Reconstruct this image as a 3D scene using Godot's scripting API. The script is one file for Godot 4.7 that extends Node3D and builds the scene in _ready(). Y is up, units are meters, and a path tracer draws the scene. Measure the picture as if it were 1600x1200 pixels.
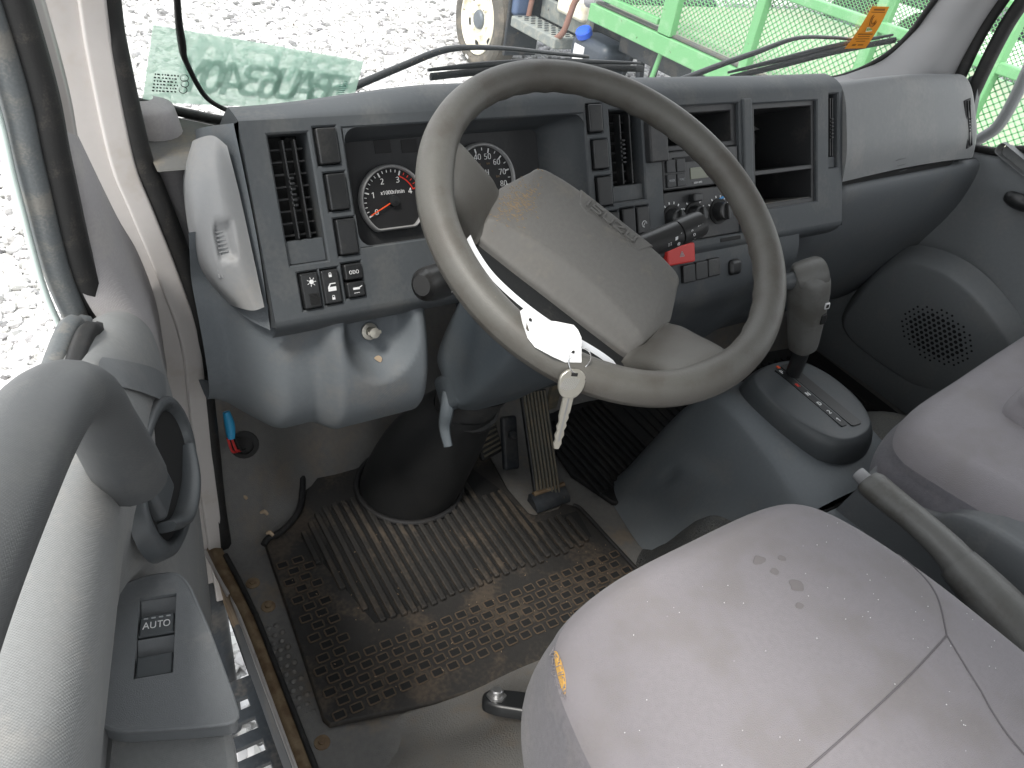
extends Node3D

var M := {}
var names := {}
var V3 := Vector3.ZERO
# frames of reference in the cab (metres; x to the passenger side, y up, z to the rear; x = 0 is the steering wheel's middle, y = 0 the cab floor)
var DASH := Transform3D(Basis(Vector3(1, 0, 0), Vector3(0, 0.8944, -0.4472), Vector3(0, 0.4472, 0.8944)), Vector3(0, 0.69, -0.25))
var DOOR := Transform3D(Basis(Vector3(-0.242, 0, 0.970), Vector3(0, 1, 0), Vector3(-0.970, 0, -0.242)), Vector3(-0.41, 0, -0.30))   # x along the door to the rear, y up, -z into the cab

func numbered(s: String) -> String:
	var n: int = names.get(s, 0)
	names[s] = n + 1
	return s if n == 0 else "%s_%03d" % [s, n]

func thing(called: String, label: String, category: String, at := Transform3D(), group := "") -> Node3D:
	var o := Node3D.new()
	o.name = numbered(called)
	add_child(o)
	o.transform = at
	o.set_meta("label", label)
	o.set_meta("category", category)
	if group: o.set_meta("group", group)
	return o

func nst() -> SurfaceTool:
	var st := SurfaceTool.new()
	st.begin(Mesh.PRIMITIVE_TRIANGLES)
	return st

func obj(called: String, st, m: Material, parent: Node = null, label := "") -> MeshInstance3D:
	var o := MeshInstance3D.new()
	o.name = called if parent else numbered(called)
	o.mesh = st.commit() if st is SurfaceTool else st
	o.material_override = m
	(parent if parent else self).add_child(o, true)
	if label: o.set_meta("label", label)
	return o

func tag(o: Node, label: String, category: String, group := "", kind := "") -> void:
	if label: o.set_meta("label", label)
	if category: o.set_meta("category", category)
	if group: o.set_meta("group", group)
	if kind: o.set_meta("kind", kind)

# ---------------------------------------------------------------- shapes
func tri(st: SurfaceTool, a: Vector3, b: Vector3, c: Vector3, na: Vector3, nb: Vector3, nc: Vector3) -> void:
	if (c - a).cross(b - a).dot(na + nb + nc) < 0.0:
		var t := b; b = c; c = t
		t = nb; nb = nc; nc = t
	st.set_normal(na); st.add_vertex(a)
	st.set_normal(nb); st.add_vertex(b)
	st.set_normal(nc); st.add_vertex(c)

func quad(st: SurfaceTool, T: Transform3D, a: Vector3, b: Vector3, c: Vector3, d: Vector3, n: Vector3) -> void:
	var N := (T.basis * n).normalized()
	tri(st, T * a, T * b, T * c, N, N, N)
	tri(st, T * a, T * c, T * d, N, N, N)

func at(x: float, y: float, z: float) -> Transform3D:
	return Transform3D(Basis(), Vector3(x, y, z))

func rot(T: Transform3D, axis: Vector3, deg: float) -> Transform3D:
	return T * Transform3D(Basis(axis.normalized(), deg_to_rad(deg)), V3)

# a frame with its z axis along a->b, y as near to up as can be
func along(a: Vector3, b: Vector3, up := Vector3.UP) -> Transform3D:
	var z := (b - a).normalized()
	var x := up.cross(z)
	if x.length() < 0.001: x = Vector3.RIGHT.cross(z)
	x = x.normalized()
	return Transform3D(Basis(x, z.cross(x), z), a)

# box of a size about the origin of T, edges rounded by r
func rbox(st: SurfaceTool, T: Transform3D, s: Vector3, r := 0.002, seg := 1) -> void:
	r = minf(r, minf(s.x, minf(s.y, s.z)) * 0.499)
	var h := s * 0.5 - Vector3(r, r, r)
	var g: Array[Vector2] = []      # (core sign, angle) along an edge
	for i in seg + 1: g.append(Vector2(-1, -1.0 + float(i) / seg))
	for i in seg + 1: g.append(Vector2(1, float(i) / seg))
	for axis in 3:
		for sg in [-1.0, 1.0]:
			var P := []
			var N := []
			for j in g.size():
				var pr := []
				var nr := []
				for i in g.size():
					var d := Vector3.ZERO
					var c := Vector3.ZERO
					var u := (axis + 1) % 3
					var v := (axis + 2) % 3
					d[axis] = sg; d[u] = tan(g[i].y * PI / 4); d[v] = tan(g[j].y * PI / 4)
					c[axis] = sg * h[axis]; c[u] = g[i].x * h[u]; c[v] = g[j].x * h[v]
					d = d.normalized()
					pr.append(T * (c + d * r)); nr.append((T.basis * d).normalized())
				P.append(pr); N.append(nr)
			for j in g.size() - 1:
				for i in g.size() - 1:
					tri(st, P[j][i], P[j][i + 1], P[j + 1][i + 1], N[j][i], N[j][i + 1], N[j + 1][i + 1])
					tri(st, P[j][i], P[j + 1][i + 1], P[j + 1][i], N[j][i], N[j + 1][i + 1], N[j + 1][i])

# surface through f(u, v), u and v from 0 to 1
func surf(st: SurfaceTool, T: Transform3D, nu: int, nv: int, f: Callable, wrap := false) -> void:
	var P := []
	for j in nv + 1:
		var row := PackedVector3Array()
		for i in nu + 1: row.append(T * f.call(float(i) / nu, float(j) / nv))
		P.append(row)
	var N := []
	for j in nv + 1:
		var row := PackedVector3Array()
		for i in nu + 1:
			var a: Vector3 = P[j][mini(i + 1, nu)] - P[j][maxi(i - 1, 0)]
			if wrap and (i == 0 or i == nu): a = P[j][1] - P[j][nu - 1]
			var b: Vector3 = P[mini(j + 1, nv)][i] - P[maxi(j - 1, 0)][i]
			var n := a.cross(b)
			if a.length() < 1e-6 or n.length() < 1e-11:
				var jj := clampi(j, 1, nv - 1)
				var ii := clampi(i, 1, nu - 1)
				n = (P[jj][ii + 1] - P[jj][ii - 1]).cross(P[jj + 1][ii] - P[jj - 1][ii])
			row.append(n.normalized())
		N.append(row)
	for j in nv:
		for i in nu:
			tri(st, P[j][i], P[j][i + 1], P[j + 1][i + 1], N[j][i], N[j][i + 1], N[j + 1][i + 1])
			tri(st, P[j][i], P[j + 1][i + 1], P[j + 1][i], N[j][i], N[j + 1][i + 1], N[j + 1][i])

func cr(p0, p1, p2, p3, t: float):
	return ((p1 * 2.0) + (p2 - p0) * t + (p0 * 2.0 - p1 * 5.0 + p2 * 4.0 - p3) * t * t + (p1 * 3.0 - p0 - p2 * 3.0 + p3) * t * t * t) * 0.5

func spline(p: Array, t: float):
	var n := p.size() - 1
	var x := clampf(t, 0, 1) * n
	var i := mini(int(x), n - 1)
	return cr(p[maxi(i - 1, 0)], p[i], p[i + 1], p[mini(i + 2, n)], x - i)

# smooth surface through rows of control points
func patch(st: SurfaceTool, T: Transform3D, rows: Array, nu: int, nv: int, wrap := false) -> void:
	surf(st, T, nu, nv, func(u, v):
		var c := []
		for r in rows: c.append(spline(r, u))
		return spline(c, v), wrap)

# tube along a smooth path; r a radius or one for each point; flat squashes it across
func tube(st: SurfaceTool, T: Transform3D, pts: Array, r, sides := 10, steps := 0, smooth := true, flat := 1.0, up := Vector3.UP) -> void:
	var n := pts.size() - 1
	var c := []
	var rr := []
	var k := steps if steps else n * (5 if smooth else 1)
	for i in k + 1:
		var t := float(i) / k
		c.append(spline(pts, t) if smooth else pts[int(round(t * n))])
		rr.append(r if not r is Array else float(spline(r, t)))
	var rings := []
	var norms := []
	var x := Vector3.ZERO
	for i in k + 1:
		var d: Vector3 = (c[mini(i + 1, k)] - c[maxi(i - 1, 0)]).normalized()
		if i == 0:
			x = up.cross(d)
			if x.length() < 0.01: x = Vector3(1, 0.3, 0.2).cross(d)
		x = (x - d * x.dot(d)).normalized()
		var y := d.cross(x)
		var ring := []
		var nn := []
		for s in sides:
			var a := TAU * s / sides
			ring.append(T * (c[i] + (x * cos(a) + y * sin(a) * flat) * rr[i]))
			nn.append((T.basis * (x * cos(a) + y * sin(a) / flat)).normalized())
		rings.append(ring); norms.append(nn)
	for i in k:
		for s in sides:
			var s2 := (s + 1) % sides
			tri(st, rings[i][s], rings[i][s2], rings[i + 1][s2], norms[i][s], norms[i][s2], norms[i + 1][s2])
			tri(st, rings[i][s], rings[i + 1][s2], rings[i + 1][s], norms[i][s], norms[i + 1][s2], norms[i + 1][s])
	for e in [0, k]:
		var m: Vector3 = T * c[e]
		var nd: Vector3 = (T.basis * ((c[0] - c[1]) if e == 0 else (c[k] - c[k - 1]))).normalized()
		for s in sides: tri(st, m, rings[e][s], rings[e][(s + 1) % sides], nd, nd, nd)

# turned shape: prof is (radius, height) along y of T
func lathe(st: SurfaceTool, T: Transform3D, prof: Array, sides := 24, sx := 1.0) -> void:
	for i in prof.size() - 1:
		var a: Vector2 = prof[i]
		var b: Vector2 = prof[i + 1]
		var d := b - a
		var nr := Vector2(d.y, -d.x).normalized()
		for s in sides:
			var t0 := TAU * s / sides
			var t1 := TAU * (s + 1) / sides
			var e0 := Vector3(cos(t0) * sx, 0, sin(t0))
			var e1 := Vector3(cos(t1) * sx, 0, sin(t1))
			var n0 := (T.basis * (e0 * nr.x + Vector3.UP * nr.y)).normalized()
			var n1 := (T.basis * (e1 * nr.x + Vector3.UP * nr.y)).normalized()
			var p := [T * (e0 * a.x + Vector3.UP * a.y), T * (e1 * a.x + Vector3.UP * a.y), T * (e1 * b.x + Vector3.UP * b.y), T * (e0 * b.x + Vector3.UP * b.y)]
			if a.x > 1e-6: tri(st, p[0], p[1], p[2], n0, n1, n1)
			if b.x > 1e-6: tri(st, p[0], p[2], p[3], n0, n1, n0)

func inset(p: PackedVector2Array, d: float) -> PackedVector2Array:
	var out := PackedVector2Array()
	var n := p.size()
	for i in n:
		var e0 := (p[i] - p[(i + n - 1) % n]).normalized()
		var e1 := (p[(i + 1) % n] - p[i]).normalized()
		var n0 := Vector2(-e0.y, e0.x)
		var n1 := Vector2(-e1.y, e1.x)
		var m := (n0 + n1)
		out.append(p[i] + m.normalized() * d / maxf(0.4, m.length() * 0.5))
	return out

# polygon in the xy plane of T raised from z0 to z1, its upper edge bevelled
func prism(st: SurfaceTool, T: Transform3D, pts: Array, z0: float, z1: float, bev := 0.0, back := true, soft := true) -> void:
	var p := PackedVector2Array(pts)
	if Geometry2D.is_polygon_clockwise(p) : p.reverse()
	var n := p.size()
	var q := inset(p, bev) if bev > 0 else p
	var m := inset(p, bev * 0.3) if bev > 0 else p
	var levels := [[p, z0], [p, z1 - bev]]
	if bev > 0: levels += [[m, z1 - bev * 0.3], [q, z1]]
	var en := []
	for i in n:
		var e := (p[(i + 1) % n] - p[i]).normalized()
		en.append(Vector2(e.y, -e.x))
	var up := [0.0, 0.0 if bev == 0 else 0.25, 0.8, 1.4]
	for l in levels.size() - 1:
		for i in n:
			var j := (i + 1) % n
			var na: Vector2 = en[i]
			var nb: Vector2 = en[i]
			if soft:
				if en[(i + n - 1) % n].dot(en[i]) > 0.7: na = (en[i] + en[(i + n - 1) % n]).normalized()
				if en[j].dot(en[i]) > 0.7: nb = (en[i] + en[j]).normalized()
			var a: Vector2 = levels[l][0][i]
			var b: Vector2 = levels[l][0][j]
			var c: Vector2 = levels[l + 1][0][j]
			var d: Vector2 = levels[l + 1][0][i]
			var za: float = levels[l][1]
			var zb: float = levels[l + 1][1]
			var n0 := (T.basis * Vector3(na.x, na.y, up[l])).normalized()
			var n1 := (T.basis * Vector3(nb.x, nb.y, up[l])).normalized()
			var n2 := (T.basis * Vector3(nb.x, nb.y, up[l + 1])).normalized()
			var n3 := (T.basis * Vector3(na.x, na.y, up[l + 1])).normalized()
			tri(st, T * Vector3(a.x, a.y, za), T * Vector3(b.x, b.y, za), T * Vector3(c.x, c.y, zb), n0, n1, n2)
			tri(st, T * Vector3(a.x, a.y, za), T * Vector3(c.x, c.y, zb), T * Vector3(d.x, d.y, zb), n0, n2, n3)
	var top := (T.basis * Vector3(0, 0, 1)).normalized()
	var ix := Geometry2D.triangulate_polygon(q)
	for i in range(0, ix.size(), 3):
		tri(st, T * Vector3(q[ix[i]].x, q[ix[i]].y, z1), T * Vector3(q[ix[i + 1]].x, q[ix[i + 1]].y, z1), T * Vector3(q[ix[i + 2]].x, q[ix[i + 2]].y, z1), top, top, top)
	if back:
		ix = Geometry2D.triangulate_polygon(p)
		for i in range(0, ix.size(), 3):
			tri(st, T * Vector3(p[ix[i]].x, p[ix[i]].y, z0), T * Vector3(p[ix[i + 1]].x, p[ix[i + 1]].y, z0), T * Vector3(p[ix[i + 2]].x, p[ix[i + 2]].y, z0), -top, -top, -top)

func V2s(a: Array) -> Array:
	var o := []
	for i in range(0, a.size(), 2): o.append(Vector2(a[i], a[i + 1]))
	return o

# a smooth closed outline through points
func round_loop(pts: Array, per := 4) -> Array:
	var o := []
	var n := pts.size()
	for i in n:
		for k in per:
			o.append(cr(pts[(i + n - 1) % n], pts[i], pts[(i + 1) % n], pts[(i + 2) % n], float(k) / per))
	return o

# polygon with its corners rounded
func round_poly(pts: Array, r: float, seg := 4) -> Array:
	var o := []
	var n := pts.size()
	for i in n:
		var p: Vector2 = pts[i]
		var a: Vector2 = pts[(i + n - 1) % n] - p
		var b: Vector2 = pts[(i + 1) % n] - p
		var k := minf(r, minf(a.length(), b.length()) * 0.45)
		var s := p + a.normalized() * k
		var e := p + b.normalized() * k
		for t in seg + 1:
			var f := float(t) / seg
			o.append(s.lerp(p, f).lerp(p.lerp(e, f), f))
	return o

func rect_loop(u0: float, v0: float, u1: float, v1: float, r: float, seg := 4) -> Array:
	return round_poly([Vector2(u0, v0), Vector2(u1, v0), Vector2(u1, v1), Vector2(u0, v1)], r, seg)

# flat panel in the xy plane of T with rectangular openings [u0, v0, u1, v1, depth], their edges eased
func frame_panel(st: SurfaceTool, T: Transform3D, r: Array, holes: Array, c := 0.0015) -> void:
	var xs := [r[0], r[2]]
	var ys := [r[1], r[3]]
	for h in holes:
		xs += [h[0] - c, h[2] + c]
		ys += [h[1] - c, h[3] + c]
	xs.sort(); ys.sort()
	var n := Vector3(0, 0, 1)
	for j in ys.size() - 1:
		for i in xs.size() - 1:
			if xs[i + 1] - xs[i] < 1e-5 or ys[j + 1] - ys[j] < 1e-5: continue
			var m := Vector2((xs[i] + xs[i + 1]) / 2, (ys[j] + ys[j + 1]) / 2)
			if m.x < r[0] or m.x > r[2] or m.y < r[1] or m.y > r[3]: continue
			var inside := false
			for h in holes:
				if m.x > h[0] - c and m.x < h[2] + c and m.y > h[1] - c and m.y < h[3] + c: inside = true
			if not inside: quad(st, T, Vector3(xs[i], ys[j], 0), Vector3(xs[i + 1], ys[j], 0), Vector3(xs[i + 1], ys[j + 1], 0), Vector3(xs[i], ys[j + 1], 0), n)
	for h in holes:
		var g := [Vector2(h[0] - c, h[1] - c), Vector2(h[2] + c, h[1] - c), Vector2(h[2] + c, h[3] + c), Vector2(h[0] - c, h[3] + c)]
		var k := [Vector2(h[0], h[1]), Vector2(h[2], h[1]), Vector2(h[2], h[3]), Vector2(h[0], h[3])]
		for i in 4:
			var j := (i + 1) % 4
			var e: Vector2 = (k[j] - k[i]).normalized()
			var inw := Vector3(-e.y, e.x, 0)
			quad(st, T, Vector3(g[i].x, g[i].y, 0), Vector3(g[j].x, g[j].y, 0), Vector3(k[j].x, k[j].y, -c), Vector3(k[i].x, k[i].y, -c), inw + n)
			quad(st, T, Vector3(k[i].x, k[i].y, -c), Vector3(k[j].x, k[j].y, -c), Vector3(k[j].x, k[j].y, -h[4]), Vector3(k[i].x, k[i].y, -h[4]), inw)

# corner fillers that round a rectangular opening of a panel
func fillets(st: SurfaceTool, T: Transform3D, h: Array, r: float, z: float) -> void:
	for cx in [0, 2]:
		for cy in [1, 3]:
			var sx := 1.0 if cx == 0 else -1.0
			var sy := 1.0 if cy == 1 else -1.0
			var c := Vector2(h[cx], h[cy])
			var prev := Vector2.ZERO
			for k in 7:
				var a := PI / 2 * k / 6
				var p := c + Vector2(sx * r * (1 - cos(a)), sy * r * (1 - sin(a)))
				if k:
					tri(st, T * Vector3(c.x, c.y, z), T * Vector3(p.x, p.y, z), T * Vector3(prev.x, prev.y, z), T.basis.z, T.basis.z, T.basis.z)
					var n := (T.basis * Vector3(sx * cos(a - PI / 24), sy * sin(a - PI / 24), 0)).normalized()
					tri(st, T * Vector3(p.x, p.y, z), T * Vector3(prev.x, prev.y, z), T * Vector3(prev.x, prev.y, -h[4]), n, n, n)
					tri(st, T * Vector3(p.x, p.y, z), T * Vector3(prev.x, prev.y, -h[4]), T * Vector3(p.x, p.y, -h[4]), n, n, n)
				prev = p

var fonts := {}
func text(parent: Node, s: String, T: Transform3D, height: float, m: Material, depth := 0.0005, bold := false, called := "lettering") -> MeshInstance3D:
	var tm := TextMesh.new()
	if not fonts.has(bold):
		var f := SystemFont.new()
		f.font_names = PackedStringArray(["Droid Sans"])
		if bold: f.font_weight = 700
		fonts[bold] = f
	tm.font = fonts[bold]
	tm.font_size = 32
	tm.text = s
	tm.pixel_size = height / 0.714 / 32.0
	tm.depth = depth
	tm.curve_step = 2.0
	var o := MeshInstance3D.new()
	o.name = called
	o.mesh = tm
	o.material_override = m
	parent.add_child(o, true)
	o.transform = T
	return o

# ---------------------------------------------------------------- materials
var NOISE := {}
func noise_image(sd: int, freq: float, oct: int, size: int, kind := FastNoiseLite.TYPE_SIMPLEX_SMOOTH) -> Image:
	var key := "%d_%f_%d_%d_%d" % [sd, freq, oct, size, kind]
	if not NOISE.has(key):
		var n := FastNoiseLite.new()
		n.seed = sd
		n.noise_type = kind
		n.frequency = freq
		n.fractal_octaves = oct
		var im := n.get_seamless_image(size, size)
		im.convert(Image.FORMAT_L8)
		NOISE[key] = im
	return NOISE[key]

func normal_tex(sd: int, freq: float, oct: int, strength: float, size := 256, kind := FastNoiseLite.TYPE_SIMPLEX_SMOOTH) -> ImageTexture:
	var im: Image = noise_image(sd, freq, oct, size, kind).duplicate()
	im.bump_map_to_normal_map(strength)
	return ImageTexture.create_from_image(im)

# base colour with soft patches of a second colour, fine specks of a third (linear values)
func stained(sd: int, base: Color, dust: Color, lo: float, hi: float, amount: float, speck: Color, speck_share: float, vary := 0.12, freq := 0.008, size := 384) -> ImageTexture:
	var a := noise_image(sd, freq, 5, size).get_data()
	var b := noise_image(sd + 1, 0.11, 3, size).get_data()
	var c := noise_image(sd + 2, 0.23, 2, size).get_data()
	var out := PackedByteArray()
	out.resize(size * size * 3)
	for i in size * size:
		var fine: float = b[i] / 255.0
		var k := smoothstep(lo, hi, a[i] / 255.0 * 0.75 + fine * 0.25) * amount
		var col := base.lerp(dust, k)
		var g := 1.0 + (fine - 0.5) * 2.0 * vary
		col = Color(col.r * g, col.g * g, col.b * g)
		if speck_share > 0.0 and c[i] > 255.0 * (1.0 - speck_share): col = col.lerp(speck, 0.6)
		col = col.linear_to_srgb()
		out[i * 3] = clampi(int(col.r * 255), 0, 255)
		out[i * 3 + 1] = clampi(int(col.g * 255), 0, 255)
		out[i * 3 + 2] = clampi(int(col.b * 255), 0, 255)
	return ImageTexture.create_from_image(Image.create_from_data(size, size, false, Image.FORMAT_RGB8, out))

func lin(r: float, g: float, b: float) -> Color:
	return Color(r, g, b)

func mat(called: String, base: Color, rough: float, tile := 0.0, tex: Texture2D = null, nrm: Texture2D = null, nscale := 1.0, world := false) -> StandardMaterial3D:
	var m := StandardMaterial3D.new()
	m.resource_name = called
	m.roughness = rough
	if tex:
		m.albedo_texture = tex
	else:
		m.albedo_color = base.linear_to_srgb()
	if nrm:
		m.normal_enabled = true
		m.normal_texture = nrm
		m.normal_scale = nscale
	if tile > 0.0:
		m.uv1_triplanar = true
		m.uv1_world_triplanar = world
		m.uv1_scale = Vector3.ONE / tile
	M[called] = m
	return m

func materials() -> void:
	var grain := normal_tex(5, 0.33, 2, 1.6, 1024)
	var weave := weave_tex(4, 1.3)
	var brown := lin(0.20, 0.12, 0.06)
	var pale := lin(0.42, 0.40, 0.37)
	mat("dash", V3c(0.062, 0.068, 0.076), 0.6, 0.30, stained(21, lin(0.060, 0.067, 0.073), lin(0.115, 0.115, 0.11), 0.5, 0.8, 0.45, lin(0.25, 0.24, 0.22), 0.03, 0.05), grain, 0.35)
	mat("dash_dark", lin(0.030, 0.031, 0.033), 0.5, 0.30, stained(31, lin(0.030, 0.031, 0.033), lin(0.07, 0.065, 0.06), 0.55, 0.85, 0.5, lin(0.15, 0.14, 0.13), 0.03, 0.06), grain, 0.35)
	mat("dash_lower", lin(0.115, 0.125, 0.135), 0.72, 0.34, stained(41, lin(0.125, 0.140, 0.152), lin(0.19, 0.17, 0.15), 0.55, 0.85, 0.35, lin(0.35, 0.34, 0.32), 0.025, 0.05), weave, 0.5)
	mat("light_grey", lin(0.25, 0.255, 0.26), 0.5, 0.34, stained(51, lin(0.25, 0.255, 0.26), lin(0.30, 0.28, 0.25), 0.5, 0.8, 0.5, lin(0.40, 0.39, 0.37), 0.02, 0.04), grain, 0.3)
	mat("black_plastic", lin(0.016, 0.017, 0.018), 0.38, 0.2, stained(61, lin(0.016, 0.017, 0.018), lin(0.06, 0.057, 0.053), 0.55, 0.9, 0.5, lin(0.2, 0.19, 0.18), 0.035, 0.1))
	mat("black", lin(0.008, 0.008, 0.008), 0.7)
	mat("gauge_face", lin(0.010, 0.010, 0.011), 0.55)
	mat("silver", lin(0.36, 0.36, 0.36), 0.42).metallic = 0.25
	mat("white_mark", lin(0.72, 0.72, 0.72), 0.6)
	mat("grey_mark", lin(0.35, 0.36, 0.37), 0.6)
	mat("red_mark", lin(0.65, 0.035, 0.02), 0.5)
	mat("needle", lin(0.8, 0.09, 0.02), 0.45)
	mat("hazard_red", lin(0.55, 0.035, 0.03), 0.4)
	mat("rim", lin(0.075, 0.070, 0.060), 0.5, 0.3, stained(71, lin(0.090, 0.087, 0.078), lin(0.062, 0.054, 0.045), 0.4, 0.7, 0.8, lin(0.20, 0.17, 0.12), 0.06, 0.07, 0.01), grain, 0.7)
	mat("wheel_pad", lin(0.135, 0.130, 0.120), 0.6, 0.3, stained(81, lin(0.135, 0.131, 0.123), lin(0.17, 0.155, 0.13), 0.60, 0.86, 0.5, lin(0.28, 0.25, 0.21), 0.05, 0.07, 0.012), grain, 0.9)
	mat("shroud", lin(0.040, 0.048, 0.056), 0.48, 0.3, stained(91, lin(0.085, 0.100, 0.112), lin(0.11, 0.12, 0.125), 0.5, 0.8, 0.5, lin(0.15, 0.15, 0.15), 0.01, 0.04), grain, 0.4)
	mat("boot", lin(0.012, 0.013, 0.014), 0.7, 0.3, stained(101, lin(0.007, 0.0075, 0.008), lin(0.018, 0.017, 0.016), 0.5, 0.8, 0.6, lin(0.10, 0.09, 0.08), 0.012, 0.1))
	mat("mat_rubber", lin(0.020, 0.018, 0.016), 0.7, 0.5, stained(111, lin(0.020, 0.0185, 0.017), lin(0.080, 0.060, 0.042), 0.46, 0.82, 0.7, lin(0.18, 0.135, 0.095), 0.04, 0.15, 0.009, 512), grain, 0.5)
	mat("mat_dusty", lin(0.05, 0.04, 0.03), 0.8, 0.5, stained(115, lin(0.070, 0.052, 0.036), lin(0.15, 0.095, 0.055), 0.45, 0.8, 0.7, lin(0.2, 0.15, 0.1), 0.05, 0.15, 0.009, 512), grain, 0.5)
	mat("mat_clean", lin(0.010, 0.010, 0.011), 0.7, 0.4, stained(121, lin(0.010, 0.010, 0.011), lin(0.03, 0.025, 0.02), 0.5, 0.8, 0.5, lin(0.12, 0.1, 0.09), 0.03, 0.2), grain, 0.6)
	mat("floor_vinyl", lin(0.085, 0.078, 0.070), 0.6, 0.5, stained(131, lin(0.135, 0.132, 0.126), lin(0.18, 0.135, 0.09), 0.52, 0.80, 0.55, lin(0.3, 0.27, 0.22), 0.04, 0.12, 0.01), grain, 1.0)
	mat("pedestal", lin(0.06, 0.06, 0.06), 0.42, 0.20, stained(141, lin(0.135, 0.132, 0.126), lin(0.16, 0.12, 0.08), 0.55, 0.85, 0.5, lin(0.2, 0.19, 0.17), 0.02, 0.06), normal_tex(17, 0.13, 2, 2.5, 512), 1.0)
	mat("carpet", lin(0.055, 0.057, 0.057), 0.95, 0.2, stained(151, lin(0.060, 0.062, 0.062), lin(0.11, 0.10, 0.08), 0.5, 0.8, 0.6, lin(0.2, 0.19, 0.18), 0.06, 0.3), normal_tex(23, 0.35, 1, 8.0), 1.0)
	mat("carpet_pale", lin(0.16, 0.16, 0.15), 0.95, 0.2, stained(155, lin(0.16, 0.16, 0.152), lin(0.22, 0.20, 0.17), 0.5, 0.8, 0.6, lin(0.3, 0.29, 0.27), 0.06, 0.3))
	mat("console", lin(0.095, 0.102, 0.108), 0.5, 0.34, stained(161, lin(0.140, 0.156, 0.168), lin(0.19, 0.185, 0.175), 0.5, 0.8, 0.45, lin(0.26, 0.25, 0.23), 0.025, 0.05), weave, 0.5)
	mat("bezel", lin(0.045, 0.050, 0.054), 0.42, 0.3, stained(171, lin(0.068, 0.075, 0.080), lin(0.085, 0.085, 0.085), 0.5, 0.8, 0.5, lin(0.2, 0.2, 0.2), 0.02, 0.05))
	mat("lever", lin(0.10, 0.102, 0.095), 0.45, 0.3, stained(181, lin(0.128, 0.128, 0.122), lin(0.075, 0.07, 0.06), 0.45, 0.7, 0.7, lin(0.2, 0.19, 0.16), 0.02, 0.06), grain, 0.4)
	var seat := mat("seat_cloth", lin(0.33, 0.31, 0.325), 0.95, 0.45, stained(191, lin(0.240, 0.224, 0.238), lin(0.200, 0.184, 0.182), 0.45, 0.80, 0.6, lin(0.42, 0.41, 0.40), 0.006, 0.05, 0.008, 512), normal_tex(29, 0.4, 1, 2.0, 1024), 0.5)
	seat.rim_enabled = true; seat.rim = 0.3; seat.rim_tint = 0.6
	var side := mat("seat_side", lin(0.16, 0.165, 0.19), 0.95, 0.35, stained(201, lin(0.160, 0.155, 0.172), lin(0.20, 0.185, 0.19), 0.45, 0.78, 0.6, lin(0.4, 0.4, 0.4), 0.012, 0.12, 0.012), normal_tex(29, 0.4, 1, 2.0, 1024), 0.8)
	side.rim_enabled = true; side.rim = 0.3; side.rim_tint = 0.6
	mat("foam", lin(0.62, 0.36, 0.10), 0.9, 0.05, null, normal_tex(33, 0.1, 3, 6.0), 1.0)
	mat("thread", lin(0.10, 0.095, 0.10), 0.9)
	mat("trim", lin(0.24, 0.245, 0.245), 0.6, 0.22, stained(211, lin(0.225, 0.230, 0.230), lin(0.28, 0.27, 0.255), 0.5, 0.8, 0.6, lin(0.48, 0.47, 0.45), 0.02, 0.06), weave, 0.8)
	mat("trim_blue", lin(0.145, 0.155, 0.165), 0.5, 0.30, stained(221, lin(0.145, 0.153, 0.160), lin(0.20, 0.20, 0.195), 0.5, 0.8, 0.5, lin(0.34, 0.34, 0.33), 0.02, 0.04), grain, 0.4)
	mat("trim_fabric", lin(0.30, 0.29, 0.295), 0.85, 0.2, stained(231, lin(0.36, 0.345, 0.35), lin(0.40, 0.38, 0.36), 0.5, 0.8, 0.5, lin(0.45, 0.44, 0.43), 0.015, 0.07), weave, 1.2)
	mat("handle", lin(0.10, 0.105, 0.11), 0.55, 0.13, stained(241, lin(0.080, 0.084, 0.087), lin(0.13, 0.13, 0.125), 0.5, 0.8, 0.4, lin(0.3, 0.3, 0.29), 0.02, 0.06), weave, 0.6)
	mat("passenger_trim", lin(0.11, 0.12, 0.13), 0.55, 0.4, stained(251, lin(0.175, 0.186, 0.194), lin(0.21, 0.21, 0.205), 0.5, 0.8, 0.5, lin(0.3, 0.3, 0.29), 0.012, 0.04), grain, 0.5)
	mat("pillar_grey", lin(0.30, 0.30, 0.305), 0.6, 0.4, null, grain, 0.4)
	var paint := mat("white_paint", lin(0.66, 0.63, 0.58), 0.32, 0.5, stained(261, lin(0.50, 0.475, 0.46), lin(0.42, 0.38, 0.34), 0.55, 0.85, 0.6, lin(0.3, 0.25, 0.2), 0.01, 0.02))
	paint.clearcoat_enabled = true; paint.clearcoat = 0.5; paint.clearcoat_roughness = 0.15
	mat("rusty_sill", lin(0.4, 0.3, 0.2), 0.55, 0.16, stained(271, lin(0.20, 0.145, 0.085), lin(0.105, 0.062, 0.030), 0.40, 0.70, 0.9, lin(0.32, 0.28, 0.22), 0.06, 0.22, 0.012))
	mat("rubber", lin(0.012, 0.012, 0.012), 0.6, 0.1, stained(281, lin(0.012, 0.012, 0.012), lin(0.07, 0.06, 0.05), 0.55, 0.85, 0.5, lin(0.25, 0.22, 0.18), 0.03, 0.2), grain, 1.0)
	mat("run_dirty", lin(0.05, 0.05, 0.045), 0.7, 0.12, stained(291, lin(0.10, 0.11, 0.115), lin(0.22, 0.20, 0.17), 0.42, 0.75, 0.5, lin(0.4, 0.36, 0.3), 0.04, 0.15))
	mat("glass_edge", lin(0.50, 0.58, 0.55), 0.3)
	mat("steel", lin(0.45, 0.45, 0.45), 0.35).metallic = 0.85
	mat("chrome", lin(0.6, 0.6, 0.6), 0.22).metallic = 0.95
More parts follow.
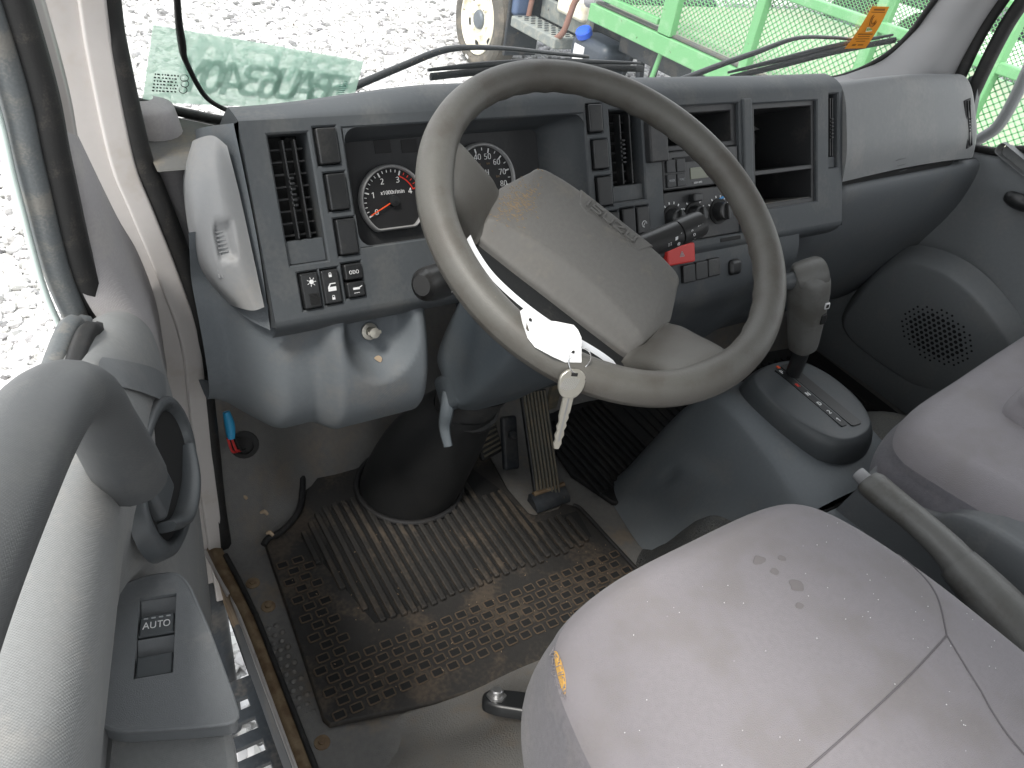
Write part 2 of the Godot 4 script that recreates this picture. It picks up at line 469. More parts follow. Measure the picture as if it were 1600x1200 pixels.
	mat("key_metal", lin(0.50, 0.48, 0.42), 0.38, 0.02, null, normal_tex(37, 0.12, 2, 2.0), 0.5).metallic = 0.8
	mat("paper", lin(0.80, 0.80, 0.80), 0.8)
	mat("tie_white", lin(0.75, 0.77, 0.80), 0.45)
	mat("blue_tape", lin(0.03, 0.30, 0.55), 0.5)
	mat("red_wire", lin(0.5, 0.03, 0.03), 0.5)
	mat("tan_paper", lin(0.42, 0.32, 0.22), 0.9)
	mat("dark_shelf", lin(0.10, 0.10, 0.095), 0.7, 0.3, stained(301, lin(0.10, 0.10, 0.095), lin(0.16, 0.13, 0.09), 0.5, 0.8, 0.6, lin(0.3, 0.28, 0.25), 0.03, 0.1))
	mat("pedal_rubber", lin(0.11, 0.10, 0.075), 0.7, 0.1, stained(311, lin(0.105, 0.098, 0.075), lin(0.20, 0.15, 0.09), 0.45, 0.75, 0.7, lin(0.28, 0.24, 0.18), 0.05, 0.2))
	mat("orange_tag", lin(0.80, 0.30, 0.02), 0.7)
	mat("tag_ink", lin(0.28, 0.11, 0.01), 0.7)
	mat("tag_green", lin(0.12, 0.35, 0.09), 0.7)
	mat("tag_cream", lin(0.70, 0.66, 0.40), 0.7)
	mat("cable", lin(0.008, 0.008, 0.008), 0.4)
	mat("lcd", lin(0.16, 0.17, 0.12), 0.3)
	mat("dial_blue", lin(0.03, 0.25, 0.60), 0.5)
	mat("mat_black", lin(0.007, 0.007, 0.007), 0.8)
	mat("glove", lin(0.1, 0.1, 0.1), 0.6, 0.4, stained(411, lin(0.098, 0.107, 0.114), lin(0.13, 0.13, 0.128), 0.5, 0.8, 0.5, lin(0.3, 0.3, 0.29), 0.006, 0.04), grain, 0.4)
	mat("mud", lin(0.23, 0.175, 0.115), 0.95)
	mat("tan_dirt", lin(0.22, 0.16, 0.105), 0.9)
	mat("stain", lin(0.190, 0.175, 0.178), 0.95)
	mat("seam", lin(0.14, 0.13, 0.138), 0.95)
	mat("stalk", lin(0.03, 0.03, 0.03), 0.36)
	mat("pad_grey", lin(0.19, 0.195, 0.195), 0.55, 0.4, stained(401, lin(0.165, 0.171, 0.174), lin(0.23, 0.225, 0.215), 0.5, 0.8, 0.5, lin(0.3, 0.3, 0.29), 0.01, 0.04), grain, 0.4)
	mat("steel_grey", lin(0.16, 0.165, 0.17), 0.4)
	mat("navy_dark", lin(0.045, 0.055, 0.07), 0.45)
	mat("tyre_dark", lin(0.03, 0.03, 0.03), 0.85)
	# outside
	mat("green_paint", lin(0.11, 0.45, 0.14), 0.45, 0.5, stained(321, lin(0.15, 0.38, 0.165), lin(0.25, 0.44, 0.25), 0.5, 0.8, 0.6, lin(0.35, 0.40, 0.25), 0.02, 0.06), grain, 0.5)
	mat("deck_wood", lin(0.28, 0.33, 0.24), 0.85, 0.6, stained(331, lin(0.30, 0.36, 0.26), lin(0.36, 0.34, 0.27), 0.4, 0.7, 0.7, lin(0.15, 0.15, 0.12), 0.05, 0.2))
	mat("tyre", lin(0.10, 0.092, 0.078), 0.85, 0.4, stained(341, lin(0.10, 0.094, 0.082), lin(0.22, 0.19, 0.15), 0.45, 0.75, 0.7, lin(0.3, 0.27, 0.22), 0.04, 0.15))
	mat("rim_cream", lin(0.78, 0.74, 0.60), 0.45, 0.3, stained(351, lin(0.78, 0.75, 0.62), lin(0.55, 0.42, 0.24), 0.58, 0.8, 0.6, lin(0.3, 0.22, 0.1), 0.01, 0.04))
	mat("hub_grey", lin(0.16, 0.18, 0.20), 0.4).metallic = 0.5
	mat("chassis", lin(0.022, 0.027, 0.033), 0.55, 0.5, stained(361, lin(0.022, 0.027, 0.033), lin(0.10, 0.085, 0.07), 0.5, 0.8, 0.5, lin(0.3, 0.28, 0.25), 0.03, 0.2))
	mat("navy", lin(0.09, 0.13, 0.22), 0.4)
	mat("step_grey", lin(0.20, 0.22, 0.21), 0.7, 0.2, stained(371, lin(0.20, 0.22, 0.21), lin(0.30, 0.30, 0.26), 0.4, 0.7, 0.7, lin(0.1, 0.1, 0.1), 0.08, 0.15))
	mat("rust_pipe", lin(0.24, 0.13, 0.10), 0.7)
	mat("blue_cap", lin(0.03, 0.11, 0.60), 0.4)
	mat("gravel", lin(0.5, 0.5, 0.49), 0.9, 1.3, stained(381, lin(0.50, 0.495, 0.485), lin(0.66, 0.65, 0.64), 0.35, 0.65, 0.9, lin(0.2, 0.2, 0.2), 0.10, 0.35, 0.02, 512), normal_tex(41, 0.05, 3, 9.0, 512, FastNoiseLite.TYPE_CELLULAR), 1.0, true)
	var stone := mat("stone", lin(1, 1, 1), 0.85)
	stone.vertex_color_use_as_albedo = true
	var teal := StandardMaterial3D.new()
	teal.resource_name = "sticker_film"
	teal.transparency = BaseMaterial3D.TRANSPARENCY_ALPHA
	teal.albedo_color = Color(0.80, 0.89, 0.83, 0.55)
	teal.roughness = 0.6
	teal.backlight_enabled = true
	teal.backlight = Color(0.72, 0.82, 0.76)
	M["film"] = teal
	var ink: StandardMaterial3D = teal.duplicate()
	ink.albedo_color = Color(0.42, 0.64, 0.60, 0.45)
	M["film_ink"] = ink
	var ink2: StandardMaterial3D = teal.duplicate()
	ink2.albedo_color = Color(0.55, 0.74, 0.70, 0.22)
	ink2.backlight = Color(0.45, 0.62, 0.58)
	ink.backlight = Color(0.30, 0.50, 0.46)
	M["film_ink_faint"] = ink2
	var glass := StandardMaterial3D.new()
	glass.resource_name = "glass"
	glass.transparency = BaseMaterial3D.TRANSPARENCY_ALPHA
	glass.albedo_color = Color(0.93, 0.97, 0.96, 0.06)
	glass.roughness = 0.02
	M["glass"] = glass

# fine moulded cross-hatch of trim panels and cloth
func weave_tex(period: int, strength: float) -> ImageTexture:
	var size := period * 128
	var out := PackedByteArray()
	out.resize(size * size)
	var line := PackedFloat32Array()
	for i in size: line.append(sin(TAU * i / period))
	for j in size:
		for i in size: out[j * size + i] = int(128.0 + 50.0 * line[(i + j) % size] + 40.0 * line[(i - j + size) % size])
	var im := Image.create_from_data(size, size, false, Image.FORMAT_L8, out)
	im.bump_map_to_normal_map(strength)
	return ImageTexture.create_from_image(im)

func V3c(r: float, g: float, b: float) -> Color:
	return Color(r, g, b)

# ---------------------------------------------------------------- the cab's shell
func box_obj(called: String, T: Transform3D, s: Vector3, m: Material, parent: Node, r := 0.002, seg := 1) -> MeshInstance3D:
	var st := nst()
	rbox(st, T, s, r, seg)
	return obj(called, st, m, parent)

# glass height line: the windshield leans back and bows forward in the middle
func shield(x: float, y: float) -> Vector3:
	return Vector3(x, y, -0.55 + 0.38 * (y - 0.58) + 0.10 * pow((x - 0.35) / 0.75, 2))

func sweep_box(st: SurfaceTool, path: Array, w: float, d: float, steps := 24) -> void:
	# upright bar with an eased rectangular section, w across x and d along z
	var sec := rect_loop(-w / 2, -d / 2, w / 2, d / 2, minf(w, d) * 0.3, 3)
	var n := sec.size()
	surf(st, Transform3D(), n, steps, func(u, v):
		var c: Vector3 = spline(path, v)
		var q: Vector2 = sec[int(round(u * n)) % n]
		return c + Vector3(q.x, 0, q.y), true)

func cab() -> void:
	var c := thing("truck_cab", "grey truck cab shell around the dashboard with painted door opening and windshield", "truck cab")
	var st := nst()
	# floor, rising into the toe board at the front and up to the seat pedestal at the rear
	surf(st, Transform3D(), 48, 60, func(u, v):
		var x := lerpf(-0.385, 1.10, u)
		var z := lerpf(-0.62, 1.25, v)
		var y := 0.0
		if z < -0.36: y += (-0.36 - z) * 1.1
		var left := smoothstep(-0.20, -0.33, x)
		y += left * smoothstep(-0.27, -0.50, z) * 0.22
		y += 0.004 * sin(x * 31.0) * sin(z * 27.0)
		return Vector3(x, y, z))
	obj("floor_panel", st, M.floor_vinyl, c)
	# bumps of the floor covering beside the mat
	st = nst()
	for j in 14:
		for i in 3:
			var bx := -0.352 - 0.011 * i + (0.005 if j % 2 else 0.0)
			var bz := -0.12 + 0.0135 * j
			surf(st, at(bx, 0.0, bz), 6, 3, func(u, v): return Vector3(cos(u * TAU) * 0.0048 * sin(v * PI / 2), 0.0035 * cos(v * PI / 2) - 0.0005, sin(u * TAU) * 0.0048 * sin(v * PI / 2)), true)
	tag(obj("floor_bump", st, M.floor_vinyl, c), "", "", "", "stuff")
	for q in [Vector3(-0.352, 0.002, -0.155), Vector3(-0.353, 0.002, 0.075), Vector3(-0.36, 0.002, -0.205)]:
		st = nst()
		lathe(st, Transform3D(Basis(), q), [Vector2(0.011, 0), Vector2(0.010, 0.002), Vector2(0.005, 0.003), Vector2(0.0042, 0.005), Vector2(0, 0.0056)], 14)
		obj("floor_stud", st, M.rusty_sill, c)
	# firewall
	st = nst()
	quad(st, Transform3D(), Vector3(-0.42, 0.2, -0.60), Vector3(1.12, 0.2, -0.60), Vector3(1.12, 0.58, -0.57), Vector3(-0.42, 0.58, -0.57), Vector3(0, 0, 1))
	obj("firewall", st, M.black, c)
	# rocker: painted, worn sill along the door opening
	st = nst()
	var prof := [Vector2(-0.372, 0.006), Vector2(-0.380, 0.011), Vector2(-0.387, 0.012), Vector2(-0.393, 0.006), Vector2(-0.394, -0.01), Vector2(-0.386, -0.05), Vector2(-0.380, -0.14)]
	surf(st, Transform3D(), 12, 30, func(u, v):
		var p: Vector2 = spline(prof, u)
		var z := lerpf(-0.30, 1.2, v)
		return Vector3(p.x - 0.012 * smoothstep(-0.12, -0.28, z), p.y, z))
	obj("door_sill", st, M.rusty_sill, c)
	st = nst()
	tube(st, Transform3D(), [Vector3(-0.408, 0.002, -0.30), Vector3(-0.3985, 0.006, -0.20), Vector3(-0.3935, 0.006, -0.10), Vector3(-0.3935, 0.006, 1.15)], 0.0036, 8, 40)
	obj("sill_edge", st, M.white_paint, c)
	st = nst()
	tube(st, Transform3D(), [Vector3(-0.383, 0.008, -0.27), Vector3(-0.3745, 0.0085, -0.16), Vector3(-0.3725, 0.008, 0.0), Vector3(-0.3725, 0.008, 1.15)], 0.0042, 8, 40)
	obj("sill_gasket", st, M.rubber, c)
	# front pillar of the door opening
	var path := [Vector3(-0.416, -0.12, -0.345), Vector3(-0.416, 0.06, -0.345), Vector3(-0.416, 0.17, -0.345), Vector3(-0.414, 0.30, -0.345), Vector3(-0.413, 0.40, -0.345), Vector3(-0.427, 0.497, -0.345), Vector3(-0.444, 0.582, -0.345), Vector3(-0.455, 0.64, -0.345), Vector3(-0.458, 0.735, -0.345), Vector3(-0.457, 0.80, -0.34), Vector3(-0.45, 1.0, -0.31), Vector3(-0.43, 1.35, -0.22)]
	st = nst()
	sweep_box(st, path, 0.076, 0.10, 48)
	obj("door_pillar", st, M.white_paint, c)
	var path2 := []
	for p in path: path2.append(p + Vector3(0.025, 0, 0.052))
	st = nst()
	sweep_box(st, path2, 0.024, 0.012, 44)
	obj("pillar_flange", st, M.white_paint, c)
	# rubber seal on the flange
	var seal := [Vector3(-0.377, -0.075, -0.285), Vector3(-0.378, -0.05, -0.295), Vector3(-0.381, 0.075, -0.30), Vector3(-0.379, 0.207, -0.30), Vector3(-0.378, 0.323, -0.30), Vector3(-0.376, 0.424, -0.30), Vector3(-0.385, 0.513, -0.30), Vector3(-0.402, 0.599, -0.30), Vector3(-0.412, 0.645, -0.30), Vector3(-0.4185, 0.747, -0.30), Vector3(-0.418, 0.80, -0.30), Vector3(-0.412, 1.0, -0.27), Vector3(-0.39, 1.34, -0.18)]
	st = nst()
	tube(st, Transform3D(), seal, 0.0132, 10, 80)
	obj("door_seal", st, M.rubber, c)
	# cloth-grained cap beside the dashboard's end
	st = nst()
	var cap_path := [Vector3(-0.355, 0.38, -0.365), Vector3(-0.362, 0.47, -0.365), Vector3(-0.368, 0.528, -0.365), Vector3(-0.376, 0.595, -0.368), Vector3(-0.385, 0.645, -0.372), Vector3(-0.389, 0.665, -0.376), Vector3(-0.391, 0.674, -0.385)]
	surf(st, Transform3D(), 12, 24, func(u, v):
		var p: Vector3 = spline(cap_path, v)
		var a := lerpf(-0.4, PI + 0.2, u)
		return p + Vector3(0.002 + cos(a) * 0.030, 0.0, sin(a) * 0.030) * (1.0 - 0.55 * smoothstep(0.86, 1.0, v)))
	obj("pillar_trim", st, M.trim_fabric, c)
	# the ledge under the glass at the driver's corner, with a strip of torn paper
	st = nst()
	quad(st, Transform3D(), Vector3(-0.40, 0.645, -0.44), Vector3(-0.40, 0.635, -0.27), Vector3(-0.22, 0.635, -0.27), Vector3(-0.22, 0.575, -0.50), Vector3(0, 1, 0.3))
	obj("corner_ledge", st, M.dark_shelf, c)
	st = nst()
	prism(st, Transform3D(Basis(Vector3(1, -0.08, 0), Vector3(0, -0.27, -0.96).normalized(), Vector3(0, 0.96, -0.27).normalized()), Vector3(-0.345, 0.639, -0.335)), V2s([-0.015, 0.05, 0.02, 0.043, 0.05, 0.018, 0.075, 0.012, 0.062, 0.0, 0.03, 0.008, 0.0, 0.03]), 0.003, 0.0042)
	obj("torn_paper", st, M.tan_paper, c)
	# windshield, its black border
	st = nst()
	surf(st, Transform3D(), 24, 8, func(u, v):
		var y := lerpf(0.50, 1.30, v)
		return shield(lerpf(-0.47 + 0.05 * v, 1.17 - 0.05 * v, u), y))
	obj("windshield", st, M.glass, c)
	var edge := [[-0.52, 0.74], [-0.45, 0.695], [-0.395, 0.660], [-0.370, 0.649], [-0.324, 0.630], [-0.265, 0.611], [-0.10, 0.585], [0.2, 0.578], [0.551, 0.594], [0.725, 0.612], [0.904, 0.630], [0.967, 0.650], [1.005, 0.681], [1.023, 0.713], [1.027, 0.75], [1.022, 0.803], [1.01, 1.0], [0.98, 1.3]]
	var line := []
	for e in edge: line.append(shield(e[0], e[1]) + Vector3(0, 0, 0.006))
	st = nst()
	tube(st, Transform3D(), line, 0.006, 8, 90)
	obj("windshield_seal", st, M.rubber, c)
	# passenger pillar trim, from the glass edge round to the door window
	var inner := [shield(0.935, 0.640), shield(1.005, 0.681), shield(1.027, 0.745), shield(1.024, 0.803), shield(1.01, 1.0), shield(0.98, 1.3)]
	var outer := [Vector3(1.045, 0.640, -0.30), Vector3(1.075, 0.674, -0.305), Vector3(1.085, 0.755, -0.30), Vector3(1.085, 0.828, -0.288), Vector3(1.07, 1.0, -0.24), Vector3(1.04, 1.3, -0.16)]
	st = nst()
	surf(st, Transform3D(), 14, 30, func(u, v):
		var a: Vector3 = spline(inner, v) + Vector3(0, 0, 0.010)
		var b: Vector3 = spline(outer, v)
		return a.lerp(b, u) + Vector3(-0.028, 0.0, 0.03) * sin(u * PI) * 0.9)
	obj("passenger_pillar_trim", st, M.pillar_grey, c)
	# defroster panel at the passenger's corner
	st = nst()
	var front := [shield(0.50, 0.590), shield(0.70, 0.610), shield(0.88, 0.628), shield(0.97, 0.652)]
	var rear := [Vector3(0.50, 0.585, -0.33), Vector3(0.70, 0.615, -0.33), Vector3(0.88, 0.64, -0.32), Vector3(1.05, 0.645, -0.30)]
	surf(st, Transform3D(), 16, 6, func(u, v):
		var a: Vector3 = spline(front, u) + Vector3(0, 0.002, 0.012)
		return a.lerp(spline(rear, u), v))
	obj("defroster_panel", st, M.pillar_grey, c)
	st = nst()
	prism(st, Transform3D(Basis(Vector3(0.995, 0.1, 0), Vector3(0.05, -0.1, -0.99), Vector3(0, 1, -0.12)), Vector3(0.80, 0.637, -0.355)), V2s([-0.035, -0.008, 0.03, -0.012, 0.045, 0.0, 0.0, 0.012]), 0.002, 0.0045, 0.001)
	obj("defroster_slot", st, M.black, c)
	# roof, rear wall and the passenger side above and behind the doors close the cab
	box_obj("roof_panel", at(0.34, 1.40, 0.42), Vector3(1.58, 0.06, 1.66), M.pillar_grey, c, 0.02)
	st = nst()
	for z in [1.22, 1.27]: frame_panel(st, at(0.34, 0.66, z), [-0.79, -0.73, 0.79, 0.73], [[-0.60, 0.08, 0.60, 0.58, 0.05]], 0.001)
	obj("rear_wall", st, M.pillar_grey, c)
	st = nst()
	quad(st, at(0.34, 0.66, 1.25), Vector3(-0.62, 0.06, 0), Vector3(0.62, 0.06, 0), Vector3(0.62, 0.60, 0), Vector3(-0.62, 0.60, 0), Vector3(0, 0, 1))
	obj("rear_window", st, M.glass, c)
	box_obj("rear_pillar", at(1.12, 0.66, 0.98), Vector3(0.05, 1.46, 0.46), M.pillar_grey, c, 0.01)
	box_obj("rear_pillar", at(-0.42, 0.66, 1.05), Vector3(0.06, 1.46, 0.33), M.white_paint, c, 0.01)
	box_obj("underbody", at(0.34, -0.10, 0.32), Vector3(1.46, 0.10, 1.8), M.chassis, c, 0.01)
	box_obj("front_panel", at(0.36, 0.18, -0.66), Vector3(1.54, 0.72, 0.05), M.white_paint, c, 0.02)
	# wiring loom at the foot of the pillar: blue taped plug, red wires, grommet
	st = nst()
	tube(st, Transform3D(), [Vector3(-0.350, 0.256, -0.312), Vector3(-0.349, 0.238, -0.304), Vector3(-0.350, 0.218, -0.298)], [0.005, 0.0075, 0.006], 7)
	obj("taped_plug", st, M.blue_tape, c)
	for i in 3:
		st = nst()
		tube(st, Transform3D(), [Vector3(-0.355 + 0.005 * i, 0.22, -0.297), Vector3(-0.35 + 0.006 * i, 0.19, -0.30), Vector3(-0.335 + 0.004 * i, 0.165, -0.325)], 0.002, 6)
		obj("wire", st, M.red_wire if i < 2 else M.black, c)
	st = nst()
	lathe(st, rot(at(-0.325, 0.165, -0.335), Vector3(1, 0, 0.3), 62), [Vector2(0.022, 0), Vector2(0.021, 0.004), Vector2(0.014, 0.006), Vector2(0.013, 0.002), Vector2(0, 0.001)], 20)
	obj("grommet", st, M.black, c)
	# perforated entry step below the sill
	var s := thing("entry_step", "black perforated metal entry step below the driver's door sill", "step")
	st = nst()
	frame_panel(st, Transform3D(Basis(Vector3(1, 0, 0), Vector3(0, 0, -1), Vector3(0, 1, 0)), Vector3(-0.46, -0.36, -0.15)), [-0.16, -0.36, 0.10, 0.135], step_holes(), 0.001)
	obj("tread_plate", st, M.chassis, s)
	box_obj("step_housing", at(-0.47, -0.32, -0.50), Vector3(0.17, 0.50, 0.42), M.chassis, s, 0.02)
	box_obj("rim_bar", at(-0.355, -0.372, -0.15), Vector3(0.02, 0.03, 0.72), M.chassis, s, 0.004)
	box_obj("rim_bar", at(-0.625, -0.372, -0.15), Vector3(0.02, 0.03, 0.72), M.chassis, s, 0.004)

func step_holes() -> Array:
	var h := []
	for j in 10:
		for i in 3:
			var u := -0.145 + 0.083 * i
			var v := -0.33 + 0.045 * j
			h.append([u, v, u + 0.058, v + 0.022, 0.012])
	return h

# ---------------------------------------------------------------- dashboard
func dash_box(parent: Node, called: String, r: Array, z0: float, z1: float, m: Material, rad := 0.002, seg := 1) -> MeshInstance3D:
	var st := nst()
	rbox(st, DASH * at((r[0] + r[2]) / 2, (r[1] + r[3]) / 2, (z0 + z1) / 2), Vector3(r[2] - r[0], r[3] - r[1], z1 - z0), rad, seg)
	return obj(called, st, m, parent)

func vent(parent: Node, r: Array, depth: float, wheel := true) -> Node3D:
	var v := Node3D.new()
	v.name = "air_vent"
	parent.add_child(v, true)
	var w: float = r[2] - r[0]
	var h: float = r[3] - r[1]
	for i in 2:
		var u: float = r[0] + w * (0.36 + 0.32 * i)
		dash_box(v, "upright_slat", [u - 0.0011, r[1], u + 0.0011, r[3]], -0.018, -0.004, M.black_plastic, 0.0008)
	var n := int(h / 0.0125)
	for i in n:
		var y: float = r[1] + h * (i + 0.5) / n
		dash_box(v, "cross_slat", [r[0], y - 0.0035, r[2], y - 0.0012], -0.036, -0.021, M.dash_dark, 0.0006)
	var st := nst()
	for i in 6: rbox(st, DASH * at(r[0] + w * 0.36 + 0.0018, (r[1] + r[3]) / 2 - 0.002 + 0.0058 * (i - 2.5), -0.004), Vector3(0.0062, 0.0034, 0.0075), 0.0015)
	obj("thumb_grip", st, M.black_plastic, v)
	return v

func switch_cap(parent: Node, r: Array, called := "blank_switch", m: Material = null) -> MeshInstance3D:
	return dash_box(parent, called, [r[0] + 0.0012, r[1] + 0.0012, r[2] - 0.0012, r[3] - 0.0012], -0.012, 0.0045, m if m else M.black_plastic, 0.0022, 2)

func gauge(parent: Node, cu: float, cv: float, R: float, speed: bool) -> void:
	var g := Node3D.new()
	g.name = "speedometer" if speed else "tachometer"
	parent.add_child(g, true)
	var T := DASH * at(cu, cv, -0.062)
	var loop := []
	var ring := []
	for i in 64:
		var a := TAU * i / 64
		var p := Vector2(cos(a), sin(a))
		if p.y < -0.80: p = Vector2(p.x * 0.60 / maxf(0.6, abs(p.x)) if abs(p.x) > 0.60 else p.x, -0.80)
		loop.append(p * R * 0.9)
		ring.append(p * R)
	var st := nst()
	prism(st, T, loop, 0.0, 0.003)
	obj("dial", st, M.gauge_face, g)
	st = nst()
	var pr := [[0.90, 0.003], [0.915, 0.008], [0.96, 0.009], [1.0, 0.004], [1.01, 0.0]]
	surf(st, T, 64, 4, func(u, v):
		var q: Vector2 = ring[int(round(u * 64)) % 64]
		var k: Array = pr[int(round(v * 4))]
		return Vector3(q.x * k[0], q.y * k[0], k[1]), true)
	obj("ring", st, M.silver, g)
	st = nst()
	var red := nst()
	var n_ticks := 21 if not speed else 18
	var a0 := deg_to_rad(206) if not speed else deg_to_rad(222)
	var a1 := deg_to_rad(22) if not speed else deg_to_rad(-30)
	for i in n_ticks:
		var a := lerpf(a0, a1, float(i) / (n_ticks - 1))
		var major: bool = i % 5 == 0 if not speed else i % 2 == 0
		var l := R * (0.13 if major else 0.075)
		var is_red: bool = not speed and i > 15
		rbox(red if is_red else st, T * Transform3D(Basis(Vector3(0, 0, 1), a), Vector3(cos(a), sin(a), 0) * (R * 0.86 - l / 2) + Vector3(0, 0, 0.0034)), Vector3(l, R * (0.04 if major else 0.022), 0.0008), 0.0002)
	obj("tick_marks", st, M.white_mark, g)
	if not speed:
		for i in 14:
			var a := lerpf(deg_to_rad(66), a1, (i + 0.5) / 14.0)
			rbox(red, T * Transform3D(Basis(Vector3(0, 0, 1), a), Vector3(cos(a), sin(a), 0) * R * 0.71 + Vector3(0, 0, 0.0034)), Vector3(R * 0.035, R * 0.06, 0.0008), 0.0002)
		obj("red_zone", red, M.red_mark, g)
		for i in 5:
			var a := lerpf(a0, a1, i / 4.0)
			text(g, str(i), T * at(cos(a) * R * 0.60, sin(a) * R * 0.60, 0.0036), R * 0.15, M.white_mark)
		text(g, "x1000r/min", T * at(R * 0.02, R * 0.24, 0.0036), R * 0.10, M.white_mark)
		st = nst()
		var an := deg_to_rad(204)
		rbox(st, T * Transform3D(Basis(Vector3(0, 0, 1), an), Vector3(cos(an), sin(an), 0) * R * 0.42 + Vector3(0, 0, 0.0075)), Vector3(R * 0.80, R * 0.035, 0.0012), 0.0004)
		obj("needle", st, M.needle, g)
		st = nst()
		lathe(st, T * Transform3D(Basis(Vector3.RIGHT, PI / 2), Vector3(0, 0, 0.004)), [Vector2(R * 0.16, 0), Vector2(R * 0.15, 0.005), Vector2(0, 0.006)], 18)
		obj("needle_hub", st, M.black_plastic, g)
	else:
		for i in 9:
			var a := lerpf(a0, a1, i / 8.5)
			text(g, str(i * 10), T * at(cos(a) * R * 0.63, sin(a) * R * 0.63, 0.0036), R * 0.15, M.white_mark)
		text(g, "MPH", T * at(-R * 0.02, R * 0.18, 0.0036), R * 0.14, M.white_mark)
		for q in [[-0.12, 0.42], [0.18, 0.42], [0.45, 0.05]]: text(g, "km", T * at(R * q[0], R * q[1], 0.0036), R * 0.06, M.tan_dirt)
		st = nst()
		var an := deg_to_rad(224)
		rbox(st, T * Transform3D(Basis(Vector3(0, 0, 1), an), Vector3(cos(an), sin(an), 0) * R * 0.42 + Vector3(0, 0, 0.0075)), Vector3(R * 0.80, R * 0.035, 0.0012), 0.0004)
		obj("needle", st, M.needle, g)

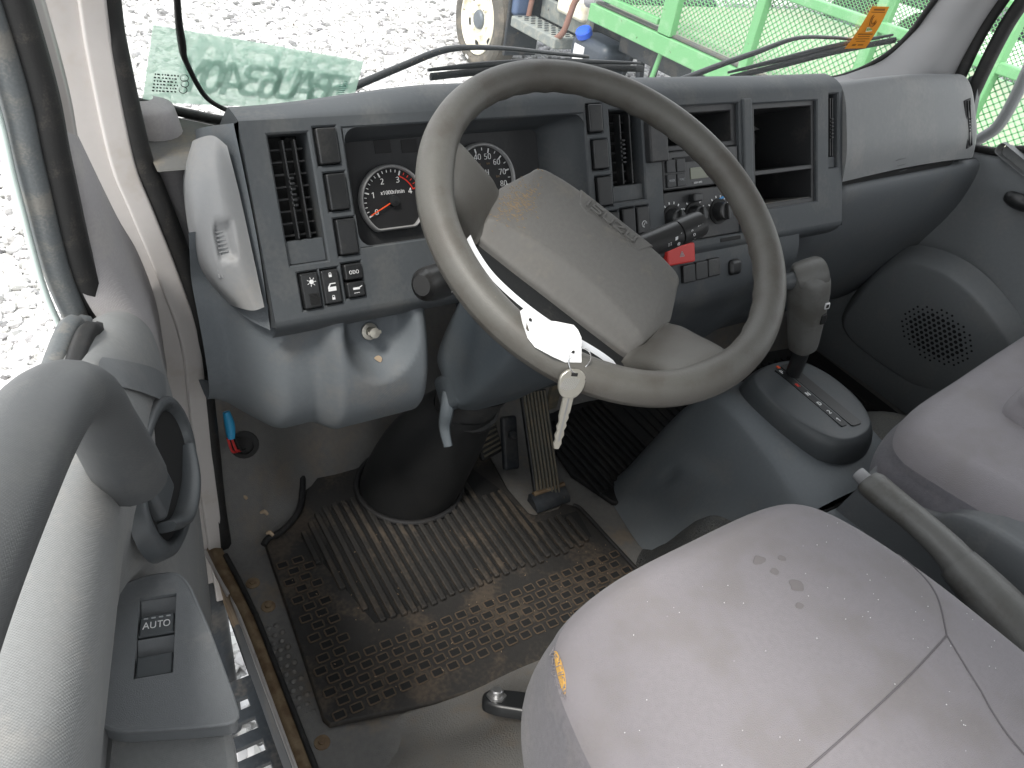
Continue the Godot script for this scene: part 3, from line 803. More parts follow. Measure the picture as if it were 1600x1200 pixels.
func dashboard() -> void:
	var d := thing("dashboard", "charcoal grey truck dashboard with gauges, square vents and open storage bins", "dashboard")
	var blanks := [[-0.240, -0.050, -0.214, -0.009], [-0.2365, -0.1005, -0.2115, -0.058], [-0.2335, -0.151, -0.2085, -0.1085], [0.134, -0.0375, 0.159, 0.0005], [0.1375, -0.086, 0.1645, -0.0455], [0.140, -0.1355, 0.167, -0.094]]
	var lower := [[-0.2845, -0.205, -0.2615, -0.1625], [-0.2605, -0.2035, -0.2375, -0.1625], [0.1795, -0.181, 0.2045, -0.141], [0.2055, -0.181, 0.231, -0.141], [0.152, -0.181, 0.176, -0.143]]
	var odo := [-0.2325, -0.2005, -0.2085, -0.1595]
	var holes := []
	for b in blanks: holes.append(b + [0.02])
	for b in lower: holes.append(b + [0.02])
	holes.append(odo + [0.02])
	var cluster := [-0.2065, -0.144, 0.1285, -0.0115, 0.012]
	var vl := [-0.2905, -0.1535, -0.2465, -0.0135, 0.05]
	var vc := [0.172, -0.132, 0.2285, -0.0095, 0.05]
	var vr := [0.630, -0.122, 0.653, -0.004, 0.05]
	var stack := [0.2625, -0.203, 0.4205, -0.0095, 0.012]
	var bins := [0.4515, -0.173, 0.600, -0.0125, 0.012]
	holes += [cluster, vl, vc, vr, stack, bins]
	var st := nst()
	frame_panel(st, DASH, [-0.318, -0.2125, 0.664, 0.0015], holes, 0.002)
	fillets(st, DASH, cluster, 0.016, -0.0001)
	# the upper edge rolls over and falls away to the glass
	surf(st, Transform3D(), 50, 14, func(u, v):
		var x := lerpf(-0.318, 0.664, u)
		var lift := 0.0015 + 0.0165 * smoothstep(-0.318, -0.06, x) * (1.0 - 0.25 * smoothstep(0.15, 0.60, x))
		var a := clampf(v / 0.45, 0, 1) * PI * 0.62
		var p := DASH * Vector3(x, 0.0015 + lift * sin(minf(a, PI / 2)), 0) + Vector3(0, 0, 0)
		p += Vector3(0, -0.006 * (1 - sin(maxf(a, PI / 2))), -0.030 * (1.0 - cos(a)))
		if v > 0.45:
			var t = (v - 0.45) / 0.55
			p = p.lerp(Vector3(x, 0.545 + 0.02 * absf(x - 0.2), -0.53 + 0.09 * pow((x - 0.35) / 0.75, 2)), t)
		return p)
	for e in [0.0, 1.0]:
		surf(st, Transform3D(), 1, 14, func(u, v):
			var x := lerpf(-0.318, 0.664, e)
			var lift := 0.0015 if e == 0.0 else 0.0139
			var a := clampf(v / 0.45, 0, 1) * PI * 0.62
			var p := DASH * Vector3(x, 0.0015 + lift * sin(minf(a, PI / 2)), 0)
			p += Vector3(0, -0.006 * (1 - sin(maxf(a, PI / 2))), -0.030 * (1.0 - cos(a)))
			if v > 0.45: p = p.lerp(Vector3(x, 0.545 + 0.02 * absf(x - 0.2), -0.53 + 0.09 * pow((x - 0.35) / 0.75, 2)), (v - 0.45) / 0.55)
			return p + Vector3(0, -0.16 * u, -0.01 * u))
	# lower lip turns under
	surf(st, Transform3D(), 30, 6, func(u, v):
		var x := lerpf(-0.318, 0.664, u)
		var a: float = v * PI * 0.6
		return DASH * Vector3(x, -0.2125 - 0.012 * sin(a) - 0.025 * maxf(0, v - 0.6), -0.012 * (1 - cos(a)) - 0.05 * maxf(0, v - 0.7)))
	# ends
	for e in [-0.318, 0.664]:
		quad(st, DASH, Vector3(e, -0.22, 0), Vector3(e, 0.0015, 0), Vector3(e, 0.0, -0.09), Vector3(e, -0.22, -0.09), Vector3(signf(e), 0, 0))
	obj("main_panel", st, M.dash, d)
	# vents
	for v in [[vl, -0.127], [vc, -0.110], [vr, -0.104]]:
		var q: Array = v[0]
		dash_box(d, "vent_plate", [q[0], q[1], q[2], v[1]], -0.030, -0.006, M.dash, 0.0015)
		vent(d, [q[0] + 0.002, v[1] + 0.001, q[2] - 0.002, q[3] - 0.006], 0.05)
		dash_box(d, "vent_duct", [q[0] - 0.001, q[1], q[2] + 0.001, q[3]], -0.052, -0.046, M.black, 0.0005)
	# blank switches
	for b in blanks:
		switch_cap(d, b)
		dash_box(d, "switch_well", [b[0], b[1], b[2], b[3]], -0.022, -0.0165, M.black, 0.0005)
	# dimmer, door lock, display and engine switches
	var marks: Material = M.white_mark
	for i in 2:
		var b: Array = lower[i]
		dash_box(d, "switch_well", b, -0.022, -0.0165, M.black, 0.0005)
		var s := switch_cap(d, b, "dimmer_switch" if i == 0 else "lock_switch")
		if i == 0:
			st = nst()
			for k in 9: rbox(st, DASH * at(-0.271, -0.1875 - 0.0016 * k, 0.005), Vector3(0.011, 0.0009, 0.003), 0.0003)
			obj("dimmer_wheel", st, M.rubber, s)
			st = nst()
			for k in 7:
				var a := TAU * k / 7.0
				rbox(st, DASH * at(-0.2715 + 0.0042 * cos(a), -0.174 + 0.0042 * sin(a), 0.0046) * Transform3D(Basis(Vector3(0, 0, 1), a), V3), Vector3(0.0022, 0.0007, 0.0006), 0.0001)
			lathe(st, DASH * at(-0.2715, -0.174, 0.0044) * Transform3D(Basis(Vector3.RIGHT, PI / 2), V3), [Vector2(0.0026, 0), Vector2(0.0026, 0.0005), Vector2(0, 0.0006)], 12)
			obj("lamp_symbol", st, marks, s)
		else:
			for yy in [-0.1705, -0.1965]:
				st = nst()
				rbox(st, DASH * at(-0.249, yy, 0.0046), Vector3(0.0034, 0.0028, 0.0006), 0.0001)
				tube(st, DASH * at(-0.249, yy + 0.0014, 0.0046), [Vector3(-0.0011, 0, 0), Vector3(-0.001, 0.0019, 0), Vector3(0.001, 0.0019, 0), Vector3(0.0011, 0, 0)], 0.00035, 5, 8)
				obj("padlock_symbol", st, marks, s)
			st = nst()
			rbox(st, DASH * at(-0.249, -0.1855, 0.0046), Vector3(0.0095, 0.0048, 0.0006), 0.0001)
			prism(st, DASH * at(-0.249, -0.183, 0.0043), V2s([-0.0047, 0, -0.0018, 0.0042, 0.0047, 0.0042, 0.0047, 0.003, -0.001, 0.003, -0.0028, 0]), 0, 0.0006)
			obj("door_symbol", st, marks, s)
	dash_box(d, "switch_well", odo, -0.022, -0.0165, M.black, 0.0005)
	var s1 := switch_cap(d, [odo[0], -0.1800, odo[2], odo[3]], "display_switch")
	text(s1, "ODO", DASH * at(-0.2205, -0.1705, 0.0048), 0.0040, marks)
	var s2 := switch_cap(d, [odo[0], odo[1], odo[2], -0.1805], "oil_switch")
	st = nst()
	rbox(st, DASH * at(-0.2205, -0.1895, 0.0046), Vector3(0.008, 0.0026, 0.0006), 0.0001)
	rbox(st, rot(DASH * at(-0.2155, -0.1882, 0.0046), Vector3(0, 0, 1), 25), Vector3(0.005, 0.0009, 0.0006), 0.0001)
	for k in 3: rbox(st, DASH * at(-0.223 + 0.0024 * k, -0.1945, 0.0046), Vector3(0.0016, 0.0008, 0.0006), 0.0001)
	obj("oil_symbol", st, marks, s2)
	for i in [2, 3, 4]:
		dash_box(d, "switch_well", lower[i], -0.022, -0.0165, M.black, 0.0005)
		var s := switch_cap(d, lower[i], "cruise_switch" if i == 3 else "blank_switch")
		if i == 3:
			st = nst()
			tube(st, DASH * at(0.2183, -0.1665, 0.0047), [Vector3(0.0045, 0, 0), Vector3(0.003, 0.0034, 0), Vector3(-0.001, 0.0042, 0), Vector3(-0.0042, 0.001, 0), Vector3(-0.0032, -0.003, 0), Vector3(0.0, -0.0044, 0)], 0.0005, 5, 16)
			rbox(st, rot(DASH * at(0.2183, -0.1665, 0.0047), Vector3(0, 0, 1), 50), Vector3(0.006, 0.0008, 0.0006), 0.0001)
			obj("dial_symbol", st, marks, s)
	# instrument cluster: hooded recess, smoked face, two gauges
	var k := Node3D.new()
	k.name = "instrument_cluster"
	d.add_child(k)
	st = nst()
	var fr := rect_loop(cluster[0], cluster[1], cluster[2], cluster[3], 0.016, 6)
	var bk := rect_loop(-0.187, -0.152, 0.095, -0.022, 0.012, 6)
	surf(st, DASH, fr.size(), 6, func(u, v):
		var i := int(round(u * fr.size())) % fr.size()
		var q: Vector2 = fr[i].lerp(bk[i], smoothstep(0, 1, v))
		return Vector3(q.x, q.y, -0.0015 - 0.066 * v), true)
	obj("hood", st, M.dash, k)
	st = nst()
	prism(st, DASH * at(0, 0, -0.075), bk, 0.0, 0.008)
	obj("cluster_face", st, M.dash_dark, k)
	st = nst()
	for q in [[-0.134, -0.030], [-0.098, -0.032], [-0.060, -0.040]]: rbox(st, DASH * at(q[0], q[1], -0.0665), Vector3(0.022, 0.016, 0.001), 0.0004)
	obj("warning_lamp", st, M.gauge_face, k)
	gauge(k, -0.1335, -0.0965, 0.0445, false)
	gauge(k, 0.0005, -0.082, 0.0475, true)
	# centre stack
	var c := Node3D.new()
	c.name = "centre_stack"
	d.add_child(c)
	st = nst()
	var pocket := [0.276, -0.0625, 0.4105, -0.0195, 0.10]
	frame_panel(st, DASH * at(0, 0, -0.007), [0.2615, -0.0695, 0.4215, -0.0085], [pocket], 0.0015)
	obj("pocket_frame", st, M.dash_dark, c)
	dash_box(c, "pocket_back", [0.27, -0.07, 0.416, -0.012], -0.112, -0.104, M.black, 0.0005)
	dash_box(c, "radio", [0.264, -0.1255, 0.4195, -0.0705], -0.03, -0.003, M.black_plastic, 0.003, 2)
	dash_box(c, "tape_slot", [0.285, -0.0875, 0.40, -0.0795], -0.006, -0.0015, M.black, 0.0005)
	dash_box(c, "radio_display", [0.318, -0.113, 0.362, -0.0965], -0.006, -0.0018, M.lcd, 0.0005)
	text(c, "WMA-MP3", DASH * at(0.332, -0.1185, -0.0020), 0.0026, marks)
	for i in 4:
		var b := dash_box(c, "radio_button", [0.2705 + 0.0195 * (i % 2), -0.121 + 0.0205 * (i / 2), 0.2875 + 0.0195 * (i % 2), -0.1025 + 0.0205 * (i / 2)], -0.006, 0.0, M.dash_dark, 0.0012)
		if i < 2: text(b, ["MODE", "FUNC"][i], DASH * at(0.279 + 0.0195 * (i % 2), -0.1115 + 0.0205 * (i / 2), 0.0004), 0.0030, M.grey_mark)
	for i in 6: dash_box(c, "radio_button", [0.366 + 0.0082 * i, -0.1225, 0.3735 + 0.0082 * i, -0.114], -0.006, -0.0008, M.dash_dark, 0.001)
	st = nst()
	lathe(st, DASH * at(0.395, -0.099, -0.003) * Transform3D(Basis(Vector3.RIGHT, PI / 2), V3), [Vector2(0.014, 0), Vector2(0.0135, 0.010), Vector2(0.012, 0.0115), Vector2(0, 0.0115)], 22)
	obj("volume_knob", st, M.black_plastic, c)
	dash_box(c, "climate_panel", [0.264, -0.2025, 0.4195, -0.1275], -0.03, -0.004, M.dash_dark, 0.002)
	for i in 3:
		var T := DASH * at(0.279 + 0.0435 * i + (0.008 if i == 2 else 0.0), -0.1655, -0.004) * Transform3D(Basis(Vector3.RIGHT, PI / 2), V3)
		st = nst()
		lathe(st, T, [Vector2(0.019, -0.001), Vector2(0.019, 0.002), Vector2(0.0, 0.002)], 24)
		obj("dial_ring", st, M.black, c)
		st = nst()
		lathe(st, T, [Vector2(0.0145, 0.001), Vector2(0.013, 0.016), Vector2(0.0115, 0.018), Vector2(0, 0.018)], 22)
		rbox(st, T * at(0, 0.019, 0), Vector3(0.004, 0.008, 0.024), 0.0015)
		obj("climate_knob", st, M.black_plastic, c)
		st = nst()
		for j in 6:
			var a := deg_to_rad(30.0 + 24.0 * j)
			rbox(st, T * Transform3D(Basis(Vector3.UP, a), Vector3(cos(a), 0, -sin(a)) * 0.0225 + Vector3(0, 0.0006, 0)), Vector3(0.0034, 0.0006, 0.0022), 0.0003)
		obj("dial_marks", st, M.white_mark, c)
	st = nst()
	for j in 10:
		var a := deg_to_rad(95.0 + 13.0 * j)
		rbox(st, DASH * at(0.388, -0.1655, -0.0035) * Transform3D(Basis(Vector3(0, 0, 1), a), Vector3(cos(a), sin(a), 0) * 0.0205), Vector3(0.0035, 0.0055, 0.001), 0.0003)
	obj("cold_band", st, M.dial_blue, c)
	dash_box(c, "fan_lever", [0.312, -0.146, 0.330, -0.134], -0.004, 0.010, M.black_plastic, 0.003, 2)
	# boxy plug cover beside the centre vent
	dash_box(d, "plug_cover", [0.2315, -0.0835, 0.2655, -0.027], -0.004, 0.012, M.dash_dark, 0.003, 2)
	# open storage bins
	var b := Node3D.new()
	b.name = "storage_bins"
	d.add_child(b)
	st = nst()
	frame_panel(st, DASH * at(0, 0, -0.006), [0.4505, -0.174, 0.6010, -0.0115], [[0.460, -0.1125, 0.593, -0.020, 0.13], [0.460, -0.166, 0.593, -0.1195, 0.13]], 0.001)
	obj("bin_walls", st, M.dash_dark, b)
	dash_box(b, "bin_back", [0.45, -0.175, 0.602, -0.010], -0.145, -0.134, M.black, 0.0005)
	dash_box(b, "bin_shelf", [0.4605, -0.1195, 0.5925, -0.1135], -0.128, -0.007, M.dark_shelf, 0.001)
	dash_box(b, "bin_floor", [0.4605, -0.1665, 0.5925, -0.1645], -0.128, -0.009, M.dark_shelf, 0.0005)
	dash_box(d, "divider", [0.4255, -0.2, 0.4445, -0.004], -0.004, 0.0045, M.dash, 0.003, 2)
	# light grey fuse cover at the driver's end
	st = nst()
	var re := [Vector3(-0.333, -0.022, -0.004), Vector3(-0.330, -0.07, -0.003), Vector3(-0.328, -0.13, -0.003), Vector3(-0.326, -0.194, -0.004)]
	var mi := [Vector3(-0.344, -0.010, -0.012), Vector3(-0.352, -0.06, 0.002), Vector3(-0.351, -0.13, 0.002), Vector3(-0.338, -0.196, -0.006)]
	var le := [Vector3(-0.360, -0.012, -0.030), Vector3(-0.374, -0.055, -0.022), Vector3(-0.375, -0.14, -0.020), Vector3(-0.350, -0.192, -0.020)]
	var fa := [Vector3(-0.356, -0.014, -0.07), Vector3(-0.372, -0.055, -0.08), Vector3(-0.374, -0.14, -0.08), Vector3(-0.350, -0.192, -0.07)]
	surf(st, DASH, 28, 40, func(u, v):
		var p: Vector3 = spline([spline(re, v), spline(mi, v), spline(le, v), spline(fa, v)], u)
		var q := Vector2((p.x + 0.354) / 0.010, (p.y + 0.118) / 0.022)
		var g := 1.0 - smoothstep(0.6, 1.0, maxf(absf(q.x), absf(q.y)))
		p.z -= 0.009 * g
		return p)
	quad(st, DASH, Vector3(-0.333, -0.022, -0.004), Vector3(-0.326, -0.194, -0.004), Vector3(-0.326, -0.194, -0.06), Vector3(-0.333, -0.022, -0.06), Vector3(1, 0, 0))
	var fuse := obj("fuse_cover", st, M.light_grey, d)
	st = nst()
	for i in 6: rbox(st, DASH * at(-0.3565, -0.108 - 0.0042 * i, -0.0075), Vector3(0.010, 0.0018, 0.003), 0.0006)
	obj("pull_ribs", st, M.light_grey, fuse)
	st = nst()
	for q in [[-0.066, 7], [-0.073, 6], [-0.140, 5], [-0.147, 4], [-0.154, 5]]:
		for i in q[1]: rbox(st, DASH * at(-0.3655 + 0.0028 * i, q[0], -0.0095 + 0.0007 * i), Vector3(0.0019, 0.0042, 0.0022), 0.0004)
	obj("embossed_marks", st, M.light_grey, fuse)
	# end cheek behind the cover
	st = nst()
	patch(st, Transform3D(), [[Vector3(-0.322, 0.688, -0.255), Vector3(-0.338, 0.675, -0.285), Vector3(-0.346, 0.655, -0.33)], [Vector3(-0.320, 0.58, -0.200), Vector3(-0.342, 0.575, -0.25), Vector3(-0.350, 0.57, -0.33)], [Vector3(-0.320, 0.48, -0.170), Vector3(-0.345, 0.49, -0.20), Vector3(-0.355, 0.48, -0.30)]], 10, 12)
	obj("end_cheek", st, M.dash_lower, d)
	# passenger side: padded airbag face with its seam, end vent, rounded top
	st = nst()
	surf(st, Transform3D(), 40, 34, func(u, v):
		var xr := lerpf(1.040, 1.078, smoothstep(0.2, 1.0, v))
		var x := lerpf(0.6648, xr, u)
		var prof: Array = [Vector3(0, 0.60, -0.42), Vector3(0, 0.655, -0.34), Vector3(0, 0.688, -0.288), Vector3(0, 0.697, -0.262), Vector3(0, 0.680, -0.240), Vector3(0, 0.640, -0.216), Vector3(0, 0.600, -0.196), Vector3(0, 0.558, -0.184)]
		var p: Vector3 = spline(prof, v)
		var end := smoothstep(0.92, 1.0, u)
		p.z -= 0.035 * end * end
		p.y -= 0.022 * end * end * (1.0 - v)
		p.y += 0.006 * sin(u * PI)
		p.y += 0.012 * u * v
		return Vector3(x, p.y, p.z))
	surf(st, Transform3D(), 2, 24, func(u, v):
		var prof: Array = [Vector3(0, 0.60, -0.42), Vector3(0, 0.655, -0.34), Vector3(0, 0.688, -0.288), Vector3(0, 0.697, -0.262), Vector3(0, 0.680, -0.240), Vector3(0, 0.640, -0.216), Vector3(0, 0.600, -0.196), Vector3(0, 0.558, -0.184)]
		var p: Vector3 = spline(prof, v)
		return Vector3(0.6648, p.y - 0.03 * u, p.z - 0.06 * u))
	var pad := obj("airbag_pad", st, M.pad_grey, d, "mid grey padded panel above the passenger's knees")
	st = nst()
	for i in 3: rbox(st, rot(Transform3D(DASH.basis, Vector3(0.815 + 0.003 * i, 0.585 - 0.009 * i, -0.187 + 0.0045 * i)), Vector3(0, 0, 1), 5), Vector3(0.028 - 0.004 * i, 0.0006, 0.0012), 0.0002)
	obj("embossed_lines", st, M.dash, pad)
	box_obj("dash_core", at(0.60, 0.44, -0.43), Vector3(0.90, 0.30, 0.20), M.black, d, 0.01)
	# end cap with the narrow vent
	st = nst()
	patch(st, Transform3D(), [[Vector3(1.036, 0.668, -0.305), Vector3(1.055, 0.655, -0.300), Vector3(1.075, 0.635, -0.33)], [Vector3(1.052, 0.630, -0.262), Vector3(1.078, 0.618, -0.260), Vector3(1.09, 0.60, -0.30)], [Vector3(1.074, 0.566, -0.222), Vector3(1.094, 0.560, -0.215), Vector3(1.105, 0.55, -0.28)], [Vector3(1.05, 0.525, -0.21), Vector3(1.085, 0.52, -0.20), Vector3(1.10, 0.50, -0.27)]], 12, 18)
	obj("end_cap", st, M.dash, d)
	var VT := DASH * at(1.022, -0.072, 0.006) * Transform3D(Basis(Vector3.UP, 0.1), V3)
	st = nst()
	rbox(st, rot(VT, Vector3(0, 0, 1), 12), Vector3(0.026, 0.090, 0.012), 0.002)
	obj("vent_opening", st, M.black, d)
	for i in 2:
		st = nst()
		rbox(st, rot(VT * at(-0.006 + 0.009 * i, 0, 0.004), Vector3(0, 0, 1), 12), Vector3(0.0016, 0.084, 0.009), 0.0005)
		obj("upright_slat", st, M.black_plastic, d)
	st = nst()
	for i in 5: rbox(st, rot(VT * at(-0.0005, -0.014 + 0.0055 * i, 0.006), Vector3(0, 0, 1), 12), Vector3(0.006, 0.003, 0.008), 0.001)
	obj("thumb_grip", st, M.black_plastic, d)
	# seam under the pad, glove box and lower panel running down to the passenger's feet
	st = nst()
	surf(st, Transform3D(), 30, 2, func(u, v): return Vector3(lerpf(0.667, 1.05, u), 0.556 - 0.010 * v + 0.012 * u, -0.192 + 0.0 * v - 0.02 * smoothstep(0.86, 1.0, u)))
	obj("pad_seam", st, M.black, d)
	st = nst()
	surf(st, Transform3D(), 44, 30, func(u, v):
		var x := lerpf(0.46, 1.10, u)
		var prof: Array = [Vector3(0, 0.546, -0.200), Vector3(0, 0.541, -0.186), Vector3(0, 0.510, -0.181), Vector3(0, 0.44, -0.192), Vector3(0, 0.36, -0.222), Vector3(0, 0.28, -0.255), Vector3(0, 0.20, -0.30), Vector3(0, 0.14, -0.36), Vector3(0, 0.12, -0.50)]
		var p: Vector3 = spline(prof, v)
		p.z -= 0.05 * smoothstep(0.66, 0.52, x)
		p.y -= 0.075 * smoothstep(0.672, 0.655, x) * clampf(1.0 - v * 2.5, 0, 1)
		p.y += 0.012 * clampf((x - 0.667) / 0.38, 0, 1) * (1.0 - v)
		return Vector3(x, p.y, p.z))
	obj("glove_box", st, M.glove, d)
	st = nst()
	tube(st, Transform3D(), [Vector3(0.50, 0.462, -0.205), Vector3(0.56, 0.474, -0.186), Vector3(0.62, 0.487, -0.176), Vector3(0.66, 0.493, -0.172)], 0.0022, 6)
	obj("panel_seam", st, M.light_grey, d)
	# lower centre: hazard switch, blanks, card slot
	st = nst()
	surf(st, DASH, 24, 20, func(u, v):
		var x := lerpf(0.05, 0.56, u)
		var prof: Array = [Vector3(0, -0.205, -0.014), Vector3(0, -0.225, -0.006), Vector3(0, -0.27, -0.006), Vector3(0, -0.30, -0.016), Vector3(0, -0.33, -0.05), Vector3(0, -0.37, -0.09), Vector3(0, -0.42, -0.16), Vector3(0, -0.44, -0.26)]
		var p: Vector3 = spline(prof, v)
		return Vector3(x, p.y + 0.03 * smoothstep(0.40, 0.56, x), p.z))
	obj("lower_centre_panel", st, M.dash, d)
	var hz := dash_box(d, "hazard_switch", [0.258, -0.2335, 0.3135, -0.2045], -0.012, 0.006, M.hazard_red, 0.003, 2)
	st = nst()
	for i in 3:
		var a := TAU * i / 3.0 + PI / 2
		rbox(st, DASH * at(0.286, -0.2195, 0.0063) * Transform3D(Basis(Vector3(0, 0, 1), a + PI / 2), Vector3(cos(a + PI), sin(a + PI), 0) * 0.0026), Vector3(0.0088, 0.0009, 0.0006), 0.0002)
		rbox(st, DASH * at(0.286, -0.2195, 0.0063) * Transform3D(Basis(Vector3(0, 0, 1), a + PI / 2), Vector3(cos(a + PI), sin(a + PI), 0) * 0.0011), Vector3(0.0036, 0.0008, 0.0006), 0.0002)
	obj("warning_triangle", st, M.grey_mark, hz)
	for i in 3: dash_box(d, "blank_switch", [0.292 + 0.0262 * i, -0.2645 + 0.001 * i, 0.3172 + 0.0262 * i, -0.237 + 0.001 * i], -0.012, 0.001, M.black_plastic, 0.002)
	dash_box(d, "card_slot", [0.372, -0.2125, 0.416, -0.2065], -0.02, 0.0012, M.black, 0.001)
	dash_box(d, "power_socket", [0.392, -0.268, 0.418, -0.243], -0.012, 0.002, M.black_plastic, 0.010, 3)
	# driver's knee panel with its scooped pocket and hook
	st = nst()
	surf(st, Transform3D(), 64, 56, func(u, v):
		var x := lerpf(-0.385, -0.108, u)
		var prof: Array = [Vector3(0, 0.500, -0.175), Vector3(0, 0.470, -0.158), Vector3(0, 0.43, -0.142), Vector3(0, 0.385, -0.134), Vector3(0, 0.345, -0.140), Vector3(0, 0.316, -0.165), Vector3(0, 0.308, -0.21), Vector3(0, 0.315, -0.30)]
		var p: Vector3 = spline(prof, v)
		p.z -= (0.026 * smoothstep(-0.243, -0.272, x) + 0.040 * smoothstep(-0.300, -0.365, x)) * smoothstep(-0.05, 0.25, v)
		p.y += 0.085 * smoothstep(-0.312, -0.345, x) * pow(1.0 - v, 1.6) + 0.050 * smoothstep(-0.335, -0.385, x) * v * v
		p.z -= 0.045 * smoothstep(-0.312, -0.360, x) * pow(1.0 - v, 1.6)
		p.y -= 0.008 * smoothstep(0.5, 0.8, v)
		# rounded inner end
		var e := smoothstep(0.88, 1.0, u)
		p.z -= 0.055 * e * e
		# scoop
		var q := Vector2((x + 0.190) / 0.050, (p.y - 0.455) / 0.060)
		p.z -= 0.032 * (1.0 - smoothstep(0.62, 1.0, q.length()))
		return Vector3(x, p.y, p.z))
	var knee := obj("knee_panel", st, M.dash_lower, d)
	st = nst()
	var HT := Transform3D(DASH.basis, Vector3(-0.196, 0.447, -0.176))
	lathe(st, HT * Transform3D(Basis(Vector3.RIGHT, PI / 2), V3), [Vector2(0.011, 0), Vector2(0.0105, 0.002), Vector2(0.006, 0.003), Vector2(0.0045, 0.012), Vector2(0.007, 0.014), Vector2(0.0065, 0.019), Vector2(0, 0.020)], 16)
	rbox(st, HT * at(0, 0, 0.017), Vector3(0.018, 0.005, 0.004), 0.0015)
	obj("latch_stud", st, M.key_metal, knee)
	st = nst()
	prism(st, Transform3D(Basis(Vector3(1, 0, 0), Vector3(0, 0.9, -0.42), Vector3(0, 0.42, 0.9)), Vector3(-0.190, 0.414, -0.1605)), round_loop(V2s([-0.005, 0.002, 0.001, 0.004, 0.005, 0.0, 0.003, -0.005, -0.001, -0.003])), 0.0, 0.0008)
	obj("mud_stain", st, M.tan_paper, knee)

# ---------------------------------------------------------------- steering
func wheel_frame() -> Transform3D:
	var n := Vector3(0, 0.8814, 0.4724)
	var v := Vector3(0, 0.4724, -0.8814)
	var t := deg_to_rad(56)
	var a := Vector3(1, 0, 0) * cos(t) - v * sin(t)
	var b := Vector3(1, 0, 0) * sin(t) + v * cos(t)
	return Transform3D(Basis(a, b, n), Vector3(0, 0.66, 0))

# height of the hub pad over the rim's plane: flat top, a bevel along the lower edge, a steeper lower face
func pad_height(x: float, y: float) -> float:
	var ridge := -0.046 - 0.016 * pow(x / 0.11, 2)
	var h := -0.045 - 0.005 * pow(x / 0.12, 2)
	h -= 0.009 * clampf((ridge - y) / 0.013, 0, 1)
	h -= 0.012 * clampf((ridge - 0.013 - y) / 0.026, 0, 1)
	h -= 0.008 * smoothstep(0.050, 0.066, y)
	h -= 0.006 * smoothstep(0.096, 0.122, absf(x))
	return h

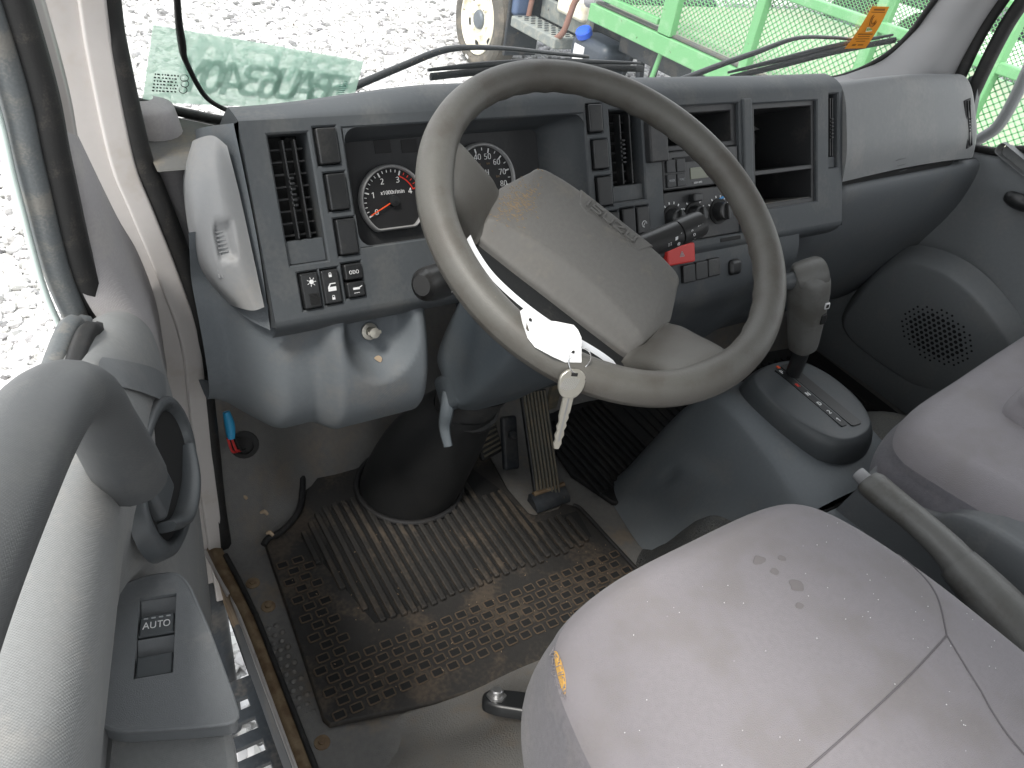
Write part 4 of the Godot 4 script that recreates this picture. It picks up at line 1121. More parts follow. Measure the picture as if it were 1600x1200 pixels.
func steering() -> void:
	var W := wheel_frame()
	var w := thing("steering_wheel", "worn dark grey two-spoke steering wheel turned partly to the right", "steering wheel", W)
	var I := Transform3D()
	var R := 0.1975
	var st := nst()
	surf(st, I, 140, 18, func(u, v):
		var a: float = u * TAU
		var b: float = v * TAU
		var r := 0.0178
		var grip := absf(sin(a * 20.0)) * 0.0016 * maxf(0.0, -cos(b)) * maxf(0.0, -sin(b) + 0.5)
		# thicker where the spokes run in
		var sp := maxf(exp(-pow(angle_difference(a, deg_to_rad(208)) / 0.22, 2)), exp(-pow(angle_difference(a, deg_to_rad(332)) / 0.22, 2)))
		r += 0.0025 * sp * maxf(0.0, -cos(b))
		r -= grip
		return Vector3(cos(a) * (R + r * cos(b)), sin(a) * (R + r * cos(b)), r * sin(b) * 1.05), true)
	obj("rim", st, M.rim, w)
	# moulding line round the outside of the rim
	for s in [-1.0, 1.0]:
		st = nst()
		var sec := []
		# section at the hub side -> at the rim
		var c0 := [Vector3(-0.1235 * 1, -0.012, -0.060), Vector3(-0.108, -0.088, -0.066)]
		var mids := [
			[Vector3(-0.1165, -0.004, -0.071), Vector3(-0.101, -0.090, -0.075), 0.016],
			[Vector3(-0.1235, -0.010, -0.066), Vector3(-0.1065, -0.092, -0.070), 0.016],
			[Vector3(-0.134, -0.018, -0.050), Vector3(-0.1135, -0.097, -0.054), 0.0155],
			[Vector3(-0.150, -0.034, -0.028), Vector3(-0.124, -0.108, -0.030), 0.014],
			[Vector3(-0.168, -0.046, -0.010), Vector3(-0.138, -0.124, -0.011), 0.014],
			[Vector3(-0.186, -0.052, -0.001), Vector3(-0.154, -0.136, -0.001), 0.013]]
		surf(st, I, 24, 24, func(u, v):
			var p: Vector3 = spline(mids.map(func(m): return m[0]), v)
			var q: Vector3 = spline(mids.map(func(m): return m[1]), v)
			var th: float = spline(mids.map(func(m): return m[2]), v)
			var a: float = u * TAU
			var c := (p + q) * 0.5
			var h := (p - q) * 0.5
			var ca := signf(cos(a)) * pow(absf(cos(a)), 0.55)
			var sa := signf(sin(a)) * pow(absf(sin(a)), 0.75)
			var o := c + h * ca + Vector3(0.25, 0, 0.95) * sa * th
			return Vector3(o.x * -s if s > 0 else o.x, o.y, o.z) if s > 0 else o, true)
		obj("spoke", st, M.rim, w)
	# hub pad: flat top, sloping lower facet, dropped edges
	st = nst()
	var top := [Vector2(-0.121, -0.010), Vector2(-0.117, 0.006), Vector2(-0.108, 0.034), Vector2(-0.100, 0.050), Vector2(-0.058, 0.060), Vector2(0.0, 0.063), Vector2(0.058, 0.060), Vector2(0.100, 0.050), Vector2(0.108, 0.034), Vector2(0.117, 0.006), Vector2(0.121, -0.010)]
	var bot := [Vector2(-0.104, -0.083), Vector2(-0.09, -0.084), Vector2(-0.07, -0.0845), Vector2(-0.05, -0.085), Vector2(-0.025, -0.085), Vector2(0.0, -0.085), Vector2(0.025, -0.085), Vector2(0.05, -0.085), Vector2(0.07, -0.0845), Vector2(0.09, -0.084), Vector2(0.104, -0.083)]
	surf(st, I, 64, 48, func(u, v):
		var uu := clampf((u - 0.03) / 0.94, 0, 1)
		var vv := clampf((v - 0.03) / 0.94, 0, 1)
		var p: Vector2 = spline(bot, uu).lerp(spline(top, uu), vv)
		var h := pad_height(p.x, p.y)
		var e := minf(minf(uu, 1 - uu) * 0.23, minf(vv, 1 - vv) * 0.15)
		h -= 0.0045 * pow(1.0 - clampf(e / 0.006, 0, 1), 2)
		if u < 0.029 or u > 0.971 or v < 0.029 or v > 0.971: h -= 0.012
		return Vector3(p.x, p.y, h))
	var pad := obj("hub_pad", st, M.wheel_pad, w)
	# dried mud flecks where hands reach in
	var rg := RandomNumberGenerator.new()
	rg.seed = 23
	st = nst()
	for i in 330:
		var x := -0.094 + rg.randfn(0.0, 0.010)
		var y := -0.020 + rg.randfn(0.0, 0.020)
		if x < -0.112 or y > 0.045 or y < -0.07: continue
		var sz := rg.randf_range(0.0004, 0.0015)
		rbox(st, rot(at(x, y, pad_height(x, y) + 0.0001), Vector3(0, 0, 1), rg.randf_range(-20, 60)), Vector3(sz * 2.2, sz, 0.0005), 0.0002)
	tag(obj("mud_flecks", st, M.mud, pad), "", "", "", "stuff")
	# raised name plate with outlined letters
	st = nst()
	prism(st, at(0, 0, -0.0535) , V2s([-0.050, 0.0565, -0.041, 0.0345, -0.03, 0.0315, 0.034, 0.0315, 0.046, 0.0365, 0.056, 0.0565]), 0.0, 0.0085, 0.0018)
	obj("name_plate", st, M.wheel_pad, pad)
	st = nst()
	var x0 := -0.0355
	var plate := -0.0440
	for g in ["I", "S", "U", "Z", "U"]:
		var gw := 0.005 if g == "I" else 0.0135
		var P := []
		match g:
			"I": P = V2s([0.0025, -0.0045, 0.0025, 0.0045])
			"S": P = V2s([0.0125, 0.0045, 0.0012, 0.0045, 0.0012, 0.0006, 0.0125, -0.0006, 0.0125, -0.0045, 0.001, -0.0045])
			"U": P = V2s([0.0012, 0.0045, 0.0012, -0.0045, 0.0123, -0.0045, 0.0123, 0.0045])
			"Z": P = V2s([0.001, 0.0045, 0.0125, 0.0045, 0.001, -0.0045, 0.0125, -0.0045])
		for i in P.size() - 1:
			var a := Vector3(x0 + P[i].x, 0.0445 + P[i].y, plate)
			var b := Vector3(x0 + P[i + 1].x, 0.0445 + P[i + 1].y, plate)
			rbox(st, along(a, b, Vector3(0, 0, 1)) * at(0, 0, a.distance_to(b) / 2), Vector3(0.0024, 0.0034, a.distance_to(b) + 0.0024), 0.0007)
		x0 += gw + 0.0028
	obj("raised_letters", st, M.wheel_pad, pad)
	# black lower cover of the hub with its screw holes
	st = nst()
	prism(st, I, round_loop(V2s([-0.106, -0.074, -0.110, -0.096, -0.085, -0.113, -0.045, -0.124, 0.0, -0.127, 0.045, -0.124, 0.085, -0.113, 0.110, -0.096, 0.106, -0.074, 0.0, -0.072]), 3), -0.10, -0.070, 0.003)
	obj("lower_cover", st, M.black_plastic, w)
	for x in [-0.035, 0.035]:
		st = nst()
		lathe(st, at(x, -0.112, -0.0702) * Transform3D(Basis(Vector3.RIGHT, PI / 2), V3), [Vector2(0.005, 0), Vector2(0.0048, 0.0008), Vector2(0, 0.0009)], 12)
		obj("screw_hole", st, M.black, w)
	st = nst()
	lathe(st, at(0, 0, -0.16) * Transform3D(Basis(Vector3.RIGHT, PI / 2), V3), [Vector2(0.040, 0), Vector2(0.052, 0.06), Vector2(0.085, 0.085), Vector2(0, 0.09)], 24)
	obj("hub", st, M.black_plastic, w)

	# column with its shroud, bellows, tilt lever, stalks and floor boot
	var n := Vector3(0, 0.8814, 0.4724)
	var C := Transform3D(Basis(Vector3(1, 0, 0), Vector3(0, 0.4724, -0.8814), n), Vector3(0, 0.66, 0))
	var c := thing("steering_column", "dark steering column with plastic shroud, rubber bellows and black floor boot", "steering column", C)
	st = nst()
	# shroud: rounded box section, narrowing towards the floor
	var secs := [[-0.105, 0.066, 0.052, 0.0], [-0.135, 0.080, 0.062, 0.0], [-0.22, 0.085, 0.064, 0.0], [-0.31, 0.084, 0.058, 0.0], [-0.37, 0.076, 0.046, -0.004], [-0.40, 0.05, 0.042, 0.0]]
	surf(st, I, 40, 30, func(u, v):
		var k := []
		for i in 4: k.append(spline(secs.map(func(q): return q[i]), v))
		var a: float = u * TAU
		var ca := signf(cos(a)) * pow(absf(cos(a)), 0.28)
		var sa := signf(sin(a)) * pow(absf(sin(a)), 0.28)
		return Vector3(ca * k[1] + k[3], sa * k[2], k[0]), true)
	surf(st, I, 24, 2, func(u, v): return Vector3(cos(u * TAU) * 0.066 * v, sin(u * TAU) * 0.052 * v, -0.105), true)
	obj("column_shroud", st, M.shroud, c)
	st = nst()
	rbox(st, at(-0.060, -0.012, -0.372) * Transform3D(Basis(Vector3.RIGHT, 0.25), V3), Vector3(0.047, 0.052, 0.075), 0.010, 3)
	obj("shroud_cheek", st, M.shroud, c)
	# bellows
	st = nst()
	var prof := []
	for i in 13:
		prof.append(Vector2(0.044 if i % 2 == 0 else 0.038, -0.40 - 0.0065 * i))
	prof.append(Vector2(0.052, -0.482)); prof.append(Vector2(0.052, -0.50)); prof.append(Vector2(0.03, -0.505))
	lathe(st, Transform3D(Basis(Vector3.RIGHT, PI / 2), V3) , prof.map(func(p): return Vector2(p.x, p.y)), 24)
	obj("bellows", st, M.rubber, c)
	# tilt lever
	st = nst()
	tube(st, C.affine_inverse(), [Vector3(-0.078, 0.325, -0.165), Vector3(-0.085, 0.300, -0.153), Vector3(-0.086, 0.270, -0.152), Vector3(-0.085, 0.246, -0.138)], [0.010, 0.0100, 0.008, 0.0065], 8, 14, true, 0.5)
	obj("tilt_lever", st, M.shroud, c)
	# floor boot
	st = nst()
	var rings := [[Vector3(0.0, 0.225, -0.236), 0.052, 0.052], [Vector3(-0.012, 0.198, -0.250), 0.066, 0.064], [Vector3(-0.032, 0.13, -0.270), 0.083, 0.080], [Vector3(-0.050, 0.06, -0.284), 0.088, 0.087], [Vector3(-0.060, 0.012, -0.292), 0.088, 0.087]]
	surf(st, C.affine_inverse(), 36, 24, func(u, v):
		var p: Vector3 = spline(rings.map(func(r): return r[0]), v)
		var rx: float = spline(rings.map(func(r): return r[1]), v)
		var rz: float = spline(rings.map(func(r): return r[2]), v)
		return p + Vector3(cos(u * TAU) * rx, 0.0, sin(u * TAU) * rz), true)
	obj("floor_boot", st, M.boot, c)
	st = nst()
	var hoop := []
	for i in 33: hoop.append(Vector3(-0.060 + cos(TAU * i / 32.0) * 0.092, 0.016, -0.292 + sin(TAU * i / 32.0) * 0.092))
	tube(st, C.affine_inverse(), hoop, 0.0055, 8, 64)
	obj("boot_flange", st, M.mat_clean, c)
	# light and wiper stalks
	var inv := C.affine_inverse()
	st = nst()
	tube(st, inv, [Vector3(-0.05, 0.550, -0.108), Vector3(-0.10, 0.562, -0.094), Vector3(-0.140, 0.570, -0.0795)], [0.011, 0.0125, 0.0145], 12)
	var ls := obj("light_stalk", st, M.stalk, c)
	st = nst()
	tube(st, inv, [Vector3(-0.139, 0.5695, -0.080), Vector3(-0.143, 0.5705, -0.078), Vector3(-0.168, 0.577, -0.0655), Vector3(-0.186, 0.5815, -0.0565), Vector3(-0.1915, 0.583, -0.0540), Vector3(-0.1935, 0.5835, -0.0530)], [0.015, 0.0182, 0.0190, 0.0182, 0.015, 0.011], 18, 30)
	obj("stalk_knob", st, M.stalk, ls)
	for q in [[0.10, 0.007, "\u2261D"], [0.25, -0.003, "D-"], [-0.30, 0.004, "AUTO"], [-0.35, -0.005, "OFF"]]:
		var c0: Vector3 = Vector3(-0.165, 0.5763, -0.067) + Vector3(0.030, -0.0075, -0.015) * (0.55 - q[0] * 2.0 if q[0] > 0.0 else 1.1)
		var rr := 0.0190 if q[0] > 0.0 else 0.0150
		var p: Vector3 = c0 + Vector3(0.35, 0, 0.94) * sqrt(rr * rr - q[1] * q[1]) + Vector3(0, q[1], 0) + Vector3(0.0003, 0, 0.0005)
		text(ls, q[2], inv * Transform3D(Basis(Vector3(0.88, -0.22, -0.42), Vector3(0.2, 0.97, 0.0), Vector3(0.35, 0, 0.94)).orthonormalized(), p), 0.0042, M.white_mark, 0.0004)
	st = nst()
	tube(st, inv, [Vector3(0.05, 0.560, -0.075), Vector3(0.10, 0.567, -0.073), Vector3(0.145, 0.577, -0.070), Vector3(0.176, 0.586, -0.068)], [0.012, 0.0145, 0.0165, 0.0165], 16)
	var rs := obj("wiper_stalk", st, M.stalk, c)
	st = nst()
	tube(st, inv, [Vector3(0.177, 0.5862, -0.068), Vector3(0.180, 0.587, -0.068), Vector3(0.204, 0.5945, -0.066), Vector3(0.211, 0.5965, -0.066), Vector3(0.2125, 0.597, -0.066)], [0.0150, 0.0172, 0.0172, 0.0155, 0.012], 18, 24)
	obj("stalk_knob", st, M.stalk, rs)
	for q in [[0.150, 0.004, "I I"], [0.160, 0.007, "\u25cb"], [0.165, -0.002, "@"], [0.184, 0.008, "o"], [0.188, 0.001, "O"], [0.192, -0.006, "I"], [0.194, -0.011, "II"], [0.197, 0.009, "ooo"], [0.168, 0.011, "-"]]:
		var yy: float = 0.5775 + (q[0] - 0.145) * 0.30
		var p := Vector3(q[0], yy + q[1] * 0.95, -0.070 + 0.003 + sqrt(maxf(0.0, 0.0172 * 0.0172 - q[1] * q[1])))
		text(rs, q[2], inv * Transform3D(Basis(Vector3(0.955, 0.29, 0), Vector3(-0.29, 0.955, 0) * 1.0, Vector3(0, 0, 1)), p), 0.0040, M.white_mark, 0.0004)

# ---------------------------------------------------------------- on the wheel: tie, paper tag, key
func key_and_tag() -> void:
	var W := wheel_frame()
	var st := nst()
	var pts := [Vector3(-0.101, -0.138, -0.004), Vector3(-0.085, -0.1535, 0.003), Vector3(-0.06, -0.1675, 0.008), Vector3(-0.030, -0.175, 0.012), Vector3(0.0, -0.1755, 0.0125), Vector3(0.03, -0.170, 0.010), Vector3(0.065, -0.160, 0.004), Vector3(0.091, -0.153, -0.004)]
	surf(st, W, 4, 40, func(u, v):
		var p: Vector3 = spline(pts, v)
		var d: Vector3 = (spline(pts, minf(v + 0.01, 1)) - spline(pts, maxf(v - 0.01, 0))).normalized()
		var s := Vector3(0, 0.60, 0.80)
		s = (s - d * s.dot(d)).normalized()
		var o := [Vector2(-1, 0), Vector2(-0.8, 1), Vector2(0.8, 1), Vector2(1, 0), Vector2(-1, 0)]
		var q: Vector2 = o[int(round(u * 4))]
		return p + s * q.x * 0.0029 * (1.0 if v < 0.93 else 0.6) + s.cross(d) * q.y * 0.0010)
	tag(obj("cable_tie", st, M.tie_white), "white plastic cable tie looped along the inside of the steering wheel rim", "cable tie")
	# folded paper tag, slightly crumpled
	var out := V2s([-0.018, -0.190, -0.0165, -0.182, -0.012, -0.1795, 0.003, -0.1835, 0.013, -0.176, 0.0285, -0.1655, 0.0345, -0.1665, 0.041, -0.171, 0.054, -0.193, 0.042, -0.203, 0.030, -0.208, 0.012, -0.2095, 0.002, -0.207, -0.010, -0.200])
	st = nst()
	var ix := Geometry2D.triangulate_polygon(PackedVector2Array(out))
	var lift := func(p: Vector2) -> float:
		return 0.0195 + 0.0025 * sin(p.x * 160.0) * cos(p.y * 140.0) + 0.10 * maxf(0.0, -0.19 - p.y) * -1.0
	for z in [0.0, 0.0006]:
		for i in range(0, ix.size(), 3):
			var q := []
			for k in 3: q.append(W * Vector3(out[ix[i + k]].x, out[ix[i + k]].y, lift.call(out[ix[i + k]]) + z))
			var nn: Vector3 = (q[1] - q[0]).cross(q[2] - q[0]).normalized()
			if nn.dot(W.basis.z) < 0: nn = -nn
			tri(st, q[0], q[1], q[2], nn, nn, nn)
	for i in out.size():
		var a: Vector2 = out[i]
		var b: Vector2 = out[(i + 1) % out.size()]
		var za: float = lift.call(a)
		var zb: float = lift.call(b)
		quad(st, W, Vector3(a.x, a.y, za), Vector3(b.x, b.y, zb), Vector3(b.x, b.y, zb + 0.0006), Vector3(a.x, a.y, za + 0.0006), Vector3(b.y - a.y, a.x - b.x, 0))
	var t := obj("key_tag", st, M.paper)
	tag(t, "white paper key tag lying on the lower steering wheel rim", "paper tag")
	for q in [[-0.006, -0.1915], [0.042, -0.1905]]:
		st = nst()
		lathe(st, W * at(q[0], q[1], lift.call(Vector2(q[0], q[1])) + 0.0014) * Transform3D(Basis(Vector3.RIGHT, PI / 2), V3), [Vector2(0.0018, 0), Vector2(0.0017, 0.0002), Vector2(0, 0.0002)], 10)
		obj("punched_hole", st, M.black, t)
	st = nst()
	var rg := RandomNumberGenerator.new()
	rg.seed = 4
	for i in 5:
		var x := 0.006
		while x < 0.026:
			var l := rg.randf_range(0.0015, 0.004)
			rbox(st, rot(W * at(x, -0.1865 - 0.0034 * i, 0.0238), Vector3(0, 0, 1), 8), Vector3(l, 0.0005, 0.0003), 0.0001)
			x += l + 0.0016
	obj("pencil_writing", st, M.grey_mark, t)
	# key hanging from a wire ring
	var o := W * Vector3(0.050, -0.199, 0.022)
	var k := thing("ignition_key", "silver truck key hanging by a wire ring from the paper tag", "key", Transform3D(Basis(Vector3.UP, deg_to_rad(-14)) * Basis(Vector3(0, 0, 1), deg_to_rad(-9)) * Basis(Vector3.RIGHT, deg_to_rad(-16)).scaled(Vector3.ONE * 1.14), o))
	st = nst()
	var loop := []
	for i in 25: loop.append(Vector3(0.002 + cos(TAU * i / 24.0) * 0.0095, 0.002 + sin(TAU * i / 24.0) * 0.0105, 0.002 * sin(TAU * i / 12.0)))
	tube(st, Transform3D(), loop, 0.0006, 6, 48)
	obj("key_ring", st, M.chrome, k)
	st = nst()
	prism(st, at(0, 0, -0.0010), round_poly(V2s([-0.0055, -0.0055, 0.0055, -0.0055, 0.0115, -0.011, 0.0115, -0.022, 0.006, -0.030, -0.006, -0.030, -0.0115, -0.022, -0.0115, -0.011]), 0.006, 5), 0.0, 0.0024, 0.0006)
	obj("bow", st, M.key_metal, k)
	st = nst()
	rbox(st, at(0, -0.0095, 0.0016), Vector3(0.0055, 0.0028, 0.0006), 0.0002)
	obj("ring_slot", st, M.black, k)
	st = nst()
	for i in 9:
		rbox(st, rot(at(-0.0085 + 0.0016 * i, -0.0175, 0.0015), Vector3(0, 0, 1), -18), Vector3(0.0006, 0.013 - 0.0010 * absf(i - 4.0), 0.0004), 0.0001)
	obj("bow_ribs", st, M.steel, k)
	st = nst()
	prism(st, at(0, 0, -0.0010), V2s([-0.0044, -0.029, 0.0044, -0.029, 0.0044, -0.042, 0.0034, -0.044, 0.0044, -0.047, 0.0030, -0.051, 0.0042, -0.054, 0.0028, -0.058, 0.0040, -0.062, 0.0026, -0.066, 0.0034, -0.070, 0.0018, -0.075, -0.0018, -0.075, -0.0034, -0.070, -0.0026, -0.067, -0.0040, -0.063, -0.0028, -0.059, -0.0042, -0.055, -0.0030, -0.051, -0.0044, -0.046]), 0.0, 0.0022, 0.0004)
	obj("blade", st, M.key_metal, k)
	st = nst()
	rbox(st, at(0, -0.049, 0.0012), Vector3(0.0016, 0.038, 0.0004), 0.0001)
	obj("blade_groove", st, M.steel, k)

# ---------------------------------------------------------------- pedals and mats
func pedals() -> void:
	var a := thing("accelerator_pedal", "long ribbed accelerator pedal hinged at the floor beside the mat", "pedal")
	var T := along(Vector3(0.158, 0.012, -0.172), Vector3(0.182, 0.150, -0.302))
	var st := nst()
	rbox(st, T * at(0, 0, 0.095), Vector3(0.052, 0.010, 0.196), 0.003, 2)
	obj("pedal_plate", st, M.black_plastic, a)
	for i in 7:
		st = nst()
		rbox(st, T * at(-0.0205 + 0.0068 * i, 0.006, 0.095), Vector3(0.0044, 0.0042, 0.188), 0.0012)
		obj("rib", st, M.pedal_rubber, a)
	st = nst()
	prism(st, Transform3D(Basis(Vector3(0, 0, -1), Vector3(0, 1, 0), Vector3(1, 0, 0)), Vector3(0.122, 0.004, -0.148)), V2s([0.0, 0.0, 0.034, 0.0, 0.034, 0.016, 0.024, 0.019, 0.004, 0.009]), 0.0, 0.074, 0.003)
	obj("hinge_block", st, M.chassis, a)
	st = nst()
	tube(st, Transform3D(), [Vector3(0.128, 0.022, -0.176), Vector3(0.195, 0.022, -0.176)], 0.005, 8)
	obj("hinge_pin", st, M.rusty_sill, a)
	var b := thing("brake_pedal", "small square brake pedal with ribbed rubber beside the column boot", "pedal")
	T = Transform3D(Basis(Vector3(0.97, 0, -0.24), Vector3(0.12, 0.82, -0.55), Vector3(0.2, 0.55, 0.80)).orthonormalized(), Vector3(0.098, 0.060, -0.30))
	st = nst()
	rbox(st, T, Vector3(0.054, 0.066, 0.012), 0.006, 3)
	obj("pad", st, M.rubber, b)
	for i in 6:
		st = nst()
		rbox(st, T * at(0, -0.023 + 0.0092 * i, 0.006), Vector3(0.044, 0.0042, 0.004), 0.0012)
		obj("rib", st, M.pedal_rubber, b)
	st = nst()
	tube(st, Transform3D(), [Vector3(0.098, 0.06, -0.315), Vector3(0.10, 0.13, -0.37), Vector3(0.09, 0.3, -0.45)], 0.010, 8)
	obj("pedal_arm", st, M.chassis, b)
	var s := thing("pedal_bracket", "dark metal pedal stop bracket between brake and accelerator", "bracket")
	st = nst()
	rbox(st, rot(rot(at(0.138, 0.052, -0.285), Vector3.RIGHT, -35), Vector3(0, 0, 1), -8), Vector3(0.032, 0.10, 0.014), 0.005, 2)
	obj("bracket_plate", st, M.chassis, s)
	st = nst()
	lathe(st, rot(at(0.140, 0.070, -0.286), Vector3.RIGHT, 55), [Vector2(0.008, 0), Vector2(0.008, 0.007), Vector2(0.0065, 0.010), Vector2(0, 0.010)], 6)
	obj("bolt", st, M.chassis, s)
	st = nst()
	lathe(st, rot(at(0.120, 0.16, -0.335), Vector3.RIGHT, 60), [Vector2(0.014, 0), Vector2(0.014, 0.01), Vector2(0.008, 0.016), Vector2(0, 0.017)], 14)
	obj("stop_bumper", st, M.tie_white, s)
	# pale lever end that hangs below the column on the far side
	st = nst()
	rbox(st, rot(at(0.235, 0.16, -0.30), Vector3(0, 0, 1), -4), Vector3(0.026, 0.13, 0.008), 0.002)
	tag(obj("hood_lever", st, M.pedal_rubber), "pale brownish metal tab hanging behind the key below the steering wheel", "lever")

func mats() -> void:
	var m := thing("driver_floor_mat", "muddy black rubber floor mat with ribs and square cups at the driver's feet", "floor mat")
	var out := V2s([-0.343, 0.050, -0.333, -0.10, -0.324, -0.262, -0.318, -0.272, -0.295, -0.276, -0.262, -0.298, -0.240, -0.33, -0.215, -0.40, -0.20, -0.46, -0.06, -0.47, 0.10, -0.46, 0.112, -0.30, 0.100, -0.215, 0.104, -0.150, 0.112, -0.142, 0.160, -0.138, 0.172, -0.146, 0.188, -0.135, 0.196, -0.118, 0.200, -0.03, 0.208, 0.075, 0.200, 0.088, -0.05, 0.116, -0.20, 0.095, -0.32, 0.066, -0.338, 0.062])
	# XZ plane: x right, y of the plane = -z
	var T := Transform3D(Basis(Vector3(1, 0, 0), Vector3(0, 0, -1), Vector3(0, 1, 0)), Vector3(0, 0.004, 0))
	var flip := []
	for p in out: flip.append(Vector2(p.x, -p.y))
	# the part on the toe board bends up with the floor
	var st := nst()
	prism(st, T, flip, 0.0, 0.008, 0.003)
	obj("mat_sheet", st, M.mat_rubber, m)
	# lip round the left front edge
	st = nst()
	tube(st, Transform3D(), [Vector3(-0.326, 0.013, -0.262), Vector3(-0.316, 0.015, -0.270), Vector3(-0.293, 0.015, -0.276), Vector3(-0.262, 0.016, -0.298), Vector3(-0.241, 0.018, -0.33), Vector3(-0.216, 0.02, -0.40)], 0.0055, 8, 36)
	obj("raised_lip", st, M.mat_clean, m)
	st = nst()
	tube(st, Transform3D(), [Vector3(0.207, 0.012, 0.075), Vector3(0.200, 0.013, -0.03), Vector3(0.195, 0.013, -0.115), Vector3(0.187, 0.013, -0.132)], 0.004, 8, 24)
	obj("raised_lip", st, M.mat_clean, m)
	st = nst()
	prism(st, T, [Vector2(-0.255, 0.19), Vector2(-0.225, 0.055), Vector2(0.176, 0.058), Vector2(0.186, 0.118), Vector2(0.095, 0.125), Vector2(0.088, 0.21), Vector2(0.06, 0.30), Vector2(-0.20, 0.30)], 0.008, 0.0086)
	obj("ribbed_field", st, M.mat_black, m)
	# ribs: long ones under the column, shorter to the right of the pedal
	var rg := RandomNumberGenerator.new()
	rg.seed = 11
	var nrib := 27
	for i in nrib:
		var x := -0.262 + 0.0163 * i
		var z1 := -0.048 + rg.randf_range(-0.004, 0.004)
		if x < -0.255: z1 = -0.19
		elif x < -0.24: z1 = -0.13
		elif x < -0.226: z1 = -0.08
		var z0 := -0.30 if x < -0.10 else -0.29
		if x < -0.225: z0 = -0.262 + (x + 0.262) * -0.9
		if x > 0.045: z0 = -0.215
		if x > 0.094: z0 = -0.122
		if x > 0.16: z0 = -0.112
		if x > 0.175: z1 = -0.058
		st = nst()
		var skew := -0.012 * (1.0 - clampf(absf(x) / 0.2, 0, 1)) * 0.3
		rbox(st, at(x, 0.0135, (z0 + z1) / 2), Vector3(0.0098, 0.010, z1 - z0), 0.0026, 2)
		obj("rib", st, M.mat_rubber, m)
	# square cups: a column down the left edge and five rows across the rear
	var cup := nst()
	var cup_loop := []
	for p in rect_loop(-0.0080, -0.0060, 0.0080, 0.0060, 0.0022, 2): cup_loop.append(Vector3(p.x, 0.0016, p.y))
	cup_loop.append(cup_loop[0])
	tube(cup, Transform3D(), cup_loop, 0.0012, 5, cup_loop.size() - 1, false)
	var cup_mesh := cup.commit()
	var plug_st := nst()
	rbox(plug_st, Transform3D(), Vector3(0.0142, 0.0016, 0.0102), 0.0006)
	var plug_mesh := plug_st.commit()
	var spots := []
	for j in 5:
		for i in 26:
			var z := -0.016 + 0.0178 * j + 0.0004 * i
			var x := -0.249 + 0.0243 * i + (0.012 if j % 2 else 0.0) - 0.0005 * j
			if j > 1 and i < 2: pass
			if x > 0.196 or z > 0.11 - 0.05 * absf(x - 0.0) * 0.8: continue
			spots.append(Vector2(x, z))
		for i in 3:
			var x := -0.249 - 0.0243 * (i + 1) + (0.012 if j % 2 else 0.0)
			if x > -0.326: spots.append(Vector2(x, -0.016 + 0.0178 * j))
	for j in 11:
		for i in 3:
			var x := -0.312 + 0.0243 * i + (0.012 if j % 2 else 0.0) - (0.0 if j > 4 else 0.0)
			var z := -0.0338 - 0.0178 * j
			if x < -0.266: spots.append(Vector2(x, z))
	for p in spots:
		var q := obj("square_cup", cup_mesh, M.mat_dusty, m)
		q.position = Vector3(p.x, 0.0118, p.y)
		q.rotation.y = rg.randf_range(-0.03, 0.03)
		q.scale = Vector3(1, rg.randf_range(0.85, 1.15), 1)
		var plug := obj("cup_plug", plug_mesh, M.mat_black, m)
		plug.position = Vector3(p.x, 0.0128, p.y)
	# crumbs and dry grass lying on it
	st = nst()
	for i in 120:
		var x := rg.randf_range(-0.31, 0.19)
		var z := rg.randf_range(-0.24, 0.07)
		rbox(st, rot(rot(at(x, 0.0165, z), Vector3.UP, rg.randf() * 360), Vector3(0, 0, 1), rg.randf_range(-20, 20)), Vector3(rg.randf_range(0.001, 0.0032), 0.0009, rg.randf_range(0.0006, 0.0014)), 0.0003)
	tag(obj("dry_crumbs", st, M.tan_dirt), "dry soil crumbs scattered over the driver's rubber floor mat", "crumbs", "", "stuff")
	# passenger's mat
	var p := thing("passenger_floor_mat", "clean black ribbed rubber mat on the passenger's side floor", "floor mat")
	st = nst()
	prism(st, Transform3D(Basis(Vector3(1, 0, 0), Vector3(0, 0, -1), Vector3(0, 1, 0)), Vector3(0, 0.003, 0)), V2s([0.262, 0.11, 0.30, 0.085, 0.42, 0.10, 1.06, 0.02, 1.075, 0.35, 0.26, 0.45, 0.232, 0.20]), 0.0, 0.008, 0.003)
	obj("mat_sheet", st, M.mat_clean, p)
	for i in 11:
		st = nst()
		var x := 0.252 + 0.0165 * i
		rbox(st, at(x, 0.013, -0.235 - 0.006 * i * 0.5), Vector3(0.008, 0.008, 0.20), 0.0025)
		obj("rib", st, M.mat_clean, p)
	for i in 26:
		st = nst()
		var x := 0.455 + 0.0225 * i
		rbox(st, at(x, 0.012, -0.21), Vector3(0.010, 0.006, 0.24), 0.0022)
		obj("rib", st, M.mat_clean, p)
	# small pale crumbs on the floor by the kick panel
	var crumbs := [[-0.335, -0.345, 0.010], [-0.318, -0.300, 0.014], [-0.322, -0.255, 0.012]]
	for q in crumbs:
		st = nst()
		tube(st, Transform3D(), [Vector3(q[0], 0.045, q[1]), Vector3(q[0] + q[2] * 0.4, 0.048, q[1] + 0.002), Vector3(q[0] + q[2] * 0.7, 0.044, q[1] + 0.007)], [0.002, 0.0035, 0.0025], 6)
		tag(obj("leaf_scrap", st, M.tan_paper), ["curled dry leaf scrap on the floor below the wiring plug", "pale dry leaf scrap on the floor between plug and mat lip", "curled pale scrap on the floor just beside the mat lip"][crumbs.find(q)], "scrap", "dry scraps on the driver's floor")

